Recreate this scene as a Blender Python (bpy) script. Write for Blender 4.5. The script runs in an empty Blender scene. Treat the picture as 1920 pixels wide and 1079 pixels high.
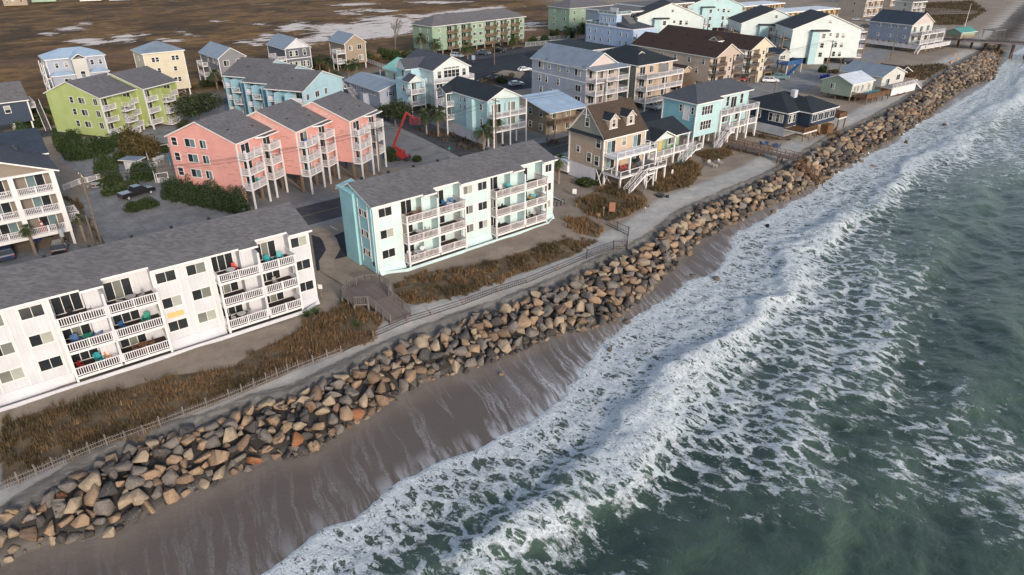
import bpy, math, random
import numpy as np
from mathutils import Vector, Matrix
R = math.radians
random.seed(7)
rng = np.random.default_rng(7)
S = bpy.context.scene
COL = S.collection

# ------------------------------------------------------------------ camera, sky, sun
HC = 40.0            # flying height of the camera above the building ground
PITCH = R(27.6)
FPX = 1283.0         # focal length in pixels of a 1920 wide picture
cam = bpy.data.cameras.new('camera')
cam.lens = FPX / 1920 * 36; cam.sensor_width = 36; cam.clip_start = 1; cam.clip_end = 9000
camo = bpy.data.objects.new('camera', cam); COL.objects.link(camo)
camo.location = (0, 0, HC); camo.rotation_euler = (math.pi / 2 - PITCH, 0, 0)
S.camera = camo

SUN_AZ, SUN_EL = R(150), R(19)      # azimuth clockwise from +Y (low sun over the sea, behind the camera)
w = bpy.data.worlds.new('World'); S.world = w; w.use_nodes = True
wn = w.node_tree
sky = wn.nodes.new('ShaderNodeTexSky'); sky.sky_type = 'NISHITA'; sky.sun_disc = False
sky.sun_elevation = SUN_EL; sky.sun_rotation = SUN_AZ
sky.air_density = 1.0; sky.dust_density = 1.0; sky.ozone_density = 1.5
hs = wn.nodes.new('ShaderNodeHueSaturation'); hs.inputs['Saturation'].default_value = .62
wn.links.new(sky.outputs[0], hs.inputs['Color']); wn.links.new(hs.outputs[0], wn.nodes['Background'].inputs[0])
wn.nodes['Background'].inputs[1].default_value = 0.15
sl = bpy.data.lights.new('sun', 'SUN'); sl.energy = 2.1; sl.angle = R(9); sl.color = (1.0, 0.85, 0.70)
so = bpy.data.objects.new('sun', sl); COL.objects.link(so)
sd = Vector((math.sin(SUN_AZ) * math.cos(SUN_EL), math.cos(SUN_AZ) * math.cos(SUN_EL), math.sin(SUN_EL)))
so.rotation_euler = (-sd).to_track_quat('-Z', 'Y').to_euler(); so.location = (60, -80, 90)
S.view_settings.view_transform = 'Standard'; S.view_settings.look = 'None'
S.view_settings.exposure = .66; S.view_settings.gamma = 1.0

# ------------------------------------------------------------------ survey helpers
def at(px, py, z=0.0):
    """place on the horizontal plane z that the survey photograph shows at (px, py)"""
    x = (px - 960) / FPX; y = -(py - 539.5) / FPX
    r = (x, math.cos(PITCH) + y * math.sin(PITCH), -math.sin(PITCH) + y * math.cos(PITCH))
    t = (z - HC) / r[2]
    return Vector((r[0] * t, r[1] * t, z))
A0 = R(48)
UX, UY = math.sin(A0), math.cos(A0)          # along the shore
def to_uv(x, y): return x * UX + y * UY, x * UY - y * UX
def from_uv(u, v): return u * UX + v * UY, u * UY - v * UX
def uvline(pts, z):
    q = [to_uv(*at(px, py, z)[:2]) for px, py in pts]
    q.sort(); return np.array([a for a, b in q]), np.array([b for a, b in q])

# ------------------------------------------------------------------ material helpers
class NT:
    def __init__(s, name):
        s.m = bpy.data.materials.new(name); s.m.use_nodes = True; s.t = s.m.node_tree
        s.b = s.t.nodes['Principled BSDF']
    def n(s, typ, **k):
        d = s.t.nodes.new(typ)
        for a, v in k.items():
            if a.startswith('i_'):
                key = a[2:]; key = int(key) if key.isdigit() else key
                s.set(d.inputs[key], v)
            else: setattr(d, a, v)
        return d
    def set(s, inp, v):
        if isinstance(v, bpy.types.NodeSocket): s.t.links.new(v, inp)
        elif isinstance(v, (tuple, list)) and inp.type == 'RGBA' and len(v) == 3: inp.default_value = (*v, 1)
        else: inp.default_value = v
    def math(s, op, a, b=0.0, c=0.0, clamp=False):
        d = s.n('ShaderNodeMath', operation=op, use_clamp=clamp); s.set(d.inputs[0], a); s.set(d.inputs[1], b); s.set(d.inputs[2], c); return d.outputs[0]
    def noise(s, vec, scale, detail=3, rough=.55, dist=0.0, color=False):
        d = s.n('ShaderNodeTexNoise'); s.set(d.inputs['Vector'], vec); d.inputs['Scale'].default_value = scale
        d.inputs['Detail'].default_value = detail; d.inputs['Roughness'].default_value = rough; d.inputs['Distortion'].default_value = dist
        return d.outputs['Color' if color else 'Fac']
    def ramp(s, f, a, b, lo=0.0, hi=1.0, smooth=True):
        d = s.n('ShaderNodeMapRange', interpolation_type='SMOOTHSTEP' if smooth else 'LINEAR'); s.set(d.inputs[0], f)
        s.set(d.inputs[1], a); s.set(d.inputs[2], b); s.set(d.inputs[3], lo); s.set(d.inputs[4], hi); return d.outputs[0]
    def mix(s, f, a, b, mode='MIX'):
        d = s.n('ShaderNodeMix', data_type='RGBA', blend_type=mode); s.set(d.inputs[0], f); s.set(d.inputs[6], a); s.set(d.inputs[7], b); return d.outputs[2]
    def pos(s): return s.n('ShaderNodeNewGeometry').outputs['Position']
    def obj(s): return s.n('ShaderNodeTexCoord').outputs['Object']
    def mapv(s, v, scale=(1, 1, 1), rot=(0, 0, 0), loc=(0, 0, 0)):
        d = s.n('ShaderNodeMapping'); s.set(d.inputs[0], v); d.inputs['Scale'].default_value = scale; d.inputs['Rotation'].default_value = rot; d.inputs['Location'].default_value = loc; return d.outputs[0]
    def attr(s, name): return s.n('ShaderNodeAttribute', attribute_name=name)
    def sep(s, v):
        d = s.n('ShaderNodeSeparateXYZ'); s.set(d.inputs[0], v); return d.outputs
    def comb(s, x, y, z):
        d = s.n('ShaderNodeCombineXYZ'); s.set(d.inputs[0], x); s.set(d.inputs[1], y); s.set(d.inputs[2], z); return d.outputs[0]
    def bump(s, h, strength=.3, dist=.05):
        d = s.n('ShaderNodeBump'); s.set(d.inputs['Height'], h); d.inputs['Strength'].default_value = strength; d.inputs['Distance'].default_value = dist
        s.t.links.new(d.outputs[0], s.b.inputs['Normal'])
    def out(s, col, rough=.7, spec=None, metal=None):
        s.set(s.b.inputs['Base Color'], col); s.set(s.b.inputs['Roughness'], rough)
        if spec is not None: s.b.inputs['Specular IOR Level'].default_value = spec
        if metal is not None: s.b.inputs['Metallic'].default_value = metal
        return s.m
def mul(c, k): return tuple(min(1, x * k) for x in c)

def paint(name, c, rough=.6, var=.12, scale=.7):
    """plain painted / plastic surface with slight weathering"""
    m = NT(name); p = m.obj()
    f = m.noise(p, scale, 4, .6); g = m.noise(p, scale * 9, 2, .5)
    f = m.math('ADD', m.math('MULTIPLY', f, .7), m.math('MULTIPLY', g, .3))
    return m.out(m.mix(m.ramp(f, .3, .7), mul(c, 1 - var), mul(c, 1 + var * .5)), rough)
def siding(name, c, kind='lap', var=.10):
    """painted boards: horizontal laps or vertical grooves, slightly uneven and dirty"""
    m = NT(name); p = m.obj(); x, y, z = m.sep(p)
    if kind == 'lap':
        ph = m.math('FRACT', m.math('MULTIPLY', z, 1 / .2)); groove = m.ramp(ph, .0, .16, 0, 1)
        idx = m.math('FLOOR', m.math('MULTIPLY', z, 5)); bx = m.comb(m.math('MULTIPLY', m.math('ADD', x, y), .28), idx, 0)
    else:
        s = m.math('ADD', x, y); ph = m.math('FRACT', m.math('MULTIPLY', s, 1 / .4)); groove = m.ramp(ph, .0, .12, 0, 1)
        bx = m.comb(m.math('FLOOR', m.math('MULTIPLY', s, 2.5)), 0, m.math('MULTIPLY', z, .3))
    wn_ = m.n('ShaderNodeTexWhiteNoise', noise_dimensions='3D'); m.set(wn_.inputs['Vector'], m.comb(*[m.math('FLOOR', k) for k in m.sep(bx)]))
    big = m.noise(p, .35, 4, .6)
    streak = m.noise(m.mapv(p, (1.5, 1.5, .25)), 1.0, 3, .6)
    col = m.mix(m.ramp(big, .3, .7), mul(c, 1 - var), mul(c, 1.03))
    col = m.mix(m.math('MULTIPLY', wn_.outputs[0], .10), col, mul(c, .62))
    col = m.mix(m.ramp(streak, .55, .8, 0, .22), col, mul(c, .66))
    col = m.mix(m.math('MULTIPLY', m.math('SUBTRACT', 1.0, groove), .30), col, mul(c, .5))
    m.bump(groove, .4, .02)
    return m.out(col, .6)
def shingle(name, c, var=.25):
    m = NT(name); p = m.obj(); x, y, z = m.sep(p)
    row = m.math('FLOOR', m.math('MULTIPLY', z, 1 / .09))
    br = m.comb(m.math('FLOOR', m.math('ADD', m.math('MULTIPLY', m.math('ADD', x, y), 3.0), m.math('MULTIPLY', row, .37))), row, 0)
    wn_ = m.n('ShaderNodeTexWhiteNoise', noise_dimensions='2D'); m.set(wn_.inputs['Vector'], br)
    n2 = m.noise(p, .25, 5, .65); n3 = m.noise(m.mapv(p, (1, 1, 6)), 1.2, 3, .6)
    f = m.math('ADD', m.math('MULTIPLY', wn_.outputs[0], .55), m.math('MULTIPLY', n3, .45))
    col = m.mix(f, mul(c, 1 - var), mul(c, 1 + var))
    col = m.mix(m.ramp(n2, .35, .7, 0, .35), col, mul(c, .72))
    m.bump(f, .25, .02)
    return m.out(col, .85, .2)
def metalroof(name, c):
    m = NT(name); p = m.obj(); x, y, z = m.sep(p)
    ph = m.math('FRACT', m.math('MULTIPLY', x, 1 / .5)); rib = m.ramp(m.math('ABSOLUTE', m.math('SUBTRACT', ph, .5)), .42, .47)
    n = m.noise(p, .5, 4, .6)
    col = m.mix(m.ramp(n, .3, .7), mul(c, .85), mul(c, 1.08)); col = m.mix(m.math('MULTIPLY', rib, .4), col, mul(c, .6))
    m.bump(rib, .5, .04)
    return m.out(col, .42, .5)
def wood(name, c, var=.35):
    m = NT(name); p = m.obj(); x, y, z = m.sep(p)
    idx = m.math('FLOOR', m.math('MULTIPLY', x, 1 / .15)); wn_ = m.n('ShaderNodeTexWhiteNoise', noise_dimensions='1D'); m.set(wn_.inputs['W'], idx)
    n = m.noise(m.mapv(p, (6, .7, .7)), 1.3, 4, .6); n2 = m.noise(p, .5, 3)
    f = m.math('ADD', m.math('MULTIPLY', wn_.outputs[0], .4), m.math('MULTIPLY', n, .6))
    col = m.mix(f, mul(c, 1 - var), mul(c, 1 + var)); col = m.mix(m.ramp(n2, .4, .7, 0, .3), col, mul(c, .6))
    return m.out(col, .8, .2)

M = {}
M['white'] = paint('white_trim', (.64, .62, .61), .5, .06)
M['white_rail'] = paint('white_rail', (.60, .58, .60), .5, .08)
M['pinkish_rail'] = paint('weathered_rail', (.55, .50, .50), .6, .1)
M['dark'] = paint('dark_recess', (.03, .03, .032), .8)
M['conc'] = paint('concrete_trim', (.33, .33, .33), .85)
M['sh_grey'] = shingle('grey_shingle', (.125, .122, .130), .38)
M['sh_dark'] = shingle('charcoal_shingle', (.045, .048, .055))
M['sh_black'] = shingle('black_shingle', (.022, .028, .036))
M['sh_navy'] = shingle('navy_shingle', (.03, .042, .062))
M['sh_slate'] = shingle('slate_shingle', (.065, .072, .088))
M['sh_brown'] = shingle('brown_shingle', (.045, .028, .024))
M['sh_tan'] = shingle('walnut_shingle', (.062, .045, .035), .35)
M['mt_blue'] = metalroof('pale_blue_metal', (.30, .40, .52))
M['mt_grey'] = metalroof('grey_metal', (.17, .21, .26))
M['mt_mint'] = metalroof('mint_metal', (.22, .52, .42))
M['mt_white'] = metalroof('white_metal', (.52, .56, .62))
M['mt_teal'] = metalroof('teal_metal', (.05, .25, .21))
for k, c in dict(white=(.52, .52, .55), teal=(.49, .61, .61), teal2=(.27, .49, .53), pink=(.64, .31, .27), green=(.37, .44, .17), aqua=(.36, .52, .54), blue=(.30, .50, .60),
                 ltblue=(.36, .52, .58), greyblue=(.27, .32, .42), olive=(.17, .19, .17), tan=(.43, .33, .245), cream=(.54, .48, .36), grey=(.18, .18, .19), dkgrey=(.09, .10, .12),
                 brown=(.27, .21, .15), steel=(.26, .30, .35), periw=(.33, .43, .60), beige=(.47, .37, .29), sage=(.28, .34, .27), navy=(.018, .035, .065), taupe=(.20, .165, .135),
                 palegrn=(.52, .62, .48), mint=(.24, .33, .24), house_blue=(.22, .44, .50), khaki=(.25, .24, .2), pale=(.50, .49, .46), hotel=(.50, .36, .17), slateb=(.20, .24, .32), dune=(.42, .34, .28),
                 ltgrey=(.31, .34, .41), litgable=(.50, .42, .40), paleaqua=(.54, .60, .59)).items():  # pinkish gable tone: warm sunlight on sea-facing gables put into the colour
    M['s_' + k] = siding('siding_' + k, c, 'vert' if k in ('white', 'teal', 'teal2') else 'lap')
M['deck'] = wood('deck_boards', (.16, .13, .12)); M['deck_dk'] = wood('dark_deck_boards', (.055, .04, .038)); M['deck_br'] = wood('brown_timber', (.14, .075, .04))
M['deck_grey'] = wood('grey_timber', (.17, .15, .14)); M['post'] = wood('post_timber', (.20, .14, .10)); M['pole'] = wood('pole_timber', (.16, .125, .095))
M['wdeck'] = paint('pale_deck', (.62, .62, .66), .6)
def glassmat(name, c, rough=.08):
    m = NT(name); p = m.obj(); return m.out(m.mix(m.noise(p, .9, 2), mul(c, .6), mul(c, 1.3)), rough, .6)
M['g_dark'] = glassmat('window_glass_dark', (.022, .026, .03)); M['g_mid'] = glassmat('window_glass_curtained', (.16, .17, .15), .15)
M['g_pale'] = glassmat('window_glass_blinds', (.34, .35, .31), .2); M['g_blue'] = glassmat('window_glass_reflecting', (.13, .20, .22), .1)
for k, c in dict(adirondack_blue=(.03, .10, .25), turquoise=(.02, .28, .31), chair_white=(.58, .58, .58), chair_brown=(.22, .10, .05), orange=(.65, .22, .04), red=(.35, .02, .02), blue_bin=(.02, .05, .35),
                 lime=(.25, .6, .05), yellow=(.55, .40, .16), black=(.015, .015, .017), green_pl=(.02, .25, .18), liftred=(.22, .012, .014), tyre=(.02, .02, .02), cushion=(.35, .33, .32), coral=(.6, .08, .08), signtan=(.30, .14, .09)).items():
    M[k] = paint(k, c, .45)
M['yline'] = paint('worn_yellow_line', (.17, .135, .06), .8); M['pinkscrape'] = paint('scraped_pink_board', (.55, .42, .38), .7)
M['steelm'] = paint('galvanised_steel', (.35, .37, .38), .4)
def carpaint(name, c):
    m = NT(name); m.b.inputs['Coat Weight'].default_value = .6; return m.out(c, .3, .5)
for k, c in dict(c_white=(.7, .7, .72), c_black=(.012, .012, .015), c_silver=(.35, .38, .4), c_grey=(.08, .10, .12), c_teal=(.12, .22, .24), c_red=(.3, .02, .03), c_navy=(.03, .05, .1)).items(): M[k] = carpaint('car_' + k[2:], c)

# ------------------------------------------------------------------ mesh + object helpers
class MB:
    def __init__(s): s.v = []; s.f = []; s.mi = []
    def quad(s, pts, m=0):
        i = len(s.v); s.v += [tuple(p) for p in pts]; s.f.append(tuple(range(i, i + len(pts)))); s.mi.append(m); return s
    def box(s, x0, x1, y0, y1, z0, z1, m=0, mt=None):
        i = len(s.v)
        s.v += [(x0, y0, z0), (x1, y0, z0), (x1, y1, z0), (x0, y1, z0), (x0, y0, z1), (x1, y0, z1), (x1, y1, z1), (x0, y1, z1)]
        for q in ((0, 3, 2, 1), (4, 5, 6, 7), (0, 1, 5, 4), (1, 2, 6, 5), (2, 3, 7, 6), (3, 0, 4, 7)):
            s.f.append(tuple(i + k for k in q)); s.mi.append(m)
        if mt is not None: s.mi[-5] = mt
        return s
    def bar(s, p, q, w, h=None, m=0):
        h = w if h is None else h
        p, q = Vector(p), Vector(q); d = (q - p)
        if d.length < 1e-6: return s
        d.normalize(); up = Vector((0, 0, 1)) if abs(d.z) < .95 else Vector((1, 0, 0))
        a = d.cross(up).normalized() * (w / 2); b = a.cross(d).normalized() * (h / 2)
        i = len(s.v)
        for c in (p, q): s.v += [tuple(c - a - b), tuple(c + a - b), tuple(c + a + b), tuple(c - a + b)]
        for k in ((3, 2, 1, 0), (4, 5, 6, 7), (0, 1, 5, 4), (1, 2, 6, 5), (2, 3, 7, 6), (3, 0, 4, 7)):
            s.f.append(tuple(i + j for j in k)); s.mi.append(m)
        return s
    def prism(s, poly, axis, a, b, m=0, caps=None, side=None):
        """extrude a 2D polygon along an axis ('x','y','z') from a to b"""
        def P(u, v, t): return {'x': (t, u, v), 'y': (u, t, v), 'z': (u, v, t)}[axis]
        n = len(poly); i = len(s.v)
        s.v += [P(u, v, a) for u, v in poly] + [P(u, v, b) for u, v in poly]
        s.f.append(tuple(i + k for k in range(n))); s.mi.append(m if caps is None else caps)
        s.f.append(tuple(i + n + k for k in reversed(range(n)))); s.mi.append(m if caps is None else caps)
        for k in range(n):
            s.f.append((i + k, i + (k + 1) % n, i + n + (k + 1) % n, i + n + k)); s.mi.append(m if side is None else side[k])
        return s
    def cyl(s, p, q, r, r2=None, n=10, m=0):
        r2 = r if r2 is None else r2
        p, q = Vector(p), Vector(q); d = (q - p).normalized(); up = Vector((0, 0, 1)) if abs(d.z) < .9 else Vector((1, 0, 0))
        a = d.cross(up).normalized(); b = a.cross(d).normalized(); i = len(s.v)
        for c, rr in ((p, r), (q, r2)):
            for k in range(n):
                t = 2 * math.pi * k / n; s.v.append(tuple(c + a * rr * math.cos(t) + b * rr * math.sin(t)))
        for k in range(n): s.f.append((i + k, i + (k + 1) % n, i + n + (k + 1) % n, i + n + k)); s.mi.append(m)
        s.f.append(tuple(i + k for k in reversed(range(n)))); s.mi.append(m)
        s.f.append(tuple(i + n + k for k in range(n))); s.mi.append(m)
        return s
    def mesh(s, name, mats):
        me = bpy.data.meshes.new(name); me.from_pydata(s.v, [], s.f)
        for m in (mats if isinstance(mats, (list, tuple)) else [mats]): me.materials.append(M[m] if isinstance(m, str) else m)
        me.polygons.foreach_set('material_index', s.mi); me.update(); fixn(me); return me
    def build(s, name, mats, parent=None, loc=None, rotz=0):
        return link(name, s.mesh(name, mats), parent, loc, rotz)
import bmesh
def fixn(me):
    bm = bmesh.new(); bm.from_mesh(me); bmesh.ops.recalc_face_normals(bm, faces=bm.faces); bm.to_mesh(me); bm.free()
def link(name, me, parent=None, loc=None, rotz=0):
    o = bpy.data.objects.new(name, me); COL.objects.link(o)
    if parent is not None: o.parent = parent
    if loc is not None: o.location = loc
    if rotz: o.rotation_euler = (0, 0, rotz)
    return o
def tag(o, label=None, cat=None, group=None, kind=None):
    if label: o['label'] = label
    if cat: o['category'] = cat
    if group: o['group'] = group
    if kind: o['kind'] = kind
    return o
def thing(name, label, cat, loc, rotz=0, group=None):
    o = bpy.data.objects.new(name, None); COL.objects.link(o); o.location = loc; o.rotation_euler = (0, 0, rotz)
    o.empty_display_size = .5
    return tag(o, label, cat, group)
def dup(root, loc, rotz, label, group=None, name=None, scale=None):
    r = root.copy(); COL.objects.link(r); r.location = loc; r.rotation_euler = (0, 0, rotz); r['label'] = label
    if group: r['group'] = group
    if scale: r.scale = scale
    for ch in list(root.children):
        c = ch.copy(); COL.objects.link(c); c.parent = r
        for g in list(ch.children):
            d = g.copy(); COL.objects.link(d); d.parent = c
    return r
def meshnp(name, V, F, mat):
    me = bpy.data.meshes.new(name); V = np.asarray(V, np.float32); F = np.asarray(F, np.int32); k = F.shape[1]
    me.vertices.add(len(V)); me.vertices.foreach_set('co', V.ravel())
    me.loops.add(F.size); me.loops.foreach_set('vertex_index', F.ravel())
    me.polygons.add(len(F)); me.polygons.foreach_set('loop_start', np.arange(0, F.size, k, dtype=np.int32))
    me.polygons.foreach_set('loop_total', np.full(len(F), k, np.int32))
    me.materials.append(mat); me.update(calc_edges=True); return me
def colattr(me, name, data):
    a = me.color_attributes.new(name, 'FLOAT_COLOR', 'POINT'); a.data.foreach_set('color', np.asarray(data, np.float32).ravel())
def inpoly(poly, X, Y):
    """signed distance-ish mask: positive inside, metres"""
    n = len(poly); ins = np.zeros(X.shape, bool); dist = np.full(X.shape, 1e9)
    for i in range(n):
        x0, y0 = poly[i][0], poly[i][1]; x1, y1 = poly[(i + 1) % n][0], poly[(i + 1) % n][1]
        c = ((y0 > Y) != (y1 > Y)) & (X < (x1 - x0) * (Y - y0) / ((y1 - y0) if y1 != y0 else 1e-9) + x0); ins ^= c
        dx, dy = x1 - x0, y1 - y0; t = np.clip(((X - x0) * dx + (Y - y0) * dy) / (dx * dx + dy * dy + 1e-9), 0, 1)
        dist = np.minimum(dist, np.hypot(X - x0 - t * dx, Y - y0 - t * dy))
    return np.where(ins, dist, -dist)
def sstep(x, a, b): t = np.clip((x - a) / (b - a), 0, 1); return t * t * (3 - 2 * t)
def vnoise(x, y, seed=0):
    """value noise, vectorised"""
    xi = np.floor(x).astype(np.int64); yi = np.floor(y).astype(np.int64); xf = x - xi; yf = y - yi
    def h(a, b):
        n = (a * 374761393 + b * 668265263 + seed * 1442695041) & 0x7fffffff; n = ((n ^ (n >> 13)) * 1274126177) & 0x7fffffff; return ((n ^ (n >> 16)) & 0xffff) / 65535.0
    u = xf * xf * (3 - 2 * xf); v = yf * yf * (3 - 2 * yf)
    return (h(xi, yi) * (1 - u) + h(xi + 1, yi) * u) * (1 - v) + (h(xi, yi + 1) * (1 - u) + h(xi + 1, yi + 1) * u) * v
def fbm(x, y, o=4, seed=0):
    s = 0; a = .5; t = 0
    for k in range(o): s = s + a * vnoise(x * 2 ** k, y * 2 ** k, seed + k); t += a; a *= .5
    return s / t
def axis(fine0, fine1, step, far0, far1, g=1.07):
    a = list(np.arange(fine0, fine1, step)); s = step; x = a[-1]
    while x < far1: s *= g; x += s; a.append(x)
    s = step; x = fine0; b = []
    while x > far0: s *= g; x -= s; b.append(x)
    return np.array(b[::-1] + a)
def gridfaces(nu, nv):
    i = np.arange(nu - 1)[:, None] * nv + np.arange(nv - 1)[None]; i = i.ravel(); return np.stack([i, i + nv, i + nv + 1, i + 1], 1)

# ------------------------------------------------------------------ shoreline survey (u along the shore, v towards the sea)
U_PX = [(0,985),(60,945),(150,885),(280,820),(400,795),(480,760),(560,740),(640,700),(760,645),(860,605),(960,570),(1060,530),(1140,490),(1220,455),(1290,400),(1380,360),(1450,330),(1500,300),(1560,262),(1640,225),(1700,190),(1740,160),(1780,130),(1840,100),(1850,85)]
L_PX = [(0,1065),(60,1030),(200,1005),(380,915),(500,865),(580,850),(700,775),(800,715),(870,700),(950,668),(1040,632),(1130,608),(1180,578),(1215,542),(1262,502),(1285,472),(1330,440),(1385,416),(1410,400),(1470,375),(1530,345),(1560,325),(1620,290),(1680,255),(1740,215),(1800,170),(1860,145),(1875,105)]
W_PX = [(500,1079),(600,1000),(690,960),(760,900),(870,850),(940,820),(1000,790),(1060,740),(1090,700),(1120,660),(1170,610),(1240,570),(1290,530),(1340,510),(1370,470),(1380,440),(1430,415),(1460,395),(1520,365),(1545,335),(1590,320),(1620,295),(1680,270),(1700,245),(1760,215),(1850,160),(1870,130),(1900,100),(1920,90)]
SEA = -3.2
def ext(q, a, b): return np.concatenate([[-400], q[0], [3000]]), np.concatenate([[q[1][0] + a], q[1], [q[1][-1] + b]])
Uq = ext(uvline(U_PX, -.5), -4, -500); Lq = ext(uvline(L_PX, -2.6), -4, -500); Wq = ext(uvline(W_PX, SEA), 8, -500)
vU = lambda u: np.interp(u, *Uq); vL = lambda u: np.interp(u, *Lq)
def vW(u): return np.interp(u, *Wq) + 1.3 * (fbm(u * .45, u * 0, 4, 3) - .5)
def terrain(u, v):
    u = np.asarray(u, float); v = np.asarray(v, float)
    a, l, w_ = vU(u), vL(u), vW(u); l = np.minimum(l, w_ - .5)
    z = np.zeros(u.shape)
    # soft dune swell and path
    z = z - .35 * sstep(v, a - 6, a - .5)
    n = fbm(u * .12, v * .12, 4, 5) - .5; dn = sstep(v, a - 26, a - 18) * (1 - sstep(v, a - 4, a - 2)); z = z + dn * n * .8
    # scarp at the back of the stones
    e = a - 1.0 + 1.6 * (fbm(u * .3, u * 0, 3, 9) - .5); z = z - .55 * sstep(v, e - .25, e + .25)
    t = np.clip((v - a) / (l - a + 1e-6), 0, 1)
    z = z + np.where(v > a, -1.5 * t + .35 * np.sin(t * math.pi), 0)
    t2 = np.clip((v - l) / (w_ - l + 1e-6), 0, 1); z = z - .78 * t2
    z = z - np.clip(v - w_, 0, 60) * .06
    z = z - .5 * sstep(-v, 205, 215) 
    z = z + .03 * (fbm(u * .9, v * .9, 3, 21) - .5)
    return z
def ground_z(x, y):
    u, v = to_uv(x, y); return float(terrain(np.array([u]), np.array([v]))[0])

# ------------------------------------------------------------------ ground sheet
gu = axis(-25, 135, .5, -3000, 4000, 1.045); gv = axis(-66, -36, .33, -4000, 900, 1.05)
GU, GV = np.meshgrid(gu, gv, indexing='ij'); GX, GY = from_uv(GU, GV); GZ = terrain(GU, GV)
me = meshnp('ground', np.stack([GX.ravel(), GY.ravel(), GZ.ravel()], 1), gridfaces(len(gu), len(gv)), None)
def pxpoly(pts, z=0.0): return [tuple(at(px, py, z)[:2]) for px, py in pts]
def maskof(polys, soft=.8, z=0.0):
    mk = np.zeros(GX.shape)
    for p in polys:
        q = pxpoly(p, z); xs = [a for a, b in q]; ys = [b for a, b in q]
        sel = (GX > min(xs) - 6) & (GX < max(xs) + 6) & (GY > min(ys) - 6) & (GY < max(ys) + 6)
        if sel.any(): mk[sel] = np.maximum(mk[sel], sstep(inpoly(q, GX[sel], GY[sel]), -soft, soft))
    return mk
GRASS = [[(0,800),(60,775),(200,738),(330,703),(430,690),(480,655),(560,615),(600,590),(650,570),(690,585),(725,590),(715,610),(690,640),(600,668),(520,708),(400,752),(250,810),(100,865),(0,908)],
         [(735,535),(800,508),(880,500),(960,480),(1010,462),(1060,450),(1115,450),(1070,480),(980,512),(900,540),(840,562),(780,575),(740,565)],
         [(1055,412),(1100,405),(1130,428),(1122,445),(1080,438)], [(1075,385),(1125,352),(1165,350),(1205,362),(1215,378),(1180,405),(1140,415),(1100,402)],
         [(1215,325),(1290,298),(1322,310),(1300,345),(1240,366),(1212,358)], [(1305,287),(1372,278),(1370,293),(1320,306)]]
FARGRASS = [[(1700,125),(1780,118),(1770,130),(1730,148),(1690,160),(1672,150)], [(1700,8),(1825,2),(1848,22),(1805,46),(1740,48),(1690,40),(1680,25)], [(1400,243),(1440,252),(1475,262),(1440,262),(1400,256)],
            [(1540,238),(1585,245),(1600,255),(1560,262)], [(785,245),(830,265),(880,285),(925,298),(930,275),(880,262),(835,240)], [(120,372),(150,375),(175,420),(205,458),(185,465),(160,410)], [(1005,280),(1040,272),(1062,268),(1040,262)],
            [(700,205),(735,210),(750,235),(720,228)], [(1655,160),(1690,150),(1700,175),(1670,182)], [(835,175),(900,150),(970,140),(960,150),(880,175)]]
PAVED = [[(100,262),(330,225),(420,340),(480,400),(640,380),(600,330),(900,300),(1060,262),(1030,250),(720,215),(700,160),(640,170),(400,180),(230,230)], [(150,372),(230,330),(330,370),(480,400),(420,440),(205,466)],
         [(0,480),(60,470),(150,460),(190,470),(0,520)], [(1065,265),(1440,130),(1560,150),(1470,190),(1240,235),(1180,245),(1100,275)], [(1190,190),(1440,120),(1560,140),(1420,180),(1240,250)]]
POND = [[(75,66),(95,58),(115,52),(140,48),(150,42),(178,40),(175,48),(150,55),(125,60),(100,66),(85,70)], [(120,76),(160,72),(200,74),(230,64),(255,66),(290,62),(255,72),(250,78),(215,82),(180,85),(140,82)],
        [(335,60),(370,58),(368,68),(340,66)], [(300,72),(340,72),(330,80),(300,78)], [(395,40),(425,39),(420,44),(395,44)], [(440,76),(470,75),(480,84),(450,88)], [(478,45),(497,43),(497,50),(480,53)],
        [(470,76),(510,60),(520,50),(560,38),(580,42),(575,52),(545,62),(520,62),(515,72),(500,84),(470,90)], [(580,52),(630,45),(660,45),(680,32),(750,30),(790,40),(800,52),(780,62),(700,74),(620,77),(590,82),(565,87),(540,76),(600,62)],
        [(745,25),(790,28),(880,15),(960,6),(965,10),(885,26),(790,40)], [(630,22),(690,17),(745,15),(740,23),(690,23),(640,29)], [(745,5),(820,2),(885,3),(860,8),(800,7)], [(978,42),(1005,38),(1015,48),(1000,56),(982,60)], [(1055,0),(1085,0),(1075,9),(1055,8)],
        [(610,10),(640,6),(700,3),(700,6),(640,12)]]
wet = sstep(GV, vL(GU) - 1.2, vL(GU) + 1.5); damp = sstep(GV, vU(GU) - 3.2, vU(GU) - .4)
swash = np.clip((GV - vL(GU)) / np.maximum(vW(GU) - vL(GU), .5), 0, 1.5)
marsh = sstep(-GV, 198, 208) * (1 - sstep(GU, 205, 225)); marsh = np.maximum(marsh, sstep(-GV, 205, 216) * sstep(GU, 10, 30)); marsh *= 1 - sstep(GU + GV * .6, 120, 150)
marsh = np.maximum(marsh, sstep(-GV, 196, 206) * (1 - sstep(GU, 115, 135)))
grass = maskof(GRASS, .5); fgr = maskof(FARGRASS, 1.2); grass = np.maximum(grass, fgr)
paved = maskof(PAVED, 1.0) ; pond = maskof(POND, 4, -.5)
path = sstep(GV, vU(GU) - 7, vU(GU) - 5.5) * (1 - damp) * (1 - grass)
n0 = len(GX.ravel())
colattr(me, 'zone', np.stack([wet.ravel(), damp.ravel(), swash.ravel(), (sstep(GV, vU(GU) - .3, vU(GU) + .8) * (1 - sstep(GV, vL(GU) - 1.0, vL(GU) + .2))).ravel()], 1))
colattr(me, 'zone2', np.stack([marsh.ravel(), grass.ravel(), paved.ravel(), np.ones(n0)], 1))
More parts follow.
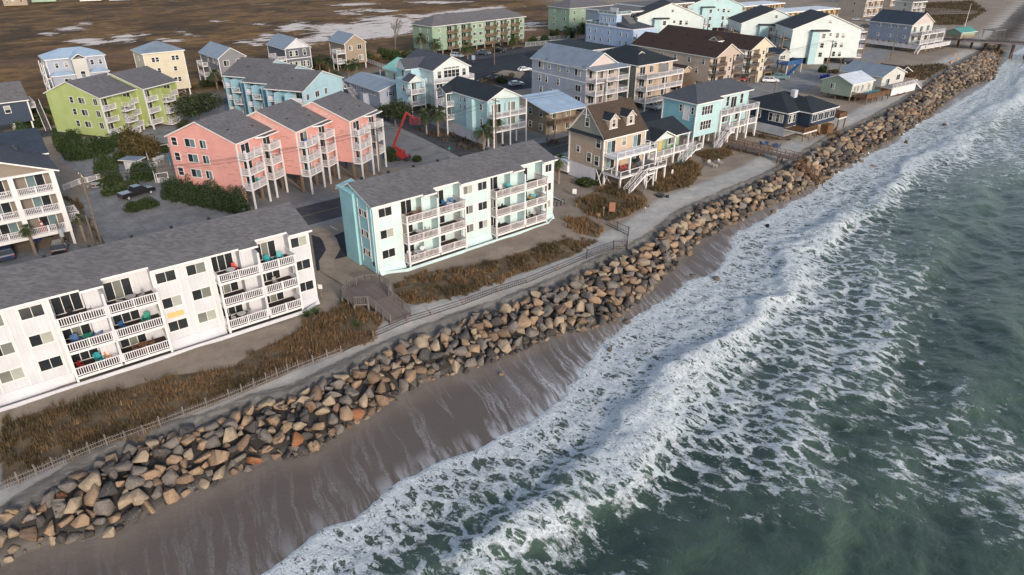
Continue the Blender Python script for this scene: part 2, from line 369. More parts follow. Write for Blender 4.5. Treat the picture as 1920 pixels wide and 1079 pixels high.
# thin foam washed up the sand, heavier where the survey shows it
swd = np.interp(GU, [0, 14, 20, 30, 38, 44, 50, 60, 75, 90, 110, 140], [.22, .2, .3, .42, .62, .85, .75, .55, .6, .55, .5, .5])
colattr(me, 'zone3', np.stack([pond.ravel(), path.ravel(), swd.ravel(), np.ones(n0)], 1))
m = NT('ground_surface'); p = m.pos()
z1 = m.n('ShaderNodeSeparateColor'); m.set(z1.inputs[0], m.attr('zone').outputs['Color']); z2 = m.n('ShaderNodeSeparateColor'); m.set(z2.inputs[0], m.attr('zone2').outputs['Color'])
z3 = m.n('ShaderNodeSeparateColor'); m.set(z3.inputs[0], m.attr('zone3').outputs['Color'])
uvp = m.mapv(p, rot=(0, 0, A0 - math.pi / 2))    # x -> u, y -> -v
big = m.noise(p, .09, 5, .6); mid = m.noise(p, .6, 5, .65); fine = m.noise(p, 5.0, 4, .7)
sand = m.mix(m.ramp(big, .35, .65), (.25, .205, .165), (.31, .255, .205)); sand = m.mix(m.ramp(mid, .4, .75, 0, .55), sand, (.17, .135, .105))
sand = m.mix(m.ramp(fine, .35, .75, 0, .35), sand, (.15, .13, .11))
psand = m.mix(m.ramp(mid, .3, .7), (.30, .295, .285), (.40, .39, .37)); psand = m.mix(m.ramp(fine, .45, .8, 0, .4), psand, (.2, .195, .19))
c = m.mix(z3.outputs[1], sand, psand)
dampc = m.mix(m.ramp(mid, .3, .7), (.085, .08, .076), (.135, .13, .125)); lines = m.noise(m.mapv(uvp, (.4, 2.2, 1)), 1.3, 5, .7, 1.0); dampc = m.mix(m.ramp(lines, .48, .62, 0, .5), dampc, (.22, .215, .2))
c = m.mix(m.ramp(m.math('ADD', z1.outputs[1], m.math('MULTIPLY', m.math('SUBTRACT', mid, .5), .8)), .35, .55), c, dampc)
soil = m.mix(m.ramp(mid, .35, .65), (.090, .066, .042), (.16, .122, .08)); c = m.mix(m.ramp(m.math('ADD', z2.outputs[1], m.math('MULTIPLY', m.math('SUBTRACT', mid, .5), 1.1)), .4, .75), c, soil)
conc = m.mix(m.ramp(big, .35, .65), (.16, .16, .165), (.235, .23, .225)); stain = m.noise(m.mapv(uvp, (.25, 1.2, 1)), .35, 5, .7, .6); conc = m.mix(m.ramp(stain, .5, .72, 0, .55), conc, (.075, .075, .08))
conc = m.mix(m.ramp(fine, .4, .8, 0, .25), conc, (.12, .12, .12))
c = m.mix(m.ramp(m.math('ADD', z2.outputs[2], m.math('MULTIPLY', m.math('SUBTRACT', mid, .5), .5)), .4, .6), c, conc)
# marsh
mw = m.mapv(uvp, (.85, 1.15, 1)); mb = m.noise(mw, .035, 6, .62, .8); mf = m.noise(mw, .16, 7, .72, .6); mcol = m.mix(m.ramp(mb, .38, .6), (.072, .046, .024), (.22, .125, .048)); mcol = m.mix(m.ramp(mf, .38, .66, 0, .75), mcol, (.035, .022, .017))
mb2 = m.noise(mw, .017, 4, .6); mcol = m.mix(m.ramp(mb2, .52, .68, 0, .8), mcol, (.15, .085, .06)); msp = m.noise(p, 2.2, 3, .7); mcol = m.mix(m.ramp(msp, .5, .75, 0, .4), mcol, (.24, .15, .07))
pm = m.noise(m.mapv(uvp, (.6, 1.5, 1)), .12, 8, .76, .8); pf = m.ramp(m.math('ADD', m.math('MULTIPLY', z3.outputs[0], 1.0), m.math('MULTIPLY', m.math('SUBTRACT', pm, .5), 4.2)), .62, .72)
mcol = m.mix(pf, mcol, m.mix(mid, (.52, .46, .43), (.66, .60, .56)))  # pale ponds: bright sky reflection painted into the base colour
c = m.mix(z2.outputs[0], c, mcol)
# wet sand and the washed-up foam
wx = m.mapv(uvp, rot=(0, 0, R(16))); warp = m.noise(wx, .22, 3, .5)
wv = m.comb(m.math('ADD', m.sep(wx)[0], m.math('MULTIPLY', warp, 1.6)), m.math('MULTIPLY', m.sep(wx)[1], .09), 0)
st = m.noise(wv, .55, 6, .62); rid = m.math('SUBTRACT', 1.0, m.math('MULTIPLY', m.math('ABSOLUTE', m.math('SUBTRACT', st, .5)), 26.0), clamp=True)
st2 = m.noise(wv, .33, 5, .6); spk = m.noise(p, 6.0, 3, .8)
wetc = m.mix(m.ramp(z1.outputs[2], -.1, .35), (.20, .16, .13), (.098, .078, .066)); wetc = m.mix(m.ramp(m.noise(wv, .25, 4, .6), .4, .7, 0, .45), wetc, (.10, .085, .08))
amt = m.math('MULTIPLY', m.ramp(z1.outputs[2], .0, .9, .15, 1.0), z3.outputs[2])
fo = m.math('ADD', m.math('MULTIPLY', rid, .7), m.ramp(st2, .52, .70, 0, .38)); fo = m.math('MULTIPLY', fo, m.ramp(spk, .34, .62, .15, 1.0)); fo = m.math('MULTIPLY', fo, amt, clamp=True)
near = m.math('MULTIPLY', m.ramp(z1.outputs[2], .72, 1.0, 0, .9), m.ramp(m.noise(wv, .8, 5, .7), .46, .6)); near = m.math('MULTIPLY', near, z3.outputs[2]); fo = m.math('MAXIMUM', fo, near)
wetc = m.mix(fo, wetc, (.62, .66, .72)); c = m.mix(z1.outputs[0], c, wetc); c = m.mix(m.math('MULTIPLY', m.attr('zone').outputs['Alpha'], .85), c, (.035, .031, .029))  # last mix darkens ground among the boulders, painting shade into the gaps
rough = m.math('SUBTRACT', .92, m.math('MULTIPLY', z1.outputs[0], m.ramp(z1.outputs[2], 0, .5, .25, .55)))
m.bump(m.math('ADD', fine, m.math('MULTIPLY', mid, 2.0)), .35, .12)
m.out(c, rough, None); m.set(m.b.inputs['Specular IOR Level'], m.ramp(z1.outputs[0], 0, 1, .10, .45))
me.materials[0] = m.m
for pl in me.polygons: pass
me.polygons.foreach_set('use_smooth', np.ones(len(me.polygons), bool))
tag(link('ground', me), kind='structure', label='sandy ground, wet beach and brown marsh')

# ------------------------------------------------------------------ sea
FOAM = [(520,1075,.8),(600,1050,.85),(650,1000,.85),(720,960,.75),(650,1070,.65),(760,1060,.3),(800,980,.45),(850,930,.5),(900,900,.55),(870,1000,.42),(900,1060,.25),(960,960,.5),(1000,860,.7),(960,1040,.45),(1050,1000,.4),(1100,1060,.4),(1180,1060,.12),(1100,940,.28),(1150,990,.2),(1050,900,.25),
        (1100,850,.7),(1150,800,.85),(1200,780,.8),(1250,760,.75),(1200,850,.72),(1250,900,.72),(1200,940,.3),(1280,930,.5),(1330,900,.15),(1250,1000,.05),(1350,1000,0),(1300,860,.25),(1350,800,.62),(1400,800,.58),(1400,850,.58),(1450,860,.5),(1500,850,.56),(1540,880,.48),(1480,930,.35),(1600,900,.05),(1550,960,.1),(1500,1020,0),(1600,1050,0),(1800,1050,0),
        (1700,900,.35),(1750,850,.52),(1720,820,.4),(1820,850,.45),(1880,900,.48),(1900,960,.35),(1850,960,.12),(1750,960,.05),(1650,820,0),(1600,780,.03),(1550,780,.3),(1500,730,.52),(1560,740,.48),(1450,720,.48),(1400,700,.5),(1350,700,.5),(1300,680,.7),(1250,650,.75),(1200,660,.8),(1180,720,.75),(1280,600,.85),(1350,600,.8),(1400,560,.8),
        (1450,600,.6),(1500,620,.5),(1500,660,.42),(1600,680,.52),(1650,700,.5),(1700,740,.38),(1600,620,.55),(1650,600,.38),(1700,540,.45),(1750,550,.35),(1620,520,.5),(1700,640,.22),(1800,650,.03),(1850,600,.02),(1800,520,.03),(1800,750,.18),(1880,760,.08),(1900,500,.02),(1550,480,.6),(1500,450,.75),(1480,520,.72),(1600,440,.5),(1650,450,.35),(1700,420,.12),
        (1600,380,.7),(1550,420,.8),(1650,340,.75),(1700,300,.75),(1750,280,.75),(1800,260,.5),(1700,370,.35),(1750,350,.22),(1800,330,.22),(1850,310,.1),(1800,220,.78),(1860,200,.65),(1900,170,.6),(1850,250,.3),(1900,240,.3),(1870,272,.7),(1830,285,.55),(1900,295,.45),(1850,380,.1),(1900,400,.05),(1780,420,.05),(1700,470,.15),(1900,100,.7)]
su = axis(2, 130, .42, -900, 2600, 1.04); sdv = axis(-.3, 52, .34, -.31, 1500, 1.05)
SU, SD = np.meshgrid(su, sdv, indexing='ij'); SV = vW(SU) + SD
dens = np.zeros(SU.shape); wt = np.full(SU.shape, 1e-4)
for px, py, dd in FOAM:
    q = at(px, py, SEA); a, b = to_uv(q[0], q[1]); r = math.hypot(q[0], q[1]) * .055 + 1.0
    k = np.exp(-((SU - a) ** 2 * .6 + (SV - b) ** 2 * 1.6) / (r * r)) + 1e-5 * r * r / ((SU - a) ** 2 + (SV - b) ** 2 + 1)
    dens += k * dd; wt += k
dens /= wt
edge = 1 - sstep(SD, 1.5, 6.0 + np.clip(SU - 40, 0, 60) * .1)
edge2 = 1 - sstep(SD, .2, 2.6)
dens *= .68 - .02 * sstep(SD, 2, 6) + .10 * sstep(SU, 110, 160); dens = np.maximum(dens, edge2 * .78); dens = np.maximum(dens, edge * .42)
# waves
mea = 5.0 * (fbm(SU * .035, SV * .035, 3, 31) - .5)
def crest(x, s): f = (x - np.floor(x)); return np.where(f < s, sstep(f, 0, s), 1 - sstep(f, s, 1))
grow = sstep(SD, .5, 9)
h = .62 * grow * (crest((SD + mea * 1.6) / 15.0, .72) - .5) + .28 * sstep(SD, 3, 14) * (crest((SD * .93 + SU * .22 + mea * 2) / 7.3, .65) - .5)
cx, cy = SU * .88 + SD * .45, -SU * .45 + SD * .88
br_ = SD - 9.5 - mea * .7 - 1.5 * np.sin(SU * .11) - 2.2 * (fbm(SU * .35, SD * .3, 3, 71) - .5); bm_ = sstep(SU, 12, 26) * (1 - .5 * sstep(SU, 70, 110)); h += (.35 + .75 * fbm(SU * .18, SD * .05, 2, 73)) * bm_ * np.where(br_ < 0, np.exp(-(br_ / 1.3) ** 2), np.exp(-(br_ / 3.4) ** 2)) + .5 * np.exp(-((SD - 26 - mea * 1.4 - .12 * SU) / 3.0) ** 2) * grow
h += .5 * sstep(SD, .3, 5) * (1 - np.abs(2 * fbm(cx * .22, cy * .34, 5, 41) - 1) - .6) + .16 * sstep(SD, 0, 2) * (fbm(cx * .9, cy * 1.3, 3, 51) - .5)
h += np.clip(dens, 0, .8) * .20 * (np.abs(2 * fbm(SU * 1.3 + SD * .3, SD * 1.5, 3, 61) - 1) - .25) * sstep(SD, .5, 3)
SZ = SEA + h
tz = terrain(SU, SV); SZ = np.maximum(SZ, tz + .04 + .06 * sstep(SD, -.2, .5)); SZ = np.where(SD < -.15, tz - .1, SZ)
dens = np.clip(dens + .16 * sstep(h, .25, .8) * sstep(dens, .02, .3) - .10 * sstep(-h, .1, .5) * sstep(SD, 4, 9), 0, 1)
SX, SY = from_uv(SU, SV)
me = meshnp('sea', np.stack([SX.ravel(), SY.ravel(), SZ.ravel()], 1), gridfaces(len(su), len(sdv)), None)
shal = 1 - sstep(SD, 0, 9)
colattr(me, 'foam', np.stack([dens.ravel(), shal.ravel(), (h * .5 + .5).ravel(), np.ones(dens.size)], 1))
me.polygons.foreach_set('use_smooth', np.ones(len(me.polygons), bool))
m = NT('sea_water'); p = m.pos(); fa = m.n('ShaderNodeSeparateColor'); m.set(fa.inputs[0], m.attr('foam').outputs['Color'])
flow = m.mapv(m.mapv(p, rot=(0, 0, R(38))), (.72, 1.1, .6))
wcol = m.noise(flow, .5, 4, .6, color=True)
def vadd(a, b, k):
    d = m.n('ShaderNodeVectorMath', operation='MULTIPLY_ADD'); m.set(d.inputs[0], b); d.inputs[1].default_value = (k, k, k); m.set(d.inputs[2], a); return d.outputs[0]
wv = vadd(flow, wcol, 1.7); wv2 = vadd(wv, m.noise(flow, 2.2, 4, .65, color=True), .6)
def vor(v, s):
    d = m.n('ShaderNodeTexVoronoi', feature='DISTANCE_TO_EDGE'); m.set(d.inputs['Vector'], v); d.inputs['Scale'].default_value = s; return d.outputs['Distance']
e1 = m.ramp(vor(wv2, .52), 0, .20, 1, 0); e2 = m.ramp(vor(wv2, 1.45), 0, .22, 1, 0); e3 = m.ramp(vor(wv2, 3.8), 0, .30, 1, 0)
fb = m.noise(wv2, .75, 9, .72); fb2 = m.noise(wv2, 3.2, 5, .75); D = fa.outputs[0]
fbc = m.math('SUBTRACT', fb, .5); fc2 = m.math('SUBTRACT', fb2, .5)
dv = m.math('ADD', D, m.math('ADD', m.math('MULTIPLY', fbc, 1.3), m.math('MULTIPLY', fc2, .35))); gate = m.ramp(D, .0, .10)
sv = m.math('ADD', m.math('MULTIPLY', D, 1.0), m.math('ADD', m.math('MULTIPLY', fbc, 2.2), m.math('MULTIPLY', fc2, .8))); solid = m.ramp(sv, .72, .86)
def ln(e, a, b, lo, hi): return m.math('MULTIPLY', m.ramp(m.math('ADD', e, m.math('MULTIPLY', fc2, .9)), a, b), m.ramp(dv, lo, hi))
l1 = ln(e1, .28, .58, .15, .34); l2 = ln(e2, .32, .62, .30, .46); l3 = ln(e3, .36, .66, .44, .60)
foam = m.math('MAXIMUM', m.math('MAXIMUM', l1, l2), m.math('MAXIMUM', l3, solid)); thin = m.ramp(sv, .42, .78, 0, .30); foam = m.math('MULTIPLY', m.math('MAXIMUM', foam, thin), gate); brk = m.math('ADD', m.math('ADD', fb2, m.math('MULTIPLY', e3, .22)), m.math('MULTIPLY', e2, .18)); foam = m.math('MULTIPLY', foam, m.ramp(brk, .40, .66, .38, 1.0))
tex = m.noise(wv2, 5.0, 5, .8); foamc = m.mix(m.ramp(tex, .3, .7), (.36, .41, .45), (.72, .74, .76)); foamc = m.mix(m.ramp(fb, .4, .75, 0, .6), foamc, (.36, .43, .45))
mk = m.noise(flow, .12, 4, .6); wat = m.mix(m.ramp(mk, .35, .65), (.024, .045, .037), (.046, .074, .058)); wat = m.mix(m.math('MULTIPLY', fa.outputs[1], .5), wat, (.10, .12, .10))
wat = m.mix(m.ramp(fa.outputs[2], .5, .72, 0, .5), wat, (.075, .12, .088))
c = m.mix(foam, wat, foamc)
b1 = m.noise(m.mapv(p, (1, 1, 1), rot=(0, 0, R(30))), .9, 6, .62, .4); b2 = m.noise(m.mapv(m.mapv(p, rot=(0, 0, R(50))), (2.6, .9, 1)), 1.5, 4, .6)
hh = m.math('ADD', m.math('ADD', m.math('MULTIPLY', b1, 1.0), m.math('MULTIPLY', b2, .35)), m.math('MULTIPLY', foam, .25)); hh = m.math('ADD', hh, m.math('MULTIPLY', m.math('MULTIPLY', tex, foam), .25))
m.bump(hh, .55, .35)
m.out(c, m.ramp(foam, 0, 1, .14, .75), .42); m.b.inputs['IOR'].default_value = 1.33
me.materials[0] = m.m
tag(link('sea', me), kind='structure', label='green sea with white surf foam')

# ------------------------------------------------------------------ revetment stones
m = NT('boulder_stone'); p = m.obj(); a = m.attr('tint').outputs['Color']; n = m.noise(p, 2.2, 6, .7, .4); n2 = m.noise(m.mapv(p, (1, 1, 3)), 3.5, 4, .7); n3 = m.noise(p, 9, 3, .6)
c = m.mix(m.ramp(n, .35, .68, 0, .6), a, m.mix(.5, a, (.07, .06, .055), 'MIX')); c = m.mix(m.ramp(n2, .5, .72, 0, .4), c, (.34, .25, .17)); c = m.mix(m.ramp(n3, .4, .8, 0, .25), c, (.05, .045, .04))
m.bump(m.math('ADD', n, m.math('MULTIPLY', n3, .4)), .8, .12); m.out(c, .85, .25); M['stone'] = m.m
TINT = dict(tan=(.30, .205, .135), sand=(.33, .26, .185), grey=(.165, .145, .13), dark=(.052, .050, .052), rust=(.26, .105, .045), brown=(.19, .125, .085))
def stone_base(seed):
    r = random.Random(seed); bm = bmesh.new(); pts = []
    sx, sy, sz = r.uniform(.85, 1.25), r.uniform(.7, 1.0), r.uniform(.6, .85)
    for k in range(r.choice((9, 11, 13, 15))):
        d = Vector((r.gauss(0, 1), r.gauss(0, 1), r.gauss(0, 1))).normalized(); m_ = max(abs(d.x), abs(d.y), abs(d.z)); d = d / (m_ ** .75)
        pts.append((d.x * sx * r.uniform(.8, 1), d.y * sy * r.uniform(.8, 1), d.z * sz * r.uniform(.8, 1)))
    for q in pts: bm.verts.new(q)
    rs = bmesh.ops.convex_hull(bm, input=bm.verts); bmesh.ops.delete(bm, geom=[g for g in rs['geom_interior'] if isinstance(g, bmesh.types.BMVert)], context='VERTS')
    bmesh.ops.dissolve_limit(bm, angle_limit=R(14), verts=bm.verts, edges=bm.edges)
    bmesh.ops.bevel(bm, geom=list(bm.edges), offset=.07, segments=1, profile=.6, affect='EDGES', clamp_overlap=True)
    bmesh.ops.triangulate(bm, faces=bm.faces)
    bmesh.ops.subdivide_edges(bm, edges=bm.edges, cuts=1, use_grid_fill=True)
    for v_ in bm.verts: v_.co += Vector([r.uniform(-.018, .018) for _ in range(3)])
    V = np.array([v_.co[:] for v_ in bm.verts]); bmesh.ops.triangulate(bm, faces=bm.faces); F = np.array([[x.index for x in f.verts] for f in bm.faces]); bm.free(); return V, F
SB = [stone_base(100 + k) for k in range(22)]
def tintmesh(V, F, tint, name='boulder'):
    me = meshnp(name, V, F, M['stone']); colattr(me, 'tint', np.tile([*tint, 1], (len(V), 1))); return me
bmesh_cache = {}
rr = random.Random(11)
stones = []
gridc = {}
def try_stone(u, v, r, f):
    k = (int(u // 2), int(v // 2))
    for i in range(k[0] - 1, k[0] + 2):
        for j in range(k[1] - 1, k[1] + 2):
            for (a, b, c_) in gridc.get((i, j), ()):
                if (a - u) ** 2 + (b - v) ** 2 < ((c_ + r) * f) ** 2: return False
    gridc.setdefault(k, []).append((u, v, r)); return True
u_end = 335
for (rmin, rmax, tries, f, lift) in ((.74, 1.05, 14000, .68, .06), (.45, .72, 34000, .62, .0), (.24, .43, 50000, .70, -.05)):
    for _ in range(tries):
        u = rr.uniform(-8, u_end); a, l = float(vU(u)), float(vL(u)); t = rr.betavariate(1.3, 1.3) if rmin > .5 else rr.uniform(0, 1.06)
        v = a + (l - a) * t; r = rr.uniform(rmin, rmax) * (1 - .25 * abs(t - .5))
        if try_stone(u, v, r, f): stones.append((u, v, r, t, lift + .22 * math.sin(max(0, min(1, t)) * math.pi)))
for px, py, r in [(1345,258+260,.8),(1300,515,.5),(590,775,.7),(660,778,.55),(555,852,.6),(555,858,.4),(1175,600,.6),(1210,610,.45),(1185,522,.6),(1440,420,.6),(1450,395,.5),(1095,745,.3),(1700,265,.8),(1685,240,.7),(1640,310,.9),(1615,300,.6),(1800,165,.8),(1820,160,.7),(1745,215,.8),(1775,232,.9),(940,705,.3),(1290,480,.6),(1260,475,.5),(1085,625,.5),(1145,650,.5)]:
    q = at(px, py, -2.7); u, v = to_uv(q.x, q.y); stones.append((u, v, r, 1.3, .0))
vis = []
for (u, v, r, t, lift) in stones:
    x, y = from_uv(u, v); z = float(terrain(np.array([u]), np.array([v]))[0]) + r * .30 + lift
    dep = y * math.cos(PITCH) - (z - HC) * math.sin(PITCH); upp = y * math.sin(PITCH) + (z - HC) * math.cos(PITCH)
    sx_, sy_ = 960 + FPX * x / dep, 540 - FPX * upp / dep
    inf = 0 < sx_ < 1920 and 0 < sy_ < 1079
    vis.append(((r / dep) if inf else 0, u, v, r, t, x, y, z))
vis.sort(key=lambda q: -q[0])
SEC = [(16, 'near the picture corner'), (30, 'beside the white condos'), (46, 'off the timber beach ramp'), (64, 'off the mint condos'), (999, 'towards the wire fence')]
CN = dict(tan='tan', sand='pale sandy', grey='grey', dark='dark wet', rust='rust orange', brown='brown')
rest_V, rest_F, rest_C, off = [], [], [], 0
for i, (s_, u, v, r, t, x, y, z) in enumerate(vis):
    lowrow = t > .8
    ck = rr.choices(['tan', 'sand', 'grey', 'dark', 'rust', 'brown'], [5, 3.2, 4, 2.6 if not lowrow else 5, .35 if u < 18 else .02, 2])[0]
    k = rr.randrange(len(SB)); rot = Matrix.Rotation(rr.uniform(0, 6.28), 3, 'Z') @ Matrix.Rotation(rr.uniform(-.6, .6), 3, 'X') @ Matrix.Rotation(rr.uniform(-.5, .5), 3, 'Y')
    if i < 290:
        if (k, ck) not in bmesh_cache: bmesh_cache[(k, ck)] = tintmesh(*SB[k], TINT[ck])
        o = link('boulder', bmesh_cache[(k, ck)], None, (x, y, z)); o.rotation_euler = rot.to_euler(); o.scale = (r, r, r)
        sec = [n_ for lim, n_ in SEC if u < lim][0]; row = 'on the landward crest' if t < .3 else 'at the seaward foot' if t > .72 else 'in the middle row'
        if t > 1.2: row = 'lying loose on the beach'
        size = 'large' if r > .85 else 'medium' if r > .6 else 'small'
        tag(o, f'{size} {CN[ck]} boulder {row} {sec}', 'boulder', f'{size} {CN[ck]} boulders {row} {sec}')
    else:
        V, F = SB[k]; W_ = (V * r) @ np.array(rot).T + [x, y, z]; rest_V.append(W_); rest_F.append(F + off); off += len(V)
        tc = np.array(TINT[ck]) * rr.uniform(.7, 1.15) * (.7 if t > .85 else 1); rest_C.append(np.tile([*tc, 1], (len(V), 1)))
me = meshnp('distant_boulders', np.concatenate(rest_V), np.concatenate(rest_F), M['stone']); colattr(me, 'tint', np.concatenate(rest_C))
tag(link('distant_boulders', me), 'long stretch of smaller and farther boulders of the rock wall along the beach', 'boulders', kind='stuff')
print('stones', len(stones))

# ------------------------------------------------------------------ building kit
# a building stands in its own frame: x along its front, y away from the sea (front = y 0, left end = x 0)
_wm = {}
def winmesh(w, h, style, glass, trim='white'):
    k = (round(w, 2), round(h, 2), style, glass, trim)
    if k in _wm: return _wm[k]
    t = .10 if w < 2.4 else .09; f = MB(); g = MB(); d = -.07
    f.box(-w / 2 - t, w / 2 + t, d, 0, h / 2, h / 2 + t); f.box(-w / 2 - t, w / 2 + t, d - .02, 0, -h / 2 - t, -h / 2)
    f.box(-w / 2 - t, -w / 2, d, 0, -h / 2, h / 2); f.box(w / 2, w / 2 + t, d, 0, -h / 2, h / 2)
    b = .05
    def pane(x0, x1, z0, z1, mi): g.box(x0, x1, -.03, 0, z0, z1, mi)
    if style == 'slide':
        f.box(-b / 2, b / 2, d + .01, 0, -h / 2, h / 2); pane(-w / 2, -b / 2, -h / 2, h / 2, 0); pane(b / 2, w / 2, -h / 2, h / 2, 1)
    elif style == 'sash':
        f.box(-w / 2, w / 2, d + .01, 0, -b / 2, b / 2); pane(-w / 2, w / 2, -h / 2, -b / 2, 0); pane(-w / 2, w / 2, b / 2, h / 2, 1)
    elif style in ('door3', 'door2', 'row4', 'row3'):
        n = {'door3': 3, 'door2': 2, 'row4': 4, 'row3': 3}[style]; cw = w / n; bb = .07 if style[0] == 'd' else .12
        for i in range(1, n): f.box(-w / 2 + cw * i - bb / 2, -w / 2 + cw * i + bb / 2, d + .01, 0, -h / 2, h / 2)
        for i in range(n): pane(-w / 2 + cw * i + (bb / 2 if i else 0), -w / 2 + cw * (i + 1) - (bb / 2 if i < n - 1 else 0), -h / 2, h / 2, i % 2)
        if style[:3] == 'row':
            for i in range(n): f.box(-w / 2 + cw * i + (bb / 2 if i else 0), -w / 2 + cw * (i + 1) - (bb / 2 if i < n - 1 else 0), d + .02, -.03, -.02, .02)
    else: pane(-w / 2, w / 2, -h / 2, h / 2, 0)
    ga, gb = {'dark': ('g_dark', 'g_dark'), 'mix': ('g_dark', 'g_mid'), 'pale': ('g_mid', 'g_pale'), 'blue': ('g_blue', 'g_dark'), 'mixb': ('g_dark', 'g_blue'), 'half': ('g_dark', 'g_pale')}[glass]
    _wm[k] = (f.mesh('window', trim), g.mesh('pane', (ga, gb))); return _wm[k]
_rm = {}
def railmesh(L, style, h=1.0, mat='white_rail'):
    k = (round(L, 2), style, round(h, 2), mat)
    if k in _rm: return _rm[k]
    b = MB(); L = k[0]
    if style == 'solid': b.box(0, L, 0, .08, .05, h)
    else:
        b.box(0, L, -.03, .09, h - .08, h); b.box(0, L, 0, .06, .08, .16)
        n = max(1, round(L / 2.2))
        for i in range(n + 1): x = min(L - .05, max(.05, L * i / n)); b.box(x - .06, x + .06, -.035, .085, 0, h + .05)
        if style == 'bal':
            m_ = max(2, int(L / .2))
            for i in range(1, m_): x = L * i / m_; b.box(x - .035, x + .035, .01, .05, .16, h - .08)
        elif style == 'fine':
            m_ = max(2, int(L / .16))
            for i in range(1, m_): x = L * i / m_; b.box(x - .025, x + .025, .015, .045, .16, h - .08)
        elif style == 'bars':
            for z in (.3, .45, .6, .75): b.box(0, L, .015, .045, z - .02, z + .02)
        elif style == 'slat':
            for i in range(5): b.box(0, L, .02, .05, .18 + i * .155, .29 + i * .155)
        elif style == 'cross':
            for i in range(n):
                x0, x1 = L * i / n, L * (i + 1) / n; b.bar((x0, .03, .12), (x1, .03, h - .05), .06); b.bar((x0, .04, h - .05), (x1, .04, .12), .06)
        elif style == 'glass': b.box(0, L, .02, .04, .16, h - .08, 1)
        elif style == 'open': pass
    me = b.mesh('railing', (mat, 'g_blue')); _rm[k] = me; return me
_pm = {}
def postmesh(h, w, mat):
    k = (round(h, 2), w, mat)
    if k not in _pm: _pm[k] = MB().box(-w / 2, w / 2, -w / 2, w / 2, 0, k[0]).mesh('post', mat)
    return _pm[k]

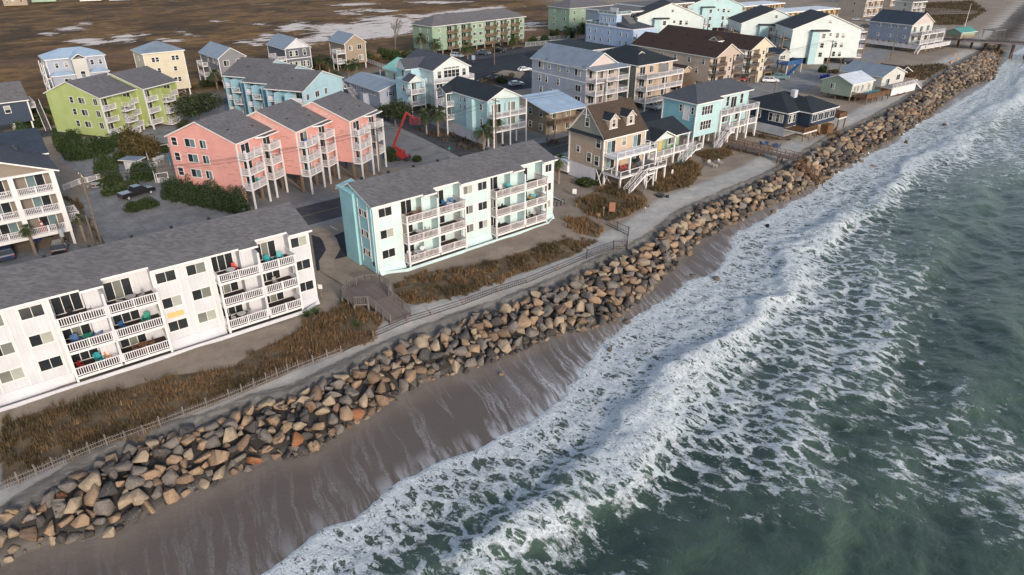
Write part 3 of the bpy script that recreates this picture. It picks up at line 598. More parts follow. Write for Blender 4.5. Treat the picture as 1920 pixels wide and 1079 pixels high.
class B:
    def __init__(s, name, label, cat, origin, heading, group=None):
        s.h = heading; s.o = origin; s.r = thing(name, label, cat, (origin[0], origin[1], origin[2] if len(origin) > 2 else 0), math.pi / 2 - R(heading), group)
        s.W = MB(); s.wm = []
    def mi(s, mat):
        if mat not in s.wm: s.wm.append(mat)
        return s.wm.index(mat)
    def blk(s, x0, x1, y0, y1, z0, z1, mat): s.W.box(x0, x1, y0, y1, z0, z1, s.mi(mat)); return s
    def pent(s, prof, ax, a, b, mat): s.W.prism(prof, ax, a, b, s.mi(mat)); return s
    def done(s, name='wall'): s.W.build(name, s.wm, s.r); s.W = MB(); s.wm = []; return s
    def part(s, name, mb, mats, parent=None): return mb.build(name, mats, parent or s.r)
    def win(s, face, u, z, w=1.0, h=1.3, style='sash', glass='mix', at_=0.0, trim='white'):
        """window centred at (u, z) on a face: F y=at_, B, L x=at_, R"""
        f, g = winmesh(w, h, style, glass, trim)
        loc, rz = {'F': ((u, at_, z), 0), 'B': ((u, at_, z), math.pi), 'L': ((at_, u, z), -math.pi / 2), 'R': ((at_, u, z), math.pi / 2)}[face]
        o = link('door' if style[:4] == 'door' and h > 1.7 else 'window', f, s.r, loc, rz); link('pane', g, o); return o
    def wins(s, face, us, zs, **k):
        for z in zs:
            for u in us: s.win(face, u, z, **k)
    def rail(s, p, q, z, style='bal', h=1.0, mat='white_rail', parent=None):
        L = math.hypot(q[0] - p[0], q[1] - p[1]); o = link('railing', railmesh(L, style, h, mat), parent or s.r, (p[0], p[1], z), math.atan2(q[1] - p[1], q[0] - p[0])); return o
    def deck(s, x0, x1, y0, y1, z, sides='FLR', style='bal', mat='deck_dk', edge='white', h=1.0, th=.28, railmat='white_rail', name='balcony'):
        b = MB(); b.box(x0, x1, y0, y1, z - th, z - .02, 1); b.box(x0 + .06, x1 - .06, y0 + .06, y1 - .06, z - .03, z, 0)
        o = b.build(name, (mat, edge), s.r)
        if 'F' in sides: s.rail((x0, y0 + .03), (x1, y0 + .03), z, style, h, railmat, o)
        if 'B' in sides: s.rail((x0, y1 - .1), (x1, y1 - .1), z, style, h, railmat, o)
        if 'L' in sides: s.rail((x0 + .1, y0 + .1), (x0 + .1, y1), z, style, h, railmat, o)
        if 'R' in sides: s.rail((x1 - .03, y0 + .1), (x1 - .03, y1), z, style, h, railmat, o)
        return o
    def posts(s, xys, z0, z1, w=.22, mat='white', name='post'):
        for x, y in xys: link(name, postmesh(z1 - z0, w, mat), s.r, (x, y, z0))
    def gable(s, x0, x1, y0, y1, z, rise, ax='x', mat='sh_grey', ov=.45, th=.2, f=.5, trim='white', wall=None, zb=None, parent=None, z1=None):
        """pitched roof over the rectangle; ridge along ax, at fraction f; wall = material of the body built under it down to zb; z1 = second eave height"""
        a0, a1, b0, b1 = (x0, x1, y0, y1) if ax == 'x' else (y0, y1, x0, x1)
        bm_ = b0 + (b1 - b0) * f; z1 = z if z1 is None else z1
        s0 = rise / (bm_ - b0); s1 = (z + rise - z1) / (b1 - bm_)
        if wall:
            prof = [(b0, zb), (b1, zb), (b1, z1 - .02), (bm_, z + rise - .02), (b0, z - .02)]
            s.pent(prof, 'x' if ax == 'x' else 'y', a0, a1, wall)
        t = th; mb = MB()
        pr = [(b0 - ov, z - s0 * ov), (bm_, z + rise), (b1 + ov, z1 - s1 * ov), (b1 + ov, z1 - s1 * ov + t), (bm_, z + rise + t), (b0 - ov, z - s0 * ov + t)]
        mb.prism(pr, ax, a0 - ov, a1 + ov, caps=1, side=[1, 1, 1, 0, 0, 1])
        o = mb.build('roof', (mat, trim), parent or s.r); return o
    def hip(s, x0, x1, y0, y1, z, rise, mat='sh_grey', ov=.45, th=.2, trim='white', run=None):
        X0, X1, Y0, Y1 = x0 - ov, x1 + ov, y0 - ov, y1 + ov; w_, d_ = X1 - X0, Y1 - Y0; k = (min(w_, d_) / 2) if run is None else run
        if w_ >= d_: r0, r1 = (X0 + k, (Y0 + Y1) / 2), (X1 - k, (Y0 + Y1) / 2)
        else: r0, r1 = ((X0 + X1) / 2, Y0 + k), ((X0 + X1) / 2, Y1 - k)
        if r0[0] > r1[0] + 1e-6: r0 = r1 = ((r0[0] + r1[0]) / 2, r0[1])
        mb = MB(); c = [(X0, Y0), (X1, Y0), (X1, Y1), (X0, Y1)]; zt = z + rise
        R0 = (*r0, zt + th); R1 = (*r1, zt + th); C = [(a, b, z + th) for a, b in c]; D = [(a, b, z - .02) for a, b in c]
        for k_ in range(4): mb.quad([D[k_], D[(k_ + 1) % 4], C[(k_ + 1) % 4], C[k_]], 1)
        mb.quad([D[3], D[2], D[1], D[0]], 1)
        if w_ >= d_: mb.quad([C[0], C[1], R1, R0]); mb.quad([C[1], C[2], R1]); mb.quad([C[2], C[3], R0, R1]); mb.quad([C[3], C[0], R0])
        else: mb.quad([C[0], C[1], R0]); mb.quad([C[1], C[2], R1, R0]); mb.quad([C[2], C[3], R1]); mb.quad([C[3], C[0], R0, R1])
        return mb.build('roof', (mat, trim), s.r)
    def corner(s, xys, z0, z1, w=.16, mat='white'):
        for x, y in xys: MB().box(x - w / 2 - .01, x + w / 2 + .01, y - w / 2 - .012, y + w / 2 + .012, z0, z1).build('corner_board', mat, s.r)
    def band(s, x0, x1, y0, y1, z, h=.22, mat='white'):
        b = MB(); e = .035
        b.box(x0 - e, x1 + e, y0 - e, y0 + .01, z, z + h); b.box(x0 - e, x1 + e, y1 - .01, y1 + e, z, z + h); b.box(x0 - e, x0 + .01, y0 + .01, y1 - .01, z, z + h); b.box(x1 - .01, x1 + e, y0 + .01, y1 - .01, z, z + h)
        return b.build('trim_band', mat, s.r)
    def stair(s, p, q, w, mat='deck_grey', rmat='white_rail', style='open', name='stair', rh=.95):
        """straight flight from p (bottom) to q (top), both (x, y, z)"""
        p, q = Vector(p), Vector(q); d = Vector((q.x - p.x, q.y - p.y, 0)); L = d.length; d.normalize(); n_ = max(3, int((q.z - p.z) / .19)); sd_ = Vector((-d.y, d.x, 0)) * (w / 2); b = MB()
        for i in range(n_):
            c = p + (q - p) * ((i + .5) / n_); c2 = c + d * (L / n_ * .55); c1 = c - d * (L / n_ * .55); b.bar(c1, c2, w, .05, 0)
        for sg in (-1, 1):
            b.bar(p + sd_ * sg, q + sd_ * sg, .07, .28, 1)
        o = b.build(name, (mat, rmat), s.r); r_ = MB()
        for sg in (-1, 1):
            up = Vector((0, 0, rh)); r_.bar(p + sd_ * sg + up, q + sd_ * sg + up, .08, .08); r_.bar(p + sd_ * sg + up * .5, q + sd_ * sg + up * .5, .05, .05)
            for i in range(4): c = p + (q - p) * (i / 3) + sd_ * sg; r_.bar(c, c + up, .1)
        r_.build('railing', rmat, o); return o
    def vents(s, pts, parent=None):
        b = MB()
        for x, y, z in pts: b.box(x - .16, x + .16, y - .16, y + .16, z, z + .3)
        return b.build('roof_vent', 'black', s.r)
    def w(s, x, y, z=0):
        """local to world"""
        a = R(s.h); X = (math.sin(a), math.cos(a)); Y = (-math.cos(a), math.sin(a)); return (s.o[0] + X[0] * x + Y[0] * y, s.o[1] + X[1] * x + Y[1] * y, z)
    def rz(s, extra=0): return math.pi / 2 - R(s.h) + extra

# ---- small furniture (made once, copied)
def adirondack_proto(mat, name, label, cat='chair'):
    r = thing(name, label, cat, (0, 0, -50)); b = MB()
    for i in range(5): b.bar((-.24 + .12 * i, .18, .36), (-.27 + .135 * i, .5, 1.0 - abs(i - 2) * .05), .11, .03)
    b.build('backrest', mat, r); b = MB()
    for i in range(5): b.box(-.28, .28, -.38 + .12 * i, -.28 + .12 * i, .36 - .03 * i, .39 - .03 * i)
    b.build('seat', mat, r); b = MB()
    for x in (-.34, .34): b.box(x - .07, x + .07, -.45, .35, .56, .60)
    b.build('armrest', mat, r); b = MB()
    for x in (-.31, .31): b.box(x - .03, x + .03, -.42, -.34, 0, .56); b.bar((x, .25, 0), (x, .2, .56), .06, .06)
    b.build('leg', mat, r); return r
def chair_proto(mat, name, label):
    r = thing(name, label, 'chair', (0, 0, -50)); MB().box(-.23, .23, -.22, .22, .42, .46).build('seat', mat, r)
    b = MB(); b.box(-.23, .23, .2, .24, .5, .95); b.build('backrest', mat, r); b = MB()
    for x in (-.2, .2):
        for y in (-.2, .2): b.box(x - .02, x + .02, y - .02, y + .02, 0, .42)
    b.box(-.23, -.19, -.2, .2, .62, .66).box(.19, .23, -.2, .2, .62, .66); b.build('legs', mat, r); return r
def table_proto(mat, name, label, rad=.5, h=.72):
    r = thing(name, label, 'table', (0, 0, -50)); MB().cyl((0, 0, h - .04), (0, 0, h), rad, n=18).build('table_top', mat, r)
    b = MB().cyl((0, 0, 0), (0, 0, h - .04), .05, n=8); b.cyl((0, 0, 0), (0, 0, .04), .28, n=10); b.build('pedestal', mat, r); return r
PROTO = {}
def put(kind, mat, loc, rz, label, group=None):
    """first use makes the piece, later uses copy it"""
    k = (kind, mat)
    if k not in PROTO:
        f = {'adk': adirondack_proto, 'chair': chair_proto, 'table': table_proto}[kind]; nm = {'adk': 'adirondack_chair', 'chair': 'patio_chair', 'table': 'round_table'}[kind]
        r = f(mat, nm, label); r.location = loc; r.rotation_euler = (0, 0, rz); r['label'] = label; PROTO[k] = r
        if group: r['group'] = group
        return r
    return dup(PROTO[k], loc, rz, label, group)

# ------------------------------------------------------------------ the two long sea-front condo blocks (white, mint)
def condo(name, label, origin, heading, X1, wallm, sidem, railm, pairs, windows, trimc='white', depth=8.4, left_end=True):
    """pairs: (x0, xm, x1) of twin balcony bays; everything between them is solid wall flush with y=0"""
    b = B(name, label, 'condo building', origin, heading)
    pairs = sorted(pairs); Z0, ZE = 0.0, 9.35; rec = 1.7
    b.blk(0, X1, rec, depth, Z0, ZE, wallm)
    edges = [0.0]
    for x0, xm, x1 in pairs: edges += [x0, x1]
    edges.append(X1)
    for i in range(0, len(edges), 2): b.blk(edges[i], edges[i + 1], 0, rec, Z0, ZE, wallm)
    for x0, xm, x1 in pairs: b.blk(xm - .12, xm + .12, -1.3, rec, 1.0, ZE - .5, wallm)
    for x0, xm, x1 in pairs: b.blk(x0, x1, rec - .6, rec, 0, .72, wallm); b.blk(xm - 1.5, xm - .12, .35, rec, 1.0, ZE + .05, wallm)
    ridge_y = depth * .62; rise = 1.75
    sl_ = rise / (ridge_y + .45)
    b.pent([(rec, ZE), (depth, ZE), (ridge_y, ZE + rise - .1), (rec, ZE + sl_ * (rec + .45) - .08)], 'x', 0, X1, sidem)
    for i in range(0, len(edges), 2): b.pent([(0, ZE), (rec, ZE), (rec, ZE + sl_ * (rec + .45) - .08), (0, ZE + .02)], 'x', edges[i], edges[i + 1], sidem)
    b.done()
    # roof: one slab with its eave cut back over the right half of each balcony pair
    mb = MB(); t = .22; s0 = rise / (ridge_y + .45)
    def strip(xa, xb, y0, bot_side=1):
        z0 = ZE + s0 * (y0 + .45) ; mb.prism([(y0, z0 - .03), (ridge_y, ZE + rise), (depth + .6, ZE + .05), (depth + .6, ZE + .05 + t), (ridge_y, ZE + rise + t), (y0, z0 - .03 + t)], 'x', xa, xb, caps=1, side=[1, 1, 1, 0, 0, 1])
    cuts = [-.35]
    for x0, xm, x1 in pairs: cuts += [(xm - 1.4, 0), (xm + 1.0, 1), (x1 + .15, 0)]
    xa = -.35; segs = []
    for x0, xm, x1 in pairs:
        segs += [(xa, xm - 1.7, -.45), (xm - 1.7, xm + .35, -.75), (xm + .35, x1 - .05, .25)]; xa = x1 - .05
    segs.append((xa, X1 + .35, -.45))
    for a_, c_, y0 in segs: strip(a_, c_, y0)
    mb.build('roof', ('sh_grey', 'white'), b.r)
    vb = MB()
    for i in range(int(X1 / 4)): vb.box(2 + i * 4, 2.3 + i * 4, ridge_y + .7, ridge_y + 1.0, ZE + rise - .2, ZE + rise + .25)
    vb.build('roof_vent', 'black', b.r)
    # balconies
    for x0, xm, x1 in pairs:
        for k, z in enumerate((.95, 3.75, 6.55)):
            for a_, c_, right in ((x0, xm - .12, 0), (xm + .12, x1, 1)):
                dk = b.deck(a_, c_, -1.35, rec - .02, z, 'F' + ('R' if right else 'L'), 'bal', 'deck_dk', 'white', .98, railmat=railm)
                b.win('F', a_ + (1.45 if not right else 1.6), z + 1.05, 2.4, 1.95, 'door3', 'mix' if (k + right) % 2 else 'dark', rec)
                # outer leg of each stack
            b.posts([(x0 + .12, -1.25)] if k == 0 else [], 0, 7.4, .2)
        b.posts([(x1 - .12, -1.25)], 0, 7.4, .2)
        lw = MB(); 
        for yy in (-.7, .2): lw.box(x0, x1, yy, yy + .12, .30, .46)
        lw.build('floor_beam', 'steelm', b.r)
    for (u, zs, w_, sty) in windows:
        for i, z in enumerate(zs): b.win('F', u, z, w_, 1.12, 'slide', ('mix', 'dark', 'pale', 'half', 'mix', 'dark')[(i * 2 + int(u)) % 6])
    for (u, zs, w_, sty) in windows:
        for sx_ in (-w_ / 2 - .2, w_ / 2 + .2): MB().box(u + sx_ - .05, u + sx_ + .05, -.035, 0, 1.0, ZE - .1).build('wall_trim', 'white', b.r)
    for x in edges: MB().box(x - .07 if x > 0 else x - .02, x + .07 if x < X1 else x + .02, -.04, .0, .1, ZE - .05).build('wall_trim', 'white', b.r)
    # flared skirt along the foot of the front
    for i in range(0, len(edges), 2): MB().prism([(-.02, .95), (-.02, .55), (-.55, .05), (-.62, .05), (-.06, .95)], 'x', edges[i] + .05, edges[i + 1] - .05).build('base_flare', wallm, b.r)
    return b
wh = fr0 = None
# white block: origin is its right corner in the survey, so step back along the front
hW = 51.5; aW = R(hW)
oR = at(597, 567); Lw = 47.0
oW = (oR.x - math.sin(aW) * Lw, oR.y - math.cos(aW) * Lw)
wp = [(Lw - 11.0, Lw - 6.4, Lw - 2.35), (Lw - 25.9, Lw - 21.6, Lw - 16.9), (Lw - 41.5, Lw - 37.0, Lw - 32.5)]
ww = [(Lw - 1.25, (8.35, 5.4, 2.6), 1.85, 0), (Lw - 12.6, (8.35, 5.4, 2.6), 1.85, 0), (Lw - 15.6, (8.35, 5.4, 2.6), 1.85, 0), (Lw - 27.4, (8.35, 5.4, 2.6), 1.85, 0), (Lw - 30.6, (8.35, 5.4, 2.6), 1.85, 0)]
CW = condo('condo_building', 'long white three storey condo block with grey roof and stacked white balconies', oW, hW, Lw, 's_white', 's_white', 'white_rail', wp, ww)
CW.part('yellow_panel', MB().box(Lw - 16.4, Lw - 14.75, -.03, -.002, 3.6, 4.2), 'yellow')
hT = 50; oT = at(710, 516)
LT = 31.0
tp = [(4.0, 8.95, 13.5), (18.7, 24.2, 28.7)]
tw = [(1.75, (8.35, 5.4, 2.6), 1.85, 0), (14.2 + .6, (8.35, 5.4, 2.6), 1.5, 0), (17.3, (8.35, 5.4, 2.6), 1.5, 0), (29.85, (8.35, 5.4, 2.6), 1.2, 0)]
CT = condo('condo_building', 'mint green three storey condo block with flared end wall and grey roof', (oT.x, oT.y), hT, LT, 's_teal', 's_teal2', 'pinkish_rail', tp, tw)
# stepped and flared gable screen on the mint block's left end
sc = MB()
sc.prism([(4.2, 0), (7.7, 0), (7.7, 9.2), (7.85, 9.75), (8.25, 10.12), (4.2, 10.02)], 'x', -.45, 0.0)
sc.prism([(.35, .2), (4.2, .2), (4.2, 10.6), (.35, 9.5)], 'x', -.14, 0.0)
sc.build('end_screen', 's_teal2', CT.r)
for z in (8.0, 5.2, 2.5): CT.win('L', 2.3, z, 1.9, .8, 'door3', 'half', -.14)
tr = MB()
for y in (1.1, 3.5): MB().box(-.2, -.12, y - .07, y + .07, .9, 9.7).build('wall_trim', 'white', CT.r)
tr.quad([(-.55, 4.1, 10.04), (-.55, 8.4, 10.16), (1.3, 7.4, 11.0), (1.3, 4.1, 10.82)]); tr.quad([(-.55, 4.1, 9.94), (1.3, 4.1, 10.6), (1.3, 4.1, 10.82), (-.55, 4.1, 10.04)]); tr.quad([(-.55, 4.1, 9.94), (-.55, 8.4, 10.06), (-.55, 8.4, 10.16), (-.55, 4.1, 10.04)]); tr.quad([(-.55, 8.4, 10.0), (1.3, 7.4, 10.0), (1.3, 7.4, 11.0), (-.55, 8.4, 10.16)]); tr.build('screen_cap', 's_teal2', CT.r)
CT.part('meter_box', MB().box(-.25, -.1, .5, .75, 1.1, 1.7), 'black')
# low sloped base boards in front of both blocks
for bb, X0, X1_, mt in ((CW, 0, Lw, 's_white'), (CT, 0, LT, 's_teal')):
    q = MB(); q.prism([(X0 + (.3 if mt == 's_teal' else 0), -.35 if mt == 's_teal' else -1.6), (X0 + 3.4, -1.6), (X1_ - 2.2, -1.6), (X1_ - .1, -.3), (X1_ - .1, -.15), (X1_ - 2.25, -1.45), (X0 + 3.4, -1.45), (X0 + (.3 if mt == 's_teal' else 0), -.2 if mt == 's_teal' else -1.45)], 'z', 0, .42)
    bb.part('base_board', q, (mt, 'white' if mt == 's_white' else mt))
# balcony furniture on the sea-front blocks
def onb(b, x, y, z): p_ = b.w(x, y); return (p_[0], p_[1], z)
FL = (.95, 3.75, 6.55)
names = ['lowest', 'middle', 'top']
for (b, x, y, f, kind, mat, rz_, lab) in [
    (CW, Lw-4.9, .2, 2, 'adk', 'turquoise', .3, 'left turquoise chair on the top balcony at the right end of the white condo block'), (CW, Lw-3.6, .2, 2, 'adk', 'turquoise', -.3, 'right turquoise chair on the top balcony at the right end of the white condo block'),
    (CW, Lw-9.2, 0, 2, 'table', 'chair_white', 0, 'white wire table on the top balcony beside the red chair'), (CW, Lw-8.5, .8, 2, 'chair', 'coral', .4, 'red chair on a top balcony of the white condo block'),
    (CW, Lw-9.0, 0, 0, 'table', 'chair_white', 0, 'white round table on the lowest balcony near the right end of the white block'), (CW, Lw-9.9, .1, 0, 'chair', 'chair_white', 1.5, 'white chair left of the round table on the lowest balcony of the white block'), (CW, Lw-8.1, .1, 0, 'chair', 'chair_white', -1.5, 'white chair right of the round table on the lowest balcony of the white block'),
    (CW, Lw-24.8, 0, 1, 'adk', 'adirondack_blue', .2, 'left dark blue chair on the middle balcony of the white condo block'), (CW, Lw-22.8, .1, 1, 'adk', 'adirondack_blue', -.2, 'right dark blue chair on the middle balcony of the white condo block'), (CW, Lw-23.8, -.1, 1, 'table', 'green_pl', 0, 'small green table between two dark blue chairs on the white block'),
    (CW, Lw-22.6, .2, 0, 'chair', 'orange', .5, 'orange chair on the lowest balcony of the white condo block'), (CW, Lw-23.4, .3, 0, 'adk', 'turquoise', .4, 'turquoise chair beside the orange chair on the lowest balcony'), (CW, Lw-25.1, 0, 0, 'chair', 'red', 1, 'red chair on the lowest balcony left of the turquoise chair'),
    (CW, Lw-19.3, 0, 0, 'table', 'chair_brown', 0, 'brown wooden table on the lowest balcony of the white block'), (CW, Lw-20.1, -.1, 0, 'chair', 'chair_brown', 1.4, 'brown wooden chair left of the brown table on the white block'), (CW, Lw-18.5, .1, 0, 'chair', 'chair_brown', -1.4, 'brown wooden chair right of the brown table on the white block'),
    (CW, Lw-18.3, .4, 1, 'adk', 'green_pl', -.5, 'dark green chair on the middle balcony right of the partition of the white block'), (CW, Lw-20.6, .2, 1, 'chair', 'adirondack_blue', .5, 'navy chair on the middle balcony above the brown table'),
    (CW, Lw-19.2, 0, 2, 'table', 'cushion', 0, 'grey table on the top balcony in the middle of the white block'), (CW, Lw-20.2, .1, 2, 'chair', 'cushion', 1.2, 'grey chair left of the grey table on the top balcony'), (CW, Lw-18.2, .1, 2, 'chair', 'cushion', -1.2, 'grey chair right of the grey table on the top balcony'),
    (CW, Lw-4.6, .2, 1, 'chair', 'cushion', .2, 'grey chair on the middle balcony at the right end of the white block'), (CW, Lw-24.5, .2, 2, 'chair', 'black', .1, 'black chair on the top left-hand balcony of the white block'), (CW, Lw-22.9, .4, 2, 'chair', 'black', -.3, 'black chair right of the other on the top left-hand balcony of the white block'),
    (CT, 5.0, .1, 2, 'chair', 'chair_brown', .9, 'left wicker chair on the top left balcony of the mint block'), (CT, 7.2, .4, 2, 'chair', 'chair_brown', -.9, 'right wicker chair on the top left balcony of the mint block'), (CT, 6.1, .1, 2, 'table', 'chair_brown', 0, 'wicker table on the top left balcony of the mint block'),
    (CT, 6.6, 0, 1, 'table', 'chair_white', 0, 'white table on the middle left balcony of the mint block'), (CT, 7.5, .2, 1, 'chair', 'cushion', -1, 'grey chair beside the white table on the mint block'), (CT, 8.2, .3, 1, 'chair', 'cushion', -.6, 'grey chair next to the partition on the middle left balcony of the mint block'),
    (CT, 5.1, 0, 0, 'adk', 'chair_white', .3, 'left white slatted chair on the lowest balcony of the mint block'), (CT, 7.0, 0, 0, 'adk', 'chair_white', -.3, 'right white slatted chair on the lowest balcony of the mint block'), (CT, 6.05, -.1, 0, 'table', 'chair_white', 0, 'low white table between two white chairs on the mint block'),
    (CT, 11.3, .4, 2, 'adk', 'adirondack_blue', .3, 'left blue chair on the top balcony of the mint block'), (CT, 12.5, .4, 2, 'adk', 'adirondack_blue', -.2, 'right blue chair on the top balcony of the mint block'), (CT, 11.5, -.4, 2, 'table', 'chair_white', 0, 'white table in front of two blue chairs on the mint block'),
    (CT, 21.0, .1, 2, 'adk', 'chair_white', .2, 'white chair on the top right-hand balconies of the mint block'), (CT, 22.4, .1, 2, 'adk', 'turquoise', -.2, 'pale turquoise chair beside a white one on the mint block'), (CT, 21.2, .1, 1, 'chair', 'black', .4, 'black chair on the middle balcony of the right-hand pair of the mint block'),
    (CT, 25.6, .1, 1, 'adk', 'turquoise', .4, 'left turquoise chair on the middle balcony at the mint block right end'), (CT, 27.4, .1, 1, 'adk', 'turquoise', -.4, 'right turquoise chair on the middle balcony at the mint block right end'), (CT, 26.5, .1, 1, 'table', 'yellow', 0, 'yellow table between two turquoise chairs on the mint block'),
    (CT, 26.2, .1, 0, 'chair', 'cushion', .3, 'left grey chair on the lowest balcony at the mint block right end'), (CT, 27.4, .1, 0, 'chair', 'cushion', -.3, 'right grey chair on the lowest balcony at the mint block right end'), (CT, 20.6, .1, 0, 'chair', 'black', .3, 'black chair on the lowest balcony of the right-hand pair of the mint block')]:
    put(kind, mat, onb(b, x, y, FL[f]), b.rz(rz_), lab, 'balcony furniture')

# ------------------------------------------------------------------ other buildings
def O(px, py, z): q = at(px, py, z); return (q.x, q.y)
def gridw(b, face, us, zs, at_=0.0, w=1.0, h=1.3, style='sash', gl=('mix', 'dark', 'pale')):
    for i, u in enumerate(us):
        for j, z in enumerate(zs): b.win(face, u, z, w, h, style, gl[(i * 2 + j) % len(gl)], at_)
def stilts(b, x0, x1, y0, y1, z, nx, ny, w=.3, mat='post'):
    for i in range(nx):
        for j in range(ny):
            x = x0 + (x1 - x0) * i / max(1, nx - 1); y = y0 + (y1 - y0) * j / max(1, ny - 1)
            link('stilt', postmesh(z, w, mat), b.r, (x, y, 0))

# --- charcoal roofed condo at the left edge (origin = its right front corner)
c = B('condo_building', 'taupe gabled condo with white framed balconies at the left edge of town', 'condo building', O(135, 428, 2.4), 50.7)
FZ = (2.5, 5.35, 8.2)
c.blk(-18, -.0, 1.9, 15, 2.3, 11, 's_taupe'); c.pent([(-18, 11.02), (0, 11.02), (-9, 14.3)], 'y', .15, 15, 's_taupe')
c.blk(-18, 0, 9, 15, 0, 2.3, 's_taupe'); c.done()
c.gable(-18, 0, 0, 15, 11, 3.4, 'y', 'sh_slate', .6)
r2 = c.gable(-13.5, .5, 9, 18, 11.2, 2.6, 'x', 'sh_navy', .3)
fr = MB()
for z in FZ: fr.box(-18, 0, -.1, .25, z - .45, z + .02); 
fr.box(-18, 0, -.1, .25, 10.75, 11.05)
for x in (-.3, -5.1, -9.8, -14.6): fr.box(x - .32, x + .3, -.16, .31, 2.1, 10.9)
c.part('balcony_frame', fr, 'white')
for z in FZ:
    d = MB().box(-18, 0, .0, 1.9, z - .2, z).build('balcony', 'deck_grey', c.r)
    for x in (-4.8, -9.5, -14.3): c.rail((x, .02), (x + 4.2, .02), z, 'bal', 1.0, 'white_rail', d)
    for x in (-2.3, -7.0, -11.7): c.win('F', x, z + 1.15, 2.0, 2.1, 'door2', 'blue' if z > 3 else 'mixb', 1.9)
c.posts([(-.2, .3), (-5.1, .3), (-9.8, .3), (-14.6, .3), (-.2, 6)], 0, 2.3, .34)
c.deck(.05, 1.7, 3.2, 6.8, 2.5, 'FRB', 'bal', 'deck', 'white'); c.vents([(-3, 6, 13), (-3.2, 7, 13.1), (-5, 8, 13.8)])
c.win('R', 3.5, 6.7, 1, 1.4, 'sash', 'mix', 0); c.win('R', 9, 9.4, 1, 1.4, 'sash', 'mix', 0)
CLEFT = c
c = B('house', 'grey roofed house tucked behind the taupe gabled condo at the left edge', 'house', c.w(-3, 24)[:2], 50.7)
c.gable(-14, 0, 0, 11, 7.5, 2.6, 'x', 'sh_grey', .4, wall='s_taupe', zb=0); c.done(); gridw(c, 'F', (-2, -5, -8), (5.8,))

# --- three stepped coral blocks
PK = B('condo_building', 'coral pink stilted condo building of three stepped gabled blocks', 'condo building', O(300 + 870 / 4.904, 180 + 1045 / 4.904, 0), 19)
for i in range(3):
    x0, f = .1 + 9.05 * i, 1.4 - 4.65 * i; x1 = x0 + 9.05; k = f + 13.3
    PK.pent([(f + .02, 3.2 if i or 1 else 2), (k, 3.2), (k, 10.6), (f + 6.95, 13.3), (f + .02, 10.6)], 'x', x0, x1, 's_pink')
    PK.done(); PK.gable(x0, x1, f - (.0), k, 10.62, 2.75, 'x', 'sh_grey', .3, f=.522)
    eb = MB(); eb.prism([(x0 + 4.3, f - .3), (x0 + 9.3, f - .3), (x0 + 9.3, f - 1.3), (x0 + 5.3, f - 1.3)], 'z', 10.3, 10.52, caps=0, side=[1, 1, 1, 1]); eb.build('porch_roof', ('sh_grey', 'white'), PK.r)
    for z in (3.3, 5.75, 8.2):
        PK.deck(x0 - .05, x0 + 4.0, f - 1.6, f, z, 'FLR', 'bal', 'deck_grey', 'white', .95)
        PK.deck(x0 + 5.7, x0 + 8.7, f - 1.6, f, z, 'FLR', 'bal', 'deck_grey', 'white', .95)
        PK.win('F', x0 + 1.9, z + 1.0, 1.9, 1.9, 'door2', 'mix' if i % 2 else 'dark', f); PK.win('F', x0 + 7.2, z + 1.0, 1.7, 1.9, 'door2', 'dark', f)
    PK.posts([(x0 + .1, f - 1.55), (x0 + 3.9, f - 1.55), (x0 + 5.8, f - 1.55), (x0 + 8.6, f - 1.55)], 0, 10.3 if 0 else 9.2, .24)
    for xx in (x0 + .4, x0 + 4.5):
        for yy in (f + .4, f + 4.5, f + 9): link('stilt', postmesh(3.2, .34, 'post'), PK.r, (xx, yy, 0))
    br = MB(); br.bar((x0 + .4, f + .45, .3), (x0 + .4, f + 4.4, 3.0), .14); br.build('brace', 'post', PK.r)
    PK.corner([(x0, f)], 3.2, 10.4)
    PK.vents([(x0 + 2.2, f + 3, 11.8), (x0 + 4.5, f + 4.5, 12.3), (x0 + 6.9, f + 2, 11.4), (x0 + 3.3, f + 8.6, 12.6)])
PK.blk(.12, .5, 1.5, 14.68, 0, 3.2, 's_pink'); PK.done('lower_wall')
for z in (9.95, 7.45, 4.95):
    PK.win('L', 13.4, z, 1.0, 1.25, 'sash', 'dark', .1); PK.win('L', 10.3, z, 1.9, 1.25, 'slide', 'mixb', .1); PK.win('L', 7.75, z, 1.15, 1.25, 'slide', 'mixb', .1)
st = MB()   # bare scraped patches on the gables
sr = random.Random(5)
for i in (1, 2):
    x0, f = .1 + 9.05 * i, 1.4 - 4.65 * i
    for _ in range(16): a = sr.uniform(3.2, 8.6); L_ = sr.uniform(.3, .9); z = 10.85 + (a - 1.2) * .39 - sr.uniform(.5, 1.2); st.box(x0 - .012, x0, f + a, f + a + L_, z, z + sr.uniform(.1, .3))
st.build('scraped_paint', 'pinkscrape' if 'pinkscrape' in M else 'white', PK.r)
st = MB()
for _ in range(34): a = sr.uniform(1.8, 14); z = sr.uniform(3.6, 10.3); L_ = sr.uniform(.3, 1.6); st.box(.085, .1, a, min(14.5, a + L_), z, z + .05)
for i in (1, 2):
    x0, f = .1 + 9.05 * i, 1.4 - 4.65 * i
    for _ in range(20): a = sr.uniform(.6, 3.6); z = sr.uniform(3.8, 9.8); st.box(x0 - .012, x0, f + a, f + a + sr.uniform(.2, .9), z, z + .05)
st.build('exposed_board', 'post', PK.r)
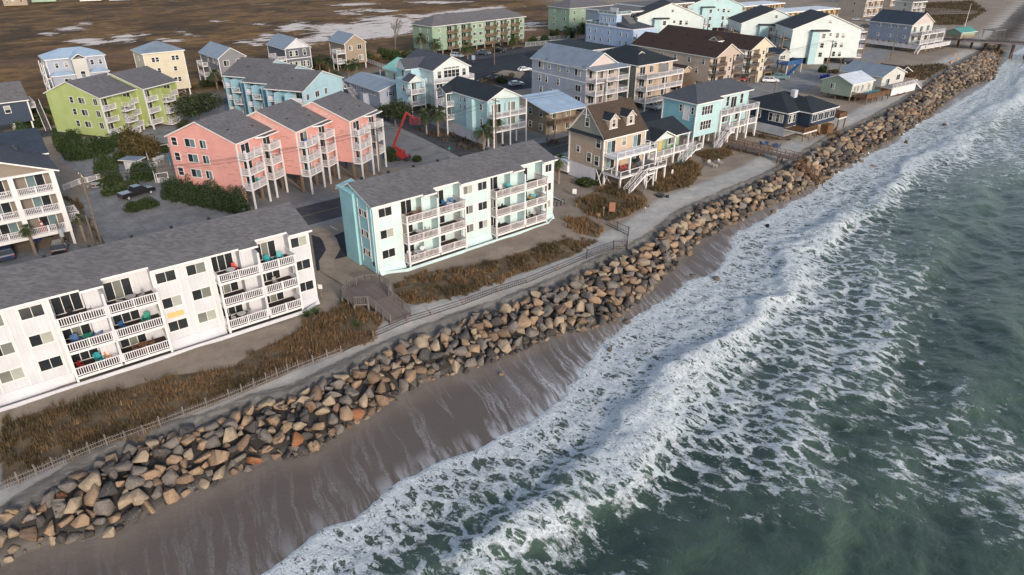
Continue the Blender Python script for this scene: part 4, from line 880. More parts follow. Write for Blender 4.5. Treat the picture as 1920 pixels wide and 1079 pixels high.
for (i, fl, dx, kind, mat, lab) in [(0, 0, 1.2, 'adk', 'turquoise', 'left turquoise chair on the lowest balcony of the coral building'), (0, 0, 2.9, 'adk', 'turquoise', 'right turquoise chair on the lowest balcony of the coral building'), (0, 2, 1.2, 'adk', 'chair_white', 'white chair on the top corner balcony of the coral building'),
                                    (1, 2, 1.6, 'adk', 'adirondack_blue', 'dark blue chair on the top balcony of the middle coral block'), (1, 0, 1.3, 'adk', 'turquoise', 'turquoise chair on the lowest balcony of the middle coral block'), (2, 2, 1.0, 'adk', 'chair_white', 'white chair on the top balcony of the far coral block'),
                                    (2, 1, .9, 'adk', 'chair_white', 'left white chair on the middle balcony of the far coral block'), (2, 1, 2.2, 'adk', 'chair_white', 'right white chair on the middle balcony of the far coral block'), (0, 1, 7.2, 'adk', 'green_pl', 'green chair on the middle inner balcony of the near coral block')]:
    x0, f = .1 + 9.05 * i, 1.4 - 4.65 * i; p_ = PK.w(x0 + dx, f - .8); put(kind, mat, (p_[0], p_[1], (3.3, 5.75, 8.2)[fl]), PK.rz(), lab, 'balcony furniture')

# --- two lime green blocks
c = B('condo_building', 'lime green condo building of two gabled blocks with white X railed landings', 'condo building', O(186.4, 184.4, 8.9), 19)
for i, (x0, f, dz) in enumerate(((0, 0, 0), (9.7, -2.0, .1))):
    x1 = x0 + 9.7; k = f + 15; ze = 8.9 + dz
    c.pent([(f + 1.5, .6), (k, .6), (k, ze), (f + 7.9, ze + 2.7), (f + 1.5, ze + .55)], 'x', x0, x1, 's_green')
    c.blk(x0, x0 + .25, f, f + 1.5, .6 if i == 0 else 1.8, ze, 's_green'); c.blk(x0 + 3.3, x0 + 3.55, f - 1.2, f + 1.5, .8, ze - .4, 's_green'); c.blk(x0 + 6.4, x0 + 6.65, f - .9, f + 1.5, .8, ze - 1.0, 's_green')
    c.blk(x1 - .25, x1, f, f + 1.5, 1.8, ze, 's_green'); c.done(); c.gable(x0, x1, f, k, ze, 2.75, 'x', 'sh_grey', .35, f=.53)
    for z in (1.3, 3.8, 6.3):
        c.deck(x0 + .2, x0 + 3.3, f - .25, f + 1.5, z, 'F', 'fine', 'deck_grey', 'white', .95); c.win('F', x0 + 1.7, z + 1.0, 2.2, 1.8, 'door3', 'mix', f + 1.5)
        c.deck(x0 + 3.6, x0 + 6.4, f - 2.2, f + 1.5, z - .6, 'FLR', 'cross', 'deck_grey', 'white', .95); c.deck(x0 + 6.7, x1 - .3, f - .25, f + 1.5, z, 'F', 'fine', 'deck_grey', 'white', .95)
        c.win('F', x0 + 8.1, z + 1.0, 1.8, 1.8, 'door2', 'dark', f + 1.5)
    for z in (.7, 3.2): c.stair((x0 + 4.2, f - 1.6, z), (x0 + 4.2, f + 1.2, z + 2.4), .9)
    stilts(c, x0 + .5, x1 - .4, f + .1, f + 4, 1.3, 3, 2, .3, 'white')
    c.corner([(x0, f)], 1, ze - .1, .22)
for z in (8.0, 5.5, 3.0): c.win('L', 8.0, z, .9, 1.2, 'sash', 'dark', 0); c.win('L', 5.2, z, 1.6, 1.2, 'slide', 'mix', 0); c.win('L', 1.4, z, 1.0, 1.25, 'slide', 'dark', 0)
c.vents([(3, 9, 11.3)])

# --- sky blue stepped building behind the coral one
c = B('condo_building', 'sky blue condo building of three stepped roofs with outside stairs', 'condo building', O(567, 172, 9.5), 19)
for i in range(3):
    y0, x0 = 9.35 * i, 4.6 * i; x1 = x0 + 15.8; y1 = y0 + 9.35
    c.blk(x0 + 1.6, x1, y0, y1, 1.0, 9.5, 's_ltblue'); c.blk(x0, x0 + 1.6, y0, y0 + .25, 1.0, 9.5, 's_ltblue'); c.blk(x0, x0 + 1.6, y1 - .25, y1, 1.0, 9.5, 's_blue'); c.blk(x0 - 1.2, x0 + 1.6, y0 + 3.6, y0 + 3.85, .6, 9.0, 's_blue'); c.blk(x0 - 1.2, x0 + 1.6, y0 + 6.3, y0 + 6.55, .6, 9.0, 's_blue')
    c.pent([(x0, 9.5), (x1, 9.5), (x0 + 7.8, 12.3)], 'y', y0, y1, 's_ltblue'); c.done(); c.gable(x0, x1, y0, y1, 9.5, 2.85, 'y', 'sh_grey', .35, f=.49)
    for z in (1.4, 4.2, 7.0):
        for ya, yb, xo, sty in ((y0 + .3, y0 + 3.6, 0, 'solid'), (y0 + 3.9, y0 + 6.3, -1.6, 'cross'), (y0 + 6.6, y1 - .3, 0, 'solid')):
            d = c.deck(x0 + xo, x0 + 1.6, ya, yb, z - (.6 if xo else 0), 'L', sty, 'deck_grey', 'white', .95)
        c.win('L', y0 + 1.9, z + 1.0, 1.9, 1.8, 'door2', 'dark', x0 + 1.6); c.win('L', y0 + 8.0, z + 1.0, 1.9, 1.8, 'door2', 'dark', x0 + 1.6)
    for z in (.9, 3.7): c.stair((x0 - .9, y0 + 4.4, z), (x0 + 1.3, y0 + 4.4, z + 2.5), .9)
    c.vents([(x0 + 4, y0 + 5, 11)])
for x, w_ in ((1.6, .9), (5.2, 1.4), (8.6, .9)):
    for z in (8.0, 5.2, 2.4): c.win('F', x, z, w_, 1.2, 'slide', 'dark', 0)

# --- small houses on the marsh side
def marsh_house(lab, px, py, z, h, W, D, roof, wall, kind, rise, hh='house'):
    b = B(hh, lab, 'house', O(px, py, z), h)
    if kind == 'hip': b.blk(0, W, 0, D, 1.8, z, wall); b.done(); b.hip(0, W, 0, D, z, rise, roof)
    else: b.gable(0, W, 0, D, z, rise, 'y', roof, .4, wall=wall, zb=1.8); b.done()
    stilts(b, .3, W - .3, .3, D - .3, 1.8, 3, 3, .3, 'white'); b.corner([(0, 0), (W, 0), (0, D)], 1.8, z - .05); return b
b = marsh_house('pale blue hip roofed house with white entrance tower at the marsh edge', 85, 114, 9.5, 51, 13.8, 8.8, 'mt_blue', 's_ltgrey', 'hip', 2.0)
b.blk(5.6, 9.0, -2.8, 0, 1.8, 9.6, 's_pale'); b.blk(0.2, 5.5, -2.6, 0, 1.8, 5.6, 's_ltgrey'); b.blk(9.1, 13.6, -2.6, 0, 1.8, 5.6, 's_ltgrey'); b.done('lower_wall')
b.gable(5.6, 9.0, -2.8, 3, 9.6, 1.1, 'y', 'mt_blue', .25); b.hip(.2, 5.4, -2.6, .3, 5.6, .9, 'mt_blue', .3); b.hip(9.2, 13.6, -2.6, .3, 5.6, .9, 'mt_blue', .3)
gridw(b, 'F', (2.2, 4.4, 10.6, 12.6), (8.0,), 0, .7, 1.2); gridw(b, 'F', (3.6, 11.4), (4.2,), -2.6, 1.6, 1.2, 'slide'); b.win('F', 7.4, 5.6, 1.0, 1.5, 'sash', 'blue', -2.8); gridw(b, 'L', (2, 6), (8.0, 4.5), 0, .8, 1.2)
b.posts([(-.8, 0), (-.8, 4), (-.8, 8.5)], 0, 8.5, .2); b.deck(-1.0, 0, 0, 8.8, 5, 'L', 'bal'); b.deck(-1.0, 0, 0, 8.8, 2.2, 'L', 'bal')
b = marsh_house('tall cream four storey house with grey hip roof', 267.5, 102.5, 11.5, 49, 10.0, 9.0, 'mt_grey', 's_cream', 'hip', 2.2)
gridw(b, 'F', (2.2, 3.2, 7.2, 8.2), (9.9,), 0, .75, 1.1, 'sash', ('dark',)); gridw(b, 'F', (3.1, 7.2), (7.2,), 0, .75, 1.1, 'sash', ('dark',)); gridw(b, 'F', (6.7, 7.7), (4.4,), 0, .75, 1.1, 'sash', ('dark',)); b.win('L', 5, 10, .8, 1.2, 'sash', 'dark', 0)
xb = MB(); xb.bar((1, .1, .1), (4.5, .1, 1.9), .16); xb.bar((4.5, .2, .1), (1, .2, 1.9), .16); xb.bar((5.5, .1, .1), (9, .1, 1.9), .16); xb.bar((9, .2, .1), (5.5, .2, 1.9), .16); xb.build('brace', 'post', b.r)
b = marsh_house('grey gabled house with grey metal roof at the marsh edge', 409, 110, 8.2, 50, 7.5, 15.4, 'mt_grey', 's_grey', 'gable', 2.4)
gridw(b, 'F', (2.0, 5.6), (6.7, 3.7), 0, 1.5, 1.5, 'row3' if 0 else 'slide', ('mix', 'half')); gridw(b, 'L', (2, 4.5, 9), (7, 4), 0, 1.0, 1.3); b.deck(-1.6, 0, 10, 15, 5, 'FLB', 'bal'); b.deck(-1.6, 0, 10, 15, 2.2, 'FLB', 'bal'); b.posts([(-1.5, 10.1), (-1.5, 14.9)], 0, 6, .18)
b = marsh_house('dark grey house with white gable front and grey roof', 534, 92.5, 8.0, 51, 8.0, 13.9, 'mt_grey', 's_dkgrey', 'gable', 2.7)
b.pent([(.15, 7.95), (7.85, 7.95), (4, 10.55)], 'y', -.03, .0, 's_white'); b.done('gable_panel'); b.win('F', 2.6, 6.5, 2.7, 1.5, 'row3', 'half', 0); b.win('F', 6.1, 6.6, .9, 1.7, 'sash', 'mix', 0); b.win('F', 2.6, 3.2, 3.4, 1.6, 'row4', 'half', 0); b.win('F', 6.2, 3.2, 1.8, 1.6, 'row3', 'half', 0); b.band(0, 8, 0, 13.9, 4.9)
b.deck(-2.4, 0, .5, 8, 4.9, 'FLB', 'bal'); b.posts([(-2.3, .6), (-2.3, 7.9)], 0, 5, .2)
b = marsh_house('tan house with grey metal roof and side balcony by the bare tree', 646, 82.5, 8.0, 52, 7.1, 11.4, 'mt_grey', 's_brown', 'gable', 2.4)
b.win('F', 1.9, 6.5, 1.1, 1.3, 'slide', 'half', 0); b.win('F', 5.0, 6.7, 1.3, 1.4, 'slide', 'dark', 0); b.win('F', 5.2, 3.4, 1.5, 1.5, 'slide', 'pale', 0); b.deck(-3.0, 0, .3, 3.6, 5.2, 'FLB', 'bal'); b.deck(-3.0, 0, .3, 3.6, 2.2, 'FLB', 'bal'); b.posts([(-2.9, .4), (-2.9, 3.5)], 0, 5.2, .2)
# dark blue house at the left edge (origin = right front corner)
c = B('house', 'dark blue stilt house with grey metal roof at the left edge', 'house', O(50, 187, 7.2), 50)
c.blk(-14, 0, 0, 11, 2.6, 7.2, 's_navy'); c.done(); c.gable(-14, 0, -.2, 11, 7.2, 3.0, 'x', 'sh_grey', .35); c.win('F', -7.6, 5.6, 1.8, 1.5, 'slide', 'half', 0); c.win('F', -4, 5.6, 1.0, 1.4, 'sash', 'half', 0); c.corner([(0, 0), (-14, 0)], 2.6, 7.1, .25); stilts(c, -13.5, -.4, .3, 10, 2.6, 5, 3, .3, 'white'); c.stair((2.2, 0, 0), (2.2, 6, 5), 1.1); c.deck(.1, 1.6, 3, 10, 5, 'FRB', 'bal')

# --- long green condo in the distance
c = B('condo_building', 'long pale green hip roofed condo block beside the marsh', 'condo building', O(810, 51, 9.6), 46)
Wd = 46.0; bays = [(6.5, 11.5), (13.5, 18), (25, 31), (33, 36.5), (38.5, 43)]
c.blk(0, Wd, 1.6, 11.5, 1.4, 9.6, 's_mint'); e = [0] + [q for s_ in bays for q in s_] + [Wd]
for i in range(0, len(e), 2): c.blk(e[i], e[i + 1], 0, 1.6, 1.4, 9.6, 's_mint')
c.done(); c.hip(0, Wd, 0, 11.5, 9.6, 3.0, 'sh_grey', .6)
for a_, b_ in bays:
    for z in (1.6, 4.3, 7.0): c.deck(a_, b_, -.7, 1.6, z, 'FLR', 'bal', 'deck_br', 'post', .9, railmat='post'); c.win('F', (a_ + b_) / 2, z + 1, 2.2, 1.8, 'door2', 'dark', 1.6)
for x in (3.2, 20, 23, 12.5, 32, 37.5, 44.5):
    for z in (8.2, 5.5, 2.8): c.win('F', x, z, 1.7 if x > 15 else .9, 1.1, 'slide', 'half' if z > 6 else 'mix', 0)
gridw(c, 'L', (3, 7), (8.2, 5.5, 2.8), 0, .8, 1.1); stilts(c, .5, Wd - .5, .3, 10, 1.4, 12, 2, .3, 'conc')
c = B('condo_building', 'pale green condo block with grey roof beyond the rooftop terrace house', 'condo building', O(1068, 17, 9.6), 52)
c.blk(0, 26, 0, 14, 0, 9.6, 's_mint'); c.done(); c.hip(0, 26, 0, 14, 9.6, 3.2, 'sh_grey', .5); gridw(c, 'F', (3, 8, 13, 18, 23), (8, 5.2, 2.4)); gridw(c, 'L', (3, 10), (8, 5.2, 2.4))

# --- cottages and houses in the middle
c = B('house', 'low grey cottage with blue shutters and grey roof', 'house', O(714, 205, 0), 52)
c.gable(0, 9.3, 0, 18, 4.5, 1.3, 'y', 'mt_grey', .7, wall='s_ltgrey', zb=0); c.done(); c.win('F', 3.0, 3.5, 1.0, 1.0, 'sash', 'mix', 0); c.win('F', 6.0, 3.5, 1.0, 1.0, 'sash', 'mix', 0)
c.part('shutters', MB().box(2.0, 2.35, -.05, 0, 2.9, 4.1).box(3.7, 4.05, -.05, 0, 2.9, 4.1).box(5.0, 5.35, -.05, 0, 2.9, 4.1).box(6.7, 7.05, -.05, 0, 2.9, 4.1), 'adirondack_blue'); gridw(c, 'L', (3, 5, 9, 13), (3.4,), 0, .9, 1.0); c.blk(-1.6, 0, 6, 8, 0, 3.0, 's_ltgrey'); c.done('chimney_closet'); c.stair((-1.0, 9.5, 0), (-1.0, 15.5, 3), 1.1, 'deck'); c.deck(-2.2, 0, 15.5, 19, 3, 'LB', 'bal')
c = B('house', 'cream cottage with mint green metal roof', 'house', O(772.5, 142.5, 4.6), 52)
c.gable(0, 9.6, -1, 15.5, 4.6, 2.3, 'y', 'mt_mint', .5, wall='s_palegrn', zb=0); c.done(); gridw(c, 'L', (2, 6, 10), (3, ), 0, .8, 1.5); c.deck(-1.8, 0, 11, 15.5, .6, 'L', 'bal'); c.posts([(-1.7, 11.2), (-1.7, 15.2)], 0, 4.2, .16)
c.part('skylight', MB().box(2.2, 3.6, 4, 5.0, 5.9, 6.05), 'mt_grey')

c = B('house', 'pale blue three storey house with arched gable windows and white wrap balconies', 'house', O(812.5, 132.5, 10.5), 52)
c.gable(0, 10.2, 0, 15, 10.5, 2.6, 'y', 'sh_slate', .45, wall='s_paleaqua', zb=2.2); c.blk(-5.6, -.0, 3.0, 8.5, 2.2, 8.3, 's_ltblue'); c.blk(-2.6, 0, 6, 13, 2.2, 10.3, 's_ltblue'); c.done()
c.gable(-3.8, 5, 6.5, 11, 10.3, 1.9, 'x', 'sh_slate', .3, wall='s_paleaqua', zb=10.0); c.done('dormer_wall'); c.gable(-5.8, -2.0, 1.6, 4.6, 8.2, 1.3, 'y', 'sh_slate', .25, wall='s_paleaqua', zb=8.0); c.done('porch_gable')
c.win('F', 5.1, 9.3, 4.4, 1.6, 'row4', 'dark', 0); c.win('F', 1.6, 9.3, 1.0, 1.6, 'sash', 'mix', 0); c.win('F', 8.7, 9.3, 1.0, 1.6, 'sash', 'mix', 0); c.win('F', 5.1, 10.6, 4.4, .35, 'row4', 'dark', 0)
for z, s_ in ((7.9, 'fine'), (5.0, 'fine')): c.deck(-1.2, 10.4, -1.9, 0, z, 'FLR', s_, 'deck_grey')
for z in (5.6, 2.9): c.deck(-6.0, -2.0, .8, 3.0, z, 'FLR', 'fine', 'deck_grey'); c.win('F', -3.8, z + 1.1, 1.2, 1.8, 'door2', 'mixb', 3.0)
for x in (1.5, 4.5, 8): c.win('F', x, 6.2, 1.6, 1.9, 'door2', 'dark', 0); c.win('F', x, 3.6, 1.4, 1.4, 'slide', 'dark', 0)
c.posts([(-1.0, -1.8), (2.5, -1.8), (6, -1.8), (10.2, -1.8)], 0, 7.8, .22); c.posts([(-5.9, .9), (-2.1, .9)], 0, 8.2, .22); c.win('L', 10, 8.8, .9, 1.4, 'sash', 'dark', -2.6); c.win('L', 4.7, 6.4, .9, 1.4, 'sash', 'mix', -5.6); stilts(c, .4, 9.8, .5, 14, 2.2, 4, 3, .3, 'white')
c.part('blue_seat_cushions', MB().box(1, 2.6, -1.5, -.8, 5.0, 5.5).box(3, 4.4, -1.5, -.8, 5.0, 5.5), 'adirondack_blue')

c = B('house', 'aqua three storey stilt house with charcoal roof and white porches by the palms', 'house', O(913.7, 190, 9.5), 52)
c.gable(0, 8.2, 0, 16.3, 9.5, 1.9, 'y', 'sh_black', .4, wall='s_aqua', zb=2.7); c.blk(-.9, 0, 4.2, 6.4, 2.7, 9.2, 's_aqua'); c.done()
c.pent([(.1, 9.45), (8.1, 9.45), (4.1, 11.25)], 'y', -.03, .0, 's_paleaqua'); c.done('gable_panel'); gridw(c, 'L', (2.2, 4.9, 5.8), (7.9, 4.9), -.0, .7, 1.2, 'sash', ('dark', 'mix')); gridw(c, 'L', (8, 9.6), (6.8, 8.4), 0, .6, .8, 'sash', ('mix',))
c.gable(-1.8, .3, 12.4, 16.2, 9.2, 1.0, 'x', 'sh_black', .25)
for z in (6.5, 3.7): c.deck(-1.9, 0, 12.3, 16.3, z, 'FLB', 'fine', 'deck_grey'); c.win('L', 14.3, z + 1.1, 1.6, 1.9, 'door2', 'mixb', 0); c.deck(-.2, 8.4, -2.3, 0, z, 'FLR', 'bars', 'deck_grey'); 
for z in (7.6, 4.8): c.win('F', 2.2, z, 2.2, 1.9, 'door3', 'mix', 0); c.win('F', 6.2, z, 1.8, 1.9, 'door2', 'mix', 0)
c.posts([(-1.8, 12.4), (-1.8, 16.2)], 0, 9.2, .22); c.posts([(-.1, -2.2), (4.1, -2.2), (8.3, -2.2)], 0, 9.3, .24); lt = MB()
lt.box(.0, .06, 1, 15.6, .2, 2.7); lt.build('lattice', 'white_rail', c.r); stilts(c, .4, 7.8, .5, 15.8, 2.7, 3, 4, .3, 'white')

c = B('house', 'brown sided house with pale blue sheet roof and porch', 'house', O(1031, 214.5, 5.4), 52)
c.pent([(3.0, 0), (10, 0), (10, 7.1), (3.0, 5.85)], 'x', 1.6, 10.4, 's_brown'); c.done()
mb = MB(); mb.prism([(0, 5.35), (10.3, 7.35), (10.3, 7.52), (0, 5.52)], 'x', 0, 11.2, caps=1, side=[1, 1, 0, 1]); mb.build('roof', ('mt_blue', 'white'), c.r)
gridw(c, 'L', (4.8, 8.4), (4.4, 1.5), 1.6, .9, 1.3, 'sash', ('mixb', 'mix')); c.deck(1.6, 10.4, .4, 3, 2.9, 'FLR', 'bal', 'deck_dk', 'post', railmat='post'); c.posts([(2, .5), (6, .5), (10.2, .5)], 0, 5.3, .18, 'post'); gridw(c, 'F', (4, 8), (4.2, 1.4), 3.0, 1.2, 1.5, 'slide')
BRN = c

c = B('house', 'blue grey three storey house with triple deck porch and dormers', 'house', O(1099.5, 130, 10.5), 52)
c.gable(0, 11, 0, 20.4, 10.5, 3.1, 'y', 'mt_grey', .4, wall='s_ltgrey', zb=.6); c.blk(11, 11.3, .3, 20, .6, 10.4, 's_ltgrey'); c.done()
c.pent([(.15, 10.3), (10.85, 10.3), (5.5, 13.35)], 'y', -.04, -.0, 's_litgable'); c.blk(.1, 10.9, -.035, 0, 1.0, 10.3, 's_litgable'); c.done('gable_panel')  # thin front skin, warm sunlight painted in against the bluish side walls
c.band(0, 11, 0, 20.4, 7.2, .25)
for y in (3.0, 16.8):
    mb = MB(); mb.prism([(y - 1.6, 10.5), (y + 1.6, 10.5), (y + 1.6, 10.7), (y - 1.6, 10.7)], 'x', -.5, .1); mb.build('dormer_roof', 'mt_grey', c.r)
    mb = MB(); mb.quad([(-.55, y - 1.7, 10.75), (-.55, y + 1.7, 10.75), (2.6, y + 1.7, 11.95), (2.6, y - 1.7, 11.95)]); mb.quad([(-.55, y - 1.7, 10.6), (-.55, y + 1.7, 10.6), (-.55, y + 1.7, 10.75), (-.55, y - 1.7, 10.75)], 1); mb.build('dormer_roof', ('mt_grey', 'white'), c.r)
    c.win('L', y, 9.3, 1.9, 1.5, 'slide', 'half', 0)
for y in (6.6, 9.9, 13.6): c.win('L', y, 9.4, .9, 1.2, 'sash', 'pale', 0)
for y in (2.6,): c.win('L', y, 5.6, 1.9, 1.5, 'slide', 'dark', 0); c.win('L', y, 2.9, 1.9, 1.5, 'slide', 'dark', 0)
for y in (10, 14.5, 17.2): c.win('L', y, 6.0, .8, 1.5, 'sash', 'mixb', 0)
for y in (12.5, 16.6): c.win('L', y, 3.2, .9, 1.4, 'sash', 'mixb', 0)
mb = MB(); mb.prism([(-3.5, 10.3), (0.0, 10.75), (0.0, 10.95), (-3.5, 10.5)], 'x', -.1, 11.6, caps=1, side=[1, 1, 0, 1]); mb.build('porch_roof', ('mt_grey', 'white'), c.r)
for z in (1.8, 4.75, 7.7):
    c.deck(.0, 11.5, -3.4, 0, z, 'FLR', 'fine', 'deck_grey', 'white', .95, railmat='white_rail'); c.win('F', 1.9, z + 1.3, 1.8, 1.8, 'slide', 'dark' if z < 7 else 'half', -.04); c.win('F', 5.2, z + 1.1, .9, 2.0, 'door2', 'dark', -.04); c.win('F', 8.2, z + 1.5, 2.4, 1.4, 'slide', 'mix', -.04)
c.posts([(.15, -3.3), (3.9, -3.3), (7.6, -3.3), (11.35, -3.3)], 0, 10.3, .26)
GREYH = c

c = B('house', 'olive three storey stilt house with white glass railed decks', 'house', O(1194, 124, 10.5), 51)
c.blk(0, 13.8, 0, 17.2, 2.2, 10.5, 's_olive'); c.blk(.02, 13.78, -.03, 0, 2.3, 10.4, 's_beige'); c.done(); c.hip(0, 13.8, -.6, 17.2, 10.5, 3.0, 'sh_black', .5)
c.gable(2.8, 7.6, 3.5, 9, 11.7, 1.3, 'y', 'sh_black', .3, wall='s_pale', zb=11.0, th=.12); c.done('dormer_wall'); c.blk(8.2, 8.5, -3.3, 0, 7.9, 10.3, 's_pale'); c.done('side_wall')
for z in (2.1, 5.0, 7.9): c.deck(0, 13.8, -3.6, 0, z, 'FLR', 'fine', 'deck_grey', 'white', 1.0); c.win('F', 2.2, z + 1.1, 1.9, 2.0, 'door2', 'dark', -.03); c.win('F', 5.6, z + 1.3, 1.4, 1.5, 'slide', 'mix', -.03); c.win('F', 11, z + 1.1, 1.9, 2.0, 'door2', 'dark', -.03)
c.posts([(.1, -3.5), (6.9, -3.5), (13.7, -3.5)], 0, 10.4 if 0 else 8.0, .24); stilts(c, .4, 13.4, .4, 16, 2.2, 4, 3, .35, 'conc'); c.corner([(0, 0)], 2.2, 10.4)

# --- tan house with dormers on the beach
W_ = c = B('house', 'tan gabled beach house with walnut roof, two dormers and white decks', 'house', O(1127.5, 350.5, 0), 51)
c.gable(0, 10.5, 0, 8.5, 8.6, 4.6, 'x', 'sh_tan', .35, wall='s_tan', zb=2.9, th=.18); c.done()
c.pent([(.3, 8.8), (8.2, 8.8), (4.25, 12.95)], 'x', -.04, 0, 's_khaki'); c.done('gable_panel')
mb = MB(); mb.prism([(-.5, 8.35), (.0, 8.8), (.0, 8.75)], 'y', -.3, 8.8); mb.build('gable_skirt_roof', 'sh_black', c.r)
gt = MB(); gt.bar((-.4, 3.5, 11.9), (-.4, 5.0, 11.9), .1, .1); gt.bar((-.4, 4.25, 13), (-.4, 4.25, 11.3), .1, .1); gt.build('gable_bracket', 'white', c.r)
for x in (2.9, 7.2):
    c.pent([(x - 1.0, 9.7), (x + 1.0, 9.7), (x + 1.0, 11.3), (x, 12.15), (x - 1.0, 11.3)], 'y', .75, 3.6, 's_dune'); c.done('dormer'); c.gable(x - 1.0, x + 1.0, .8, 3.9, 11.3, .85, 'y', 'sh_black', .28, th=.12); c.win('F', x, 10.6, .75, 1.25, 'sash', 'mix', .75)
    c.band(x - 1.02, x + 1.02, .75, .78, 9.62, .12)
c.corner([(0, 0), (10.5, 0), (0, 8.5)], 2.9, 8.6, .22)
c.win('L', 4.2, 10.6, .9, 1.5, 'sash', 'mix', -.04); c.win('L', 1.3, 7.5, 1.0, 1.6, 'sash', 'mix', 0); c.win('L', 6.2, 5.4, .8, 1.0, 'sash', 'mix', 0); c.win('L', 3.4, 4.5, 1.0, 1.6, 'sash', 'mix', 0); c.win('L', 1.5, 4.3, 1.0, 1.6, 'sash', 'mix', 0)
for z in (6.7, 3.9): c.win('F', 1.8, z + .1, 2.0, 2.1, 'door2', 'blue', 0); c.win('F', 8.4, z + .1, 2.0, 2.1, 'door2', 'blue', 0)
c.win('F', 5.0, 7.3, 1.0, 1.5, 'sash', 'pale', 0); c.deck(-.0, 10.3, -3.2, 0, 5.7, 'FLR', 'open', 'wdeck', 'white', 1.0, name='upper_deck'); c.deck(0, 12.0, -4.3, 0, 2.7, 'FLR', 'open', 'deck_grey', 'white', 1.0, name='lower_deck')
c.posts([(.2, -3.1), (3.4, -3.1), (6.9, -3.1), (10.1, -3.1)], 2.7, 5.45, .3); c.posts([(1.4, -3.0), (.3, -.2), (6.5, -4.1), (9.5, -4.1), (11.8, -4.1), (11.8, -.4)], 0, 2.5, .28)
lt = MB(); 
for y in (0, 1.6, 3.2, 4.8, 6.4): 
    if y: lt.box(-.03, .03, y + .05, y + 1.6 if y < 6 else 8.5, .1, 2.85)
lt.build('lattice_panel', 'white_rail', c.r); xb = MB()
for a_, d_ in ((0, 1.5),): xb.bar((-.0, .1, .1), (.0, 1.5, 2.8), .12); xb.bar((.05, 1.5, .1), (.05, .1, 2.8), .12); xb.bar((.2, 0, .1), (2.2, 0, 2.8), .12); xb.bar((2.2, -.05, .1), (.2, -.05, 2.8), .12)
xb.bar((6, -4.6, .1), (9.3, -4.6, 2.4), .1); xb.bar((9.3, -4.7, .1), (6, -4.7, 2.4), .1); xb.build('brace', 'white', c.r)
c.stair((.8, -5.1, 0), (5.0, -5.1, 2.7), 1.2, 'deck_grey'); c.deck(5.0, 7.0, -5.8, -4.3, 2.7, 'F', 'open', 'deck_grey', 'white', 1.0, name='stair_landing'); c.posts([(5.1, -5.7), (6.9, -5.7)], 0, 2.4, .2)
p_ = c.w(5.5, -2.0); put('table', 'chair_brown', (p_[0], p_[1], 2.7), 0, 'brown table on the lower deck of the tan dormer house'); 
for x, s_ in ((3.2, 'left'), (4.1, 'right')): p_ = c.w(x, -1.6); put('chair', 'coral', (p_[0], p_[1], 2.7), c.rz(.4), f'{s_} dull red chair on the lower deck of the tan dormer house')
p_ = c.w(7.4, -1.2); g_ = thing('grill', 'black barbecue grill on the lower deck of the tan dormer house', 'grill', (p_[0], p_[1], 2.7), c.rz()); MB().box(-.6, .6, -.3, .3, .75, 1.0).build('grill_box', 'black', g_); MB().cyl((-.6, 0, 1.0), (.6, 0, 1.0), .3, n=12).build('lid', 'black', g_); MB().box(-.55, .55, -.25, .25, 0, .75).build('cabinet', 'c_grey', g_)

c = B('cottage', 'small mint cottage with black roof and white railed porch between the tan and teal houses', 'house', W_.w(13.4, 1.2)[:2], 51)
c.blk(.4, 11.6, 2.2, 9.5, 1.9, 5.2, 's_mint'); c.pent([(1.2, 5.1), (7.2, 5.1), (4.2, 6.5)], 'y', .0, 2.4, 's_paleaqua'); c.done(); c.gable(.0, 12, .6, 9.5, 5.2, 2.0, 'x', 'sh_black', .4); c.gable(.9, 7.4, -.2, 4.5, 5.15, 1.5, 'y', 'sh_black', .3)
c.deck(-.4, 13.2, 0 - .2, 2.2, 2.1, 'FLR', 'bars', 'deck_grey', 'white', 1.0, name='porch'); c.win('F', 3.0, 3.5, 2.2, 1.4, 'slide', 'blue', 2.2); c.win('F', 9.0, 3.7, 1.6, 1.4, 'slide', 'mix', 2.2); c.part('door', MB().box(5.2, 6.3, 2.1, 2.2, 2.15, 4.3), 'yellow')
c.posts([(.0, 0), (7.3, 0), (11.4, 0)], 0, 5.2, .3); c.posts([(3.7, 0), (9.4, 0), (13.0, 0)], 0, 2.0, .26); c.blk(.6, 11.4, 2.6, 9.2, 0, 1.9, 's_pale'); c.done('lower_wall'); c.stair((8.4, -1.0, 0), (12.4, -1.0, 2.1), 1.1, 'green_pl'); c.deck(12.3, 13.8, -1.6, 0, 2.1, 'FR', 'open', 'deck_grey')
p_ = c.w(9.5, .8); put('adk', 'green_pl', (p_[0], p_[1], 2.1), c.rz(.3), 'green chair on the porch of the small mint cottage')

# --- teal house on white posts
c = B('house', 'teal two storey beach house with charcoal hip roof on tall white posts', 'house', O(1307, 196.7, 9.4), 52.5)
c.blk(0, 7.7, 0, 8.6, 2.8, 9.4, 's_house_blue'); c.blk(7.7, 20.4, 2.4, 8.6, 2.8, 9.4, 's_house_blue'); c.done(); c.blk(.02, 7.68, -.03, 0, 2.85, 9.3, 's_aqua'); c.blk(7.75, 20.4, 2.37, 2.4, 2.85, 9.3, 's_aqua'); c.done('lit_front_skin')  # paler skin over the fronts, sun side painted brighter than the left wall
c.hip(0, 20.4, 2.0, 8.8, 9.42, 2.3, 'sh_slate', .5, run=3.9); c.hip(0, 7.7, 0, 8.6, 9.40, 2.6, 'sh_slate', .48)
c.win('F', 3.4, 7.9, 3.3, 1.7, 'row4', 'dark', -.03); c.win('F', 3.4, 4.9, 3.3, 1.7, 'row4', 'dark', -.03); c.win('L', 3.9, 8.1, .6, 1.3, 'sash', 'dark', 0); c.win('L', .9, 8.0, .6, 1.3, 'sash', 'dark', 0)
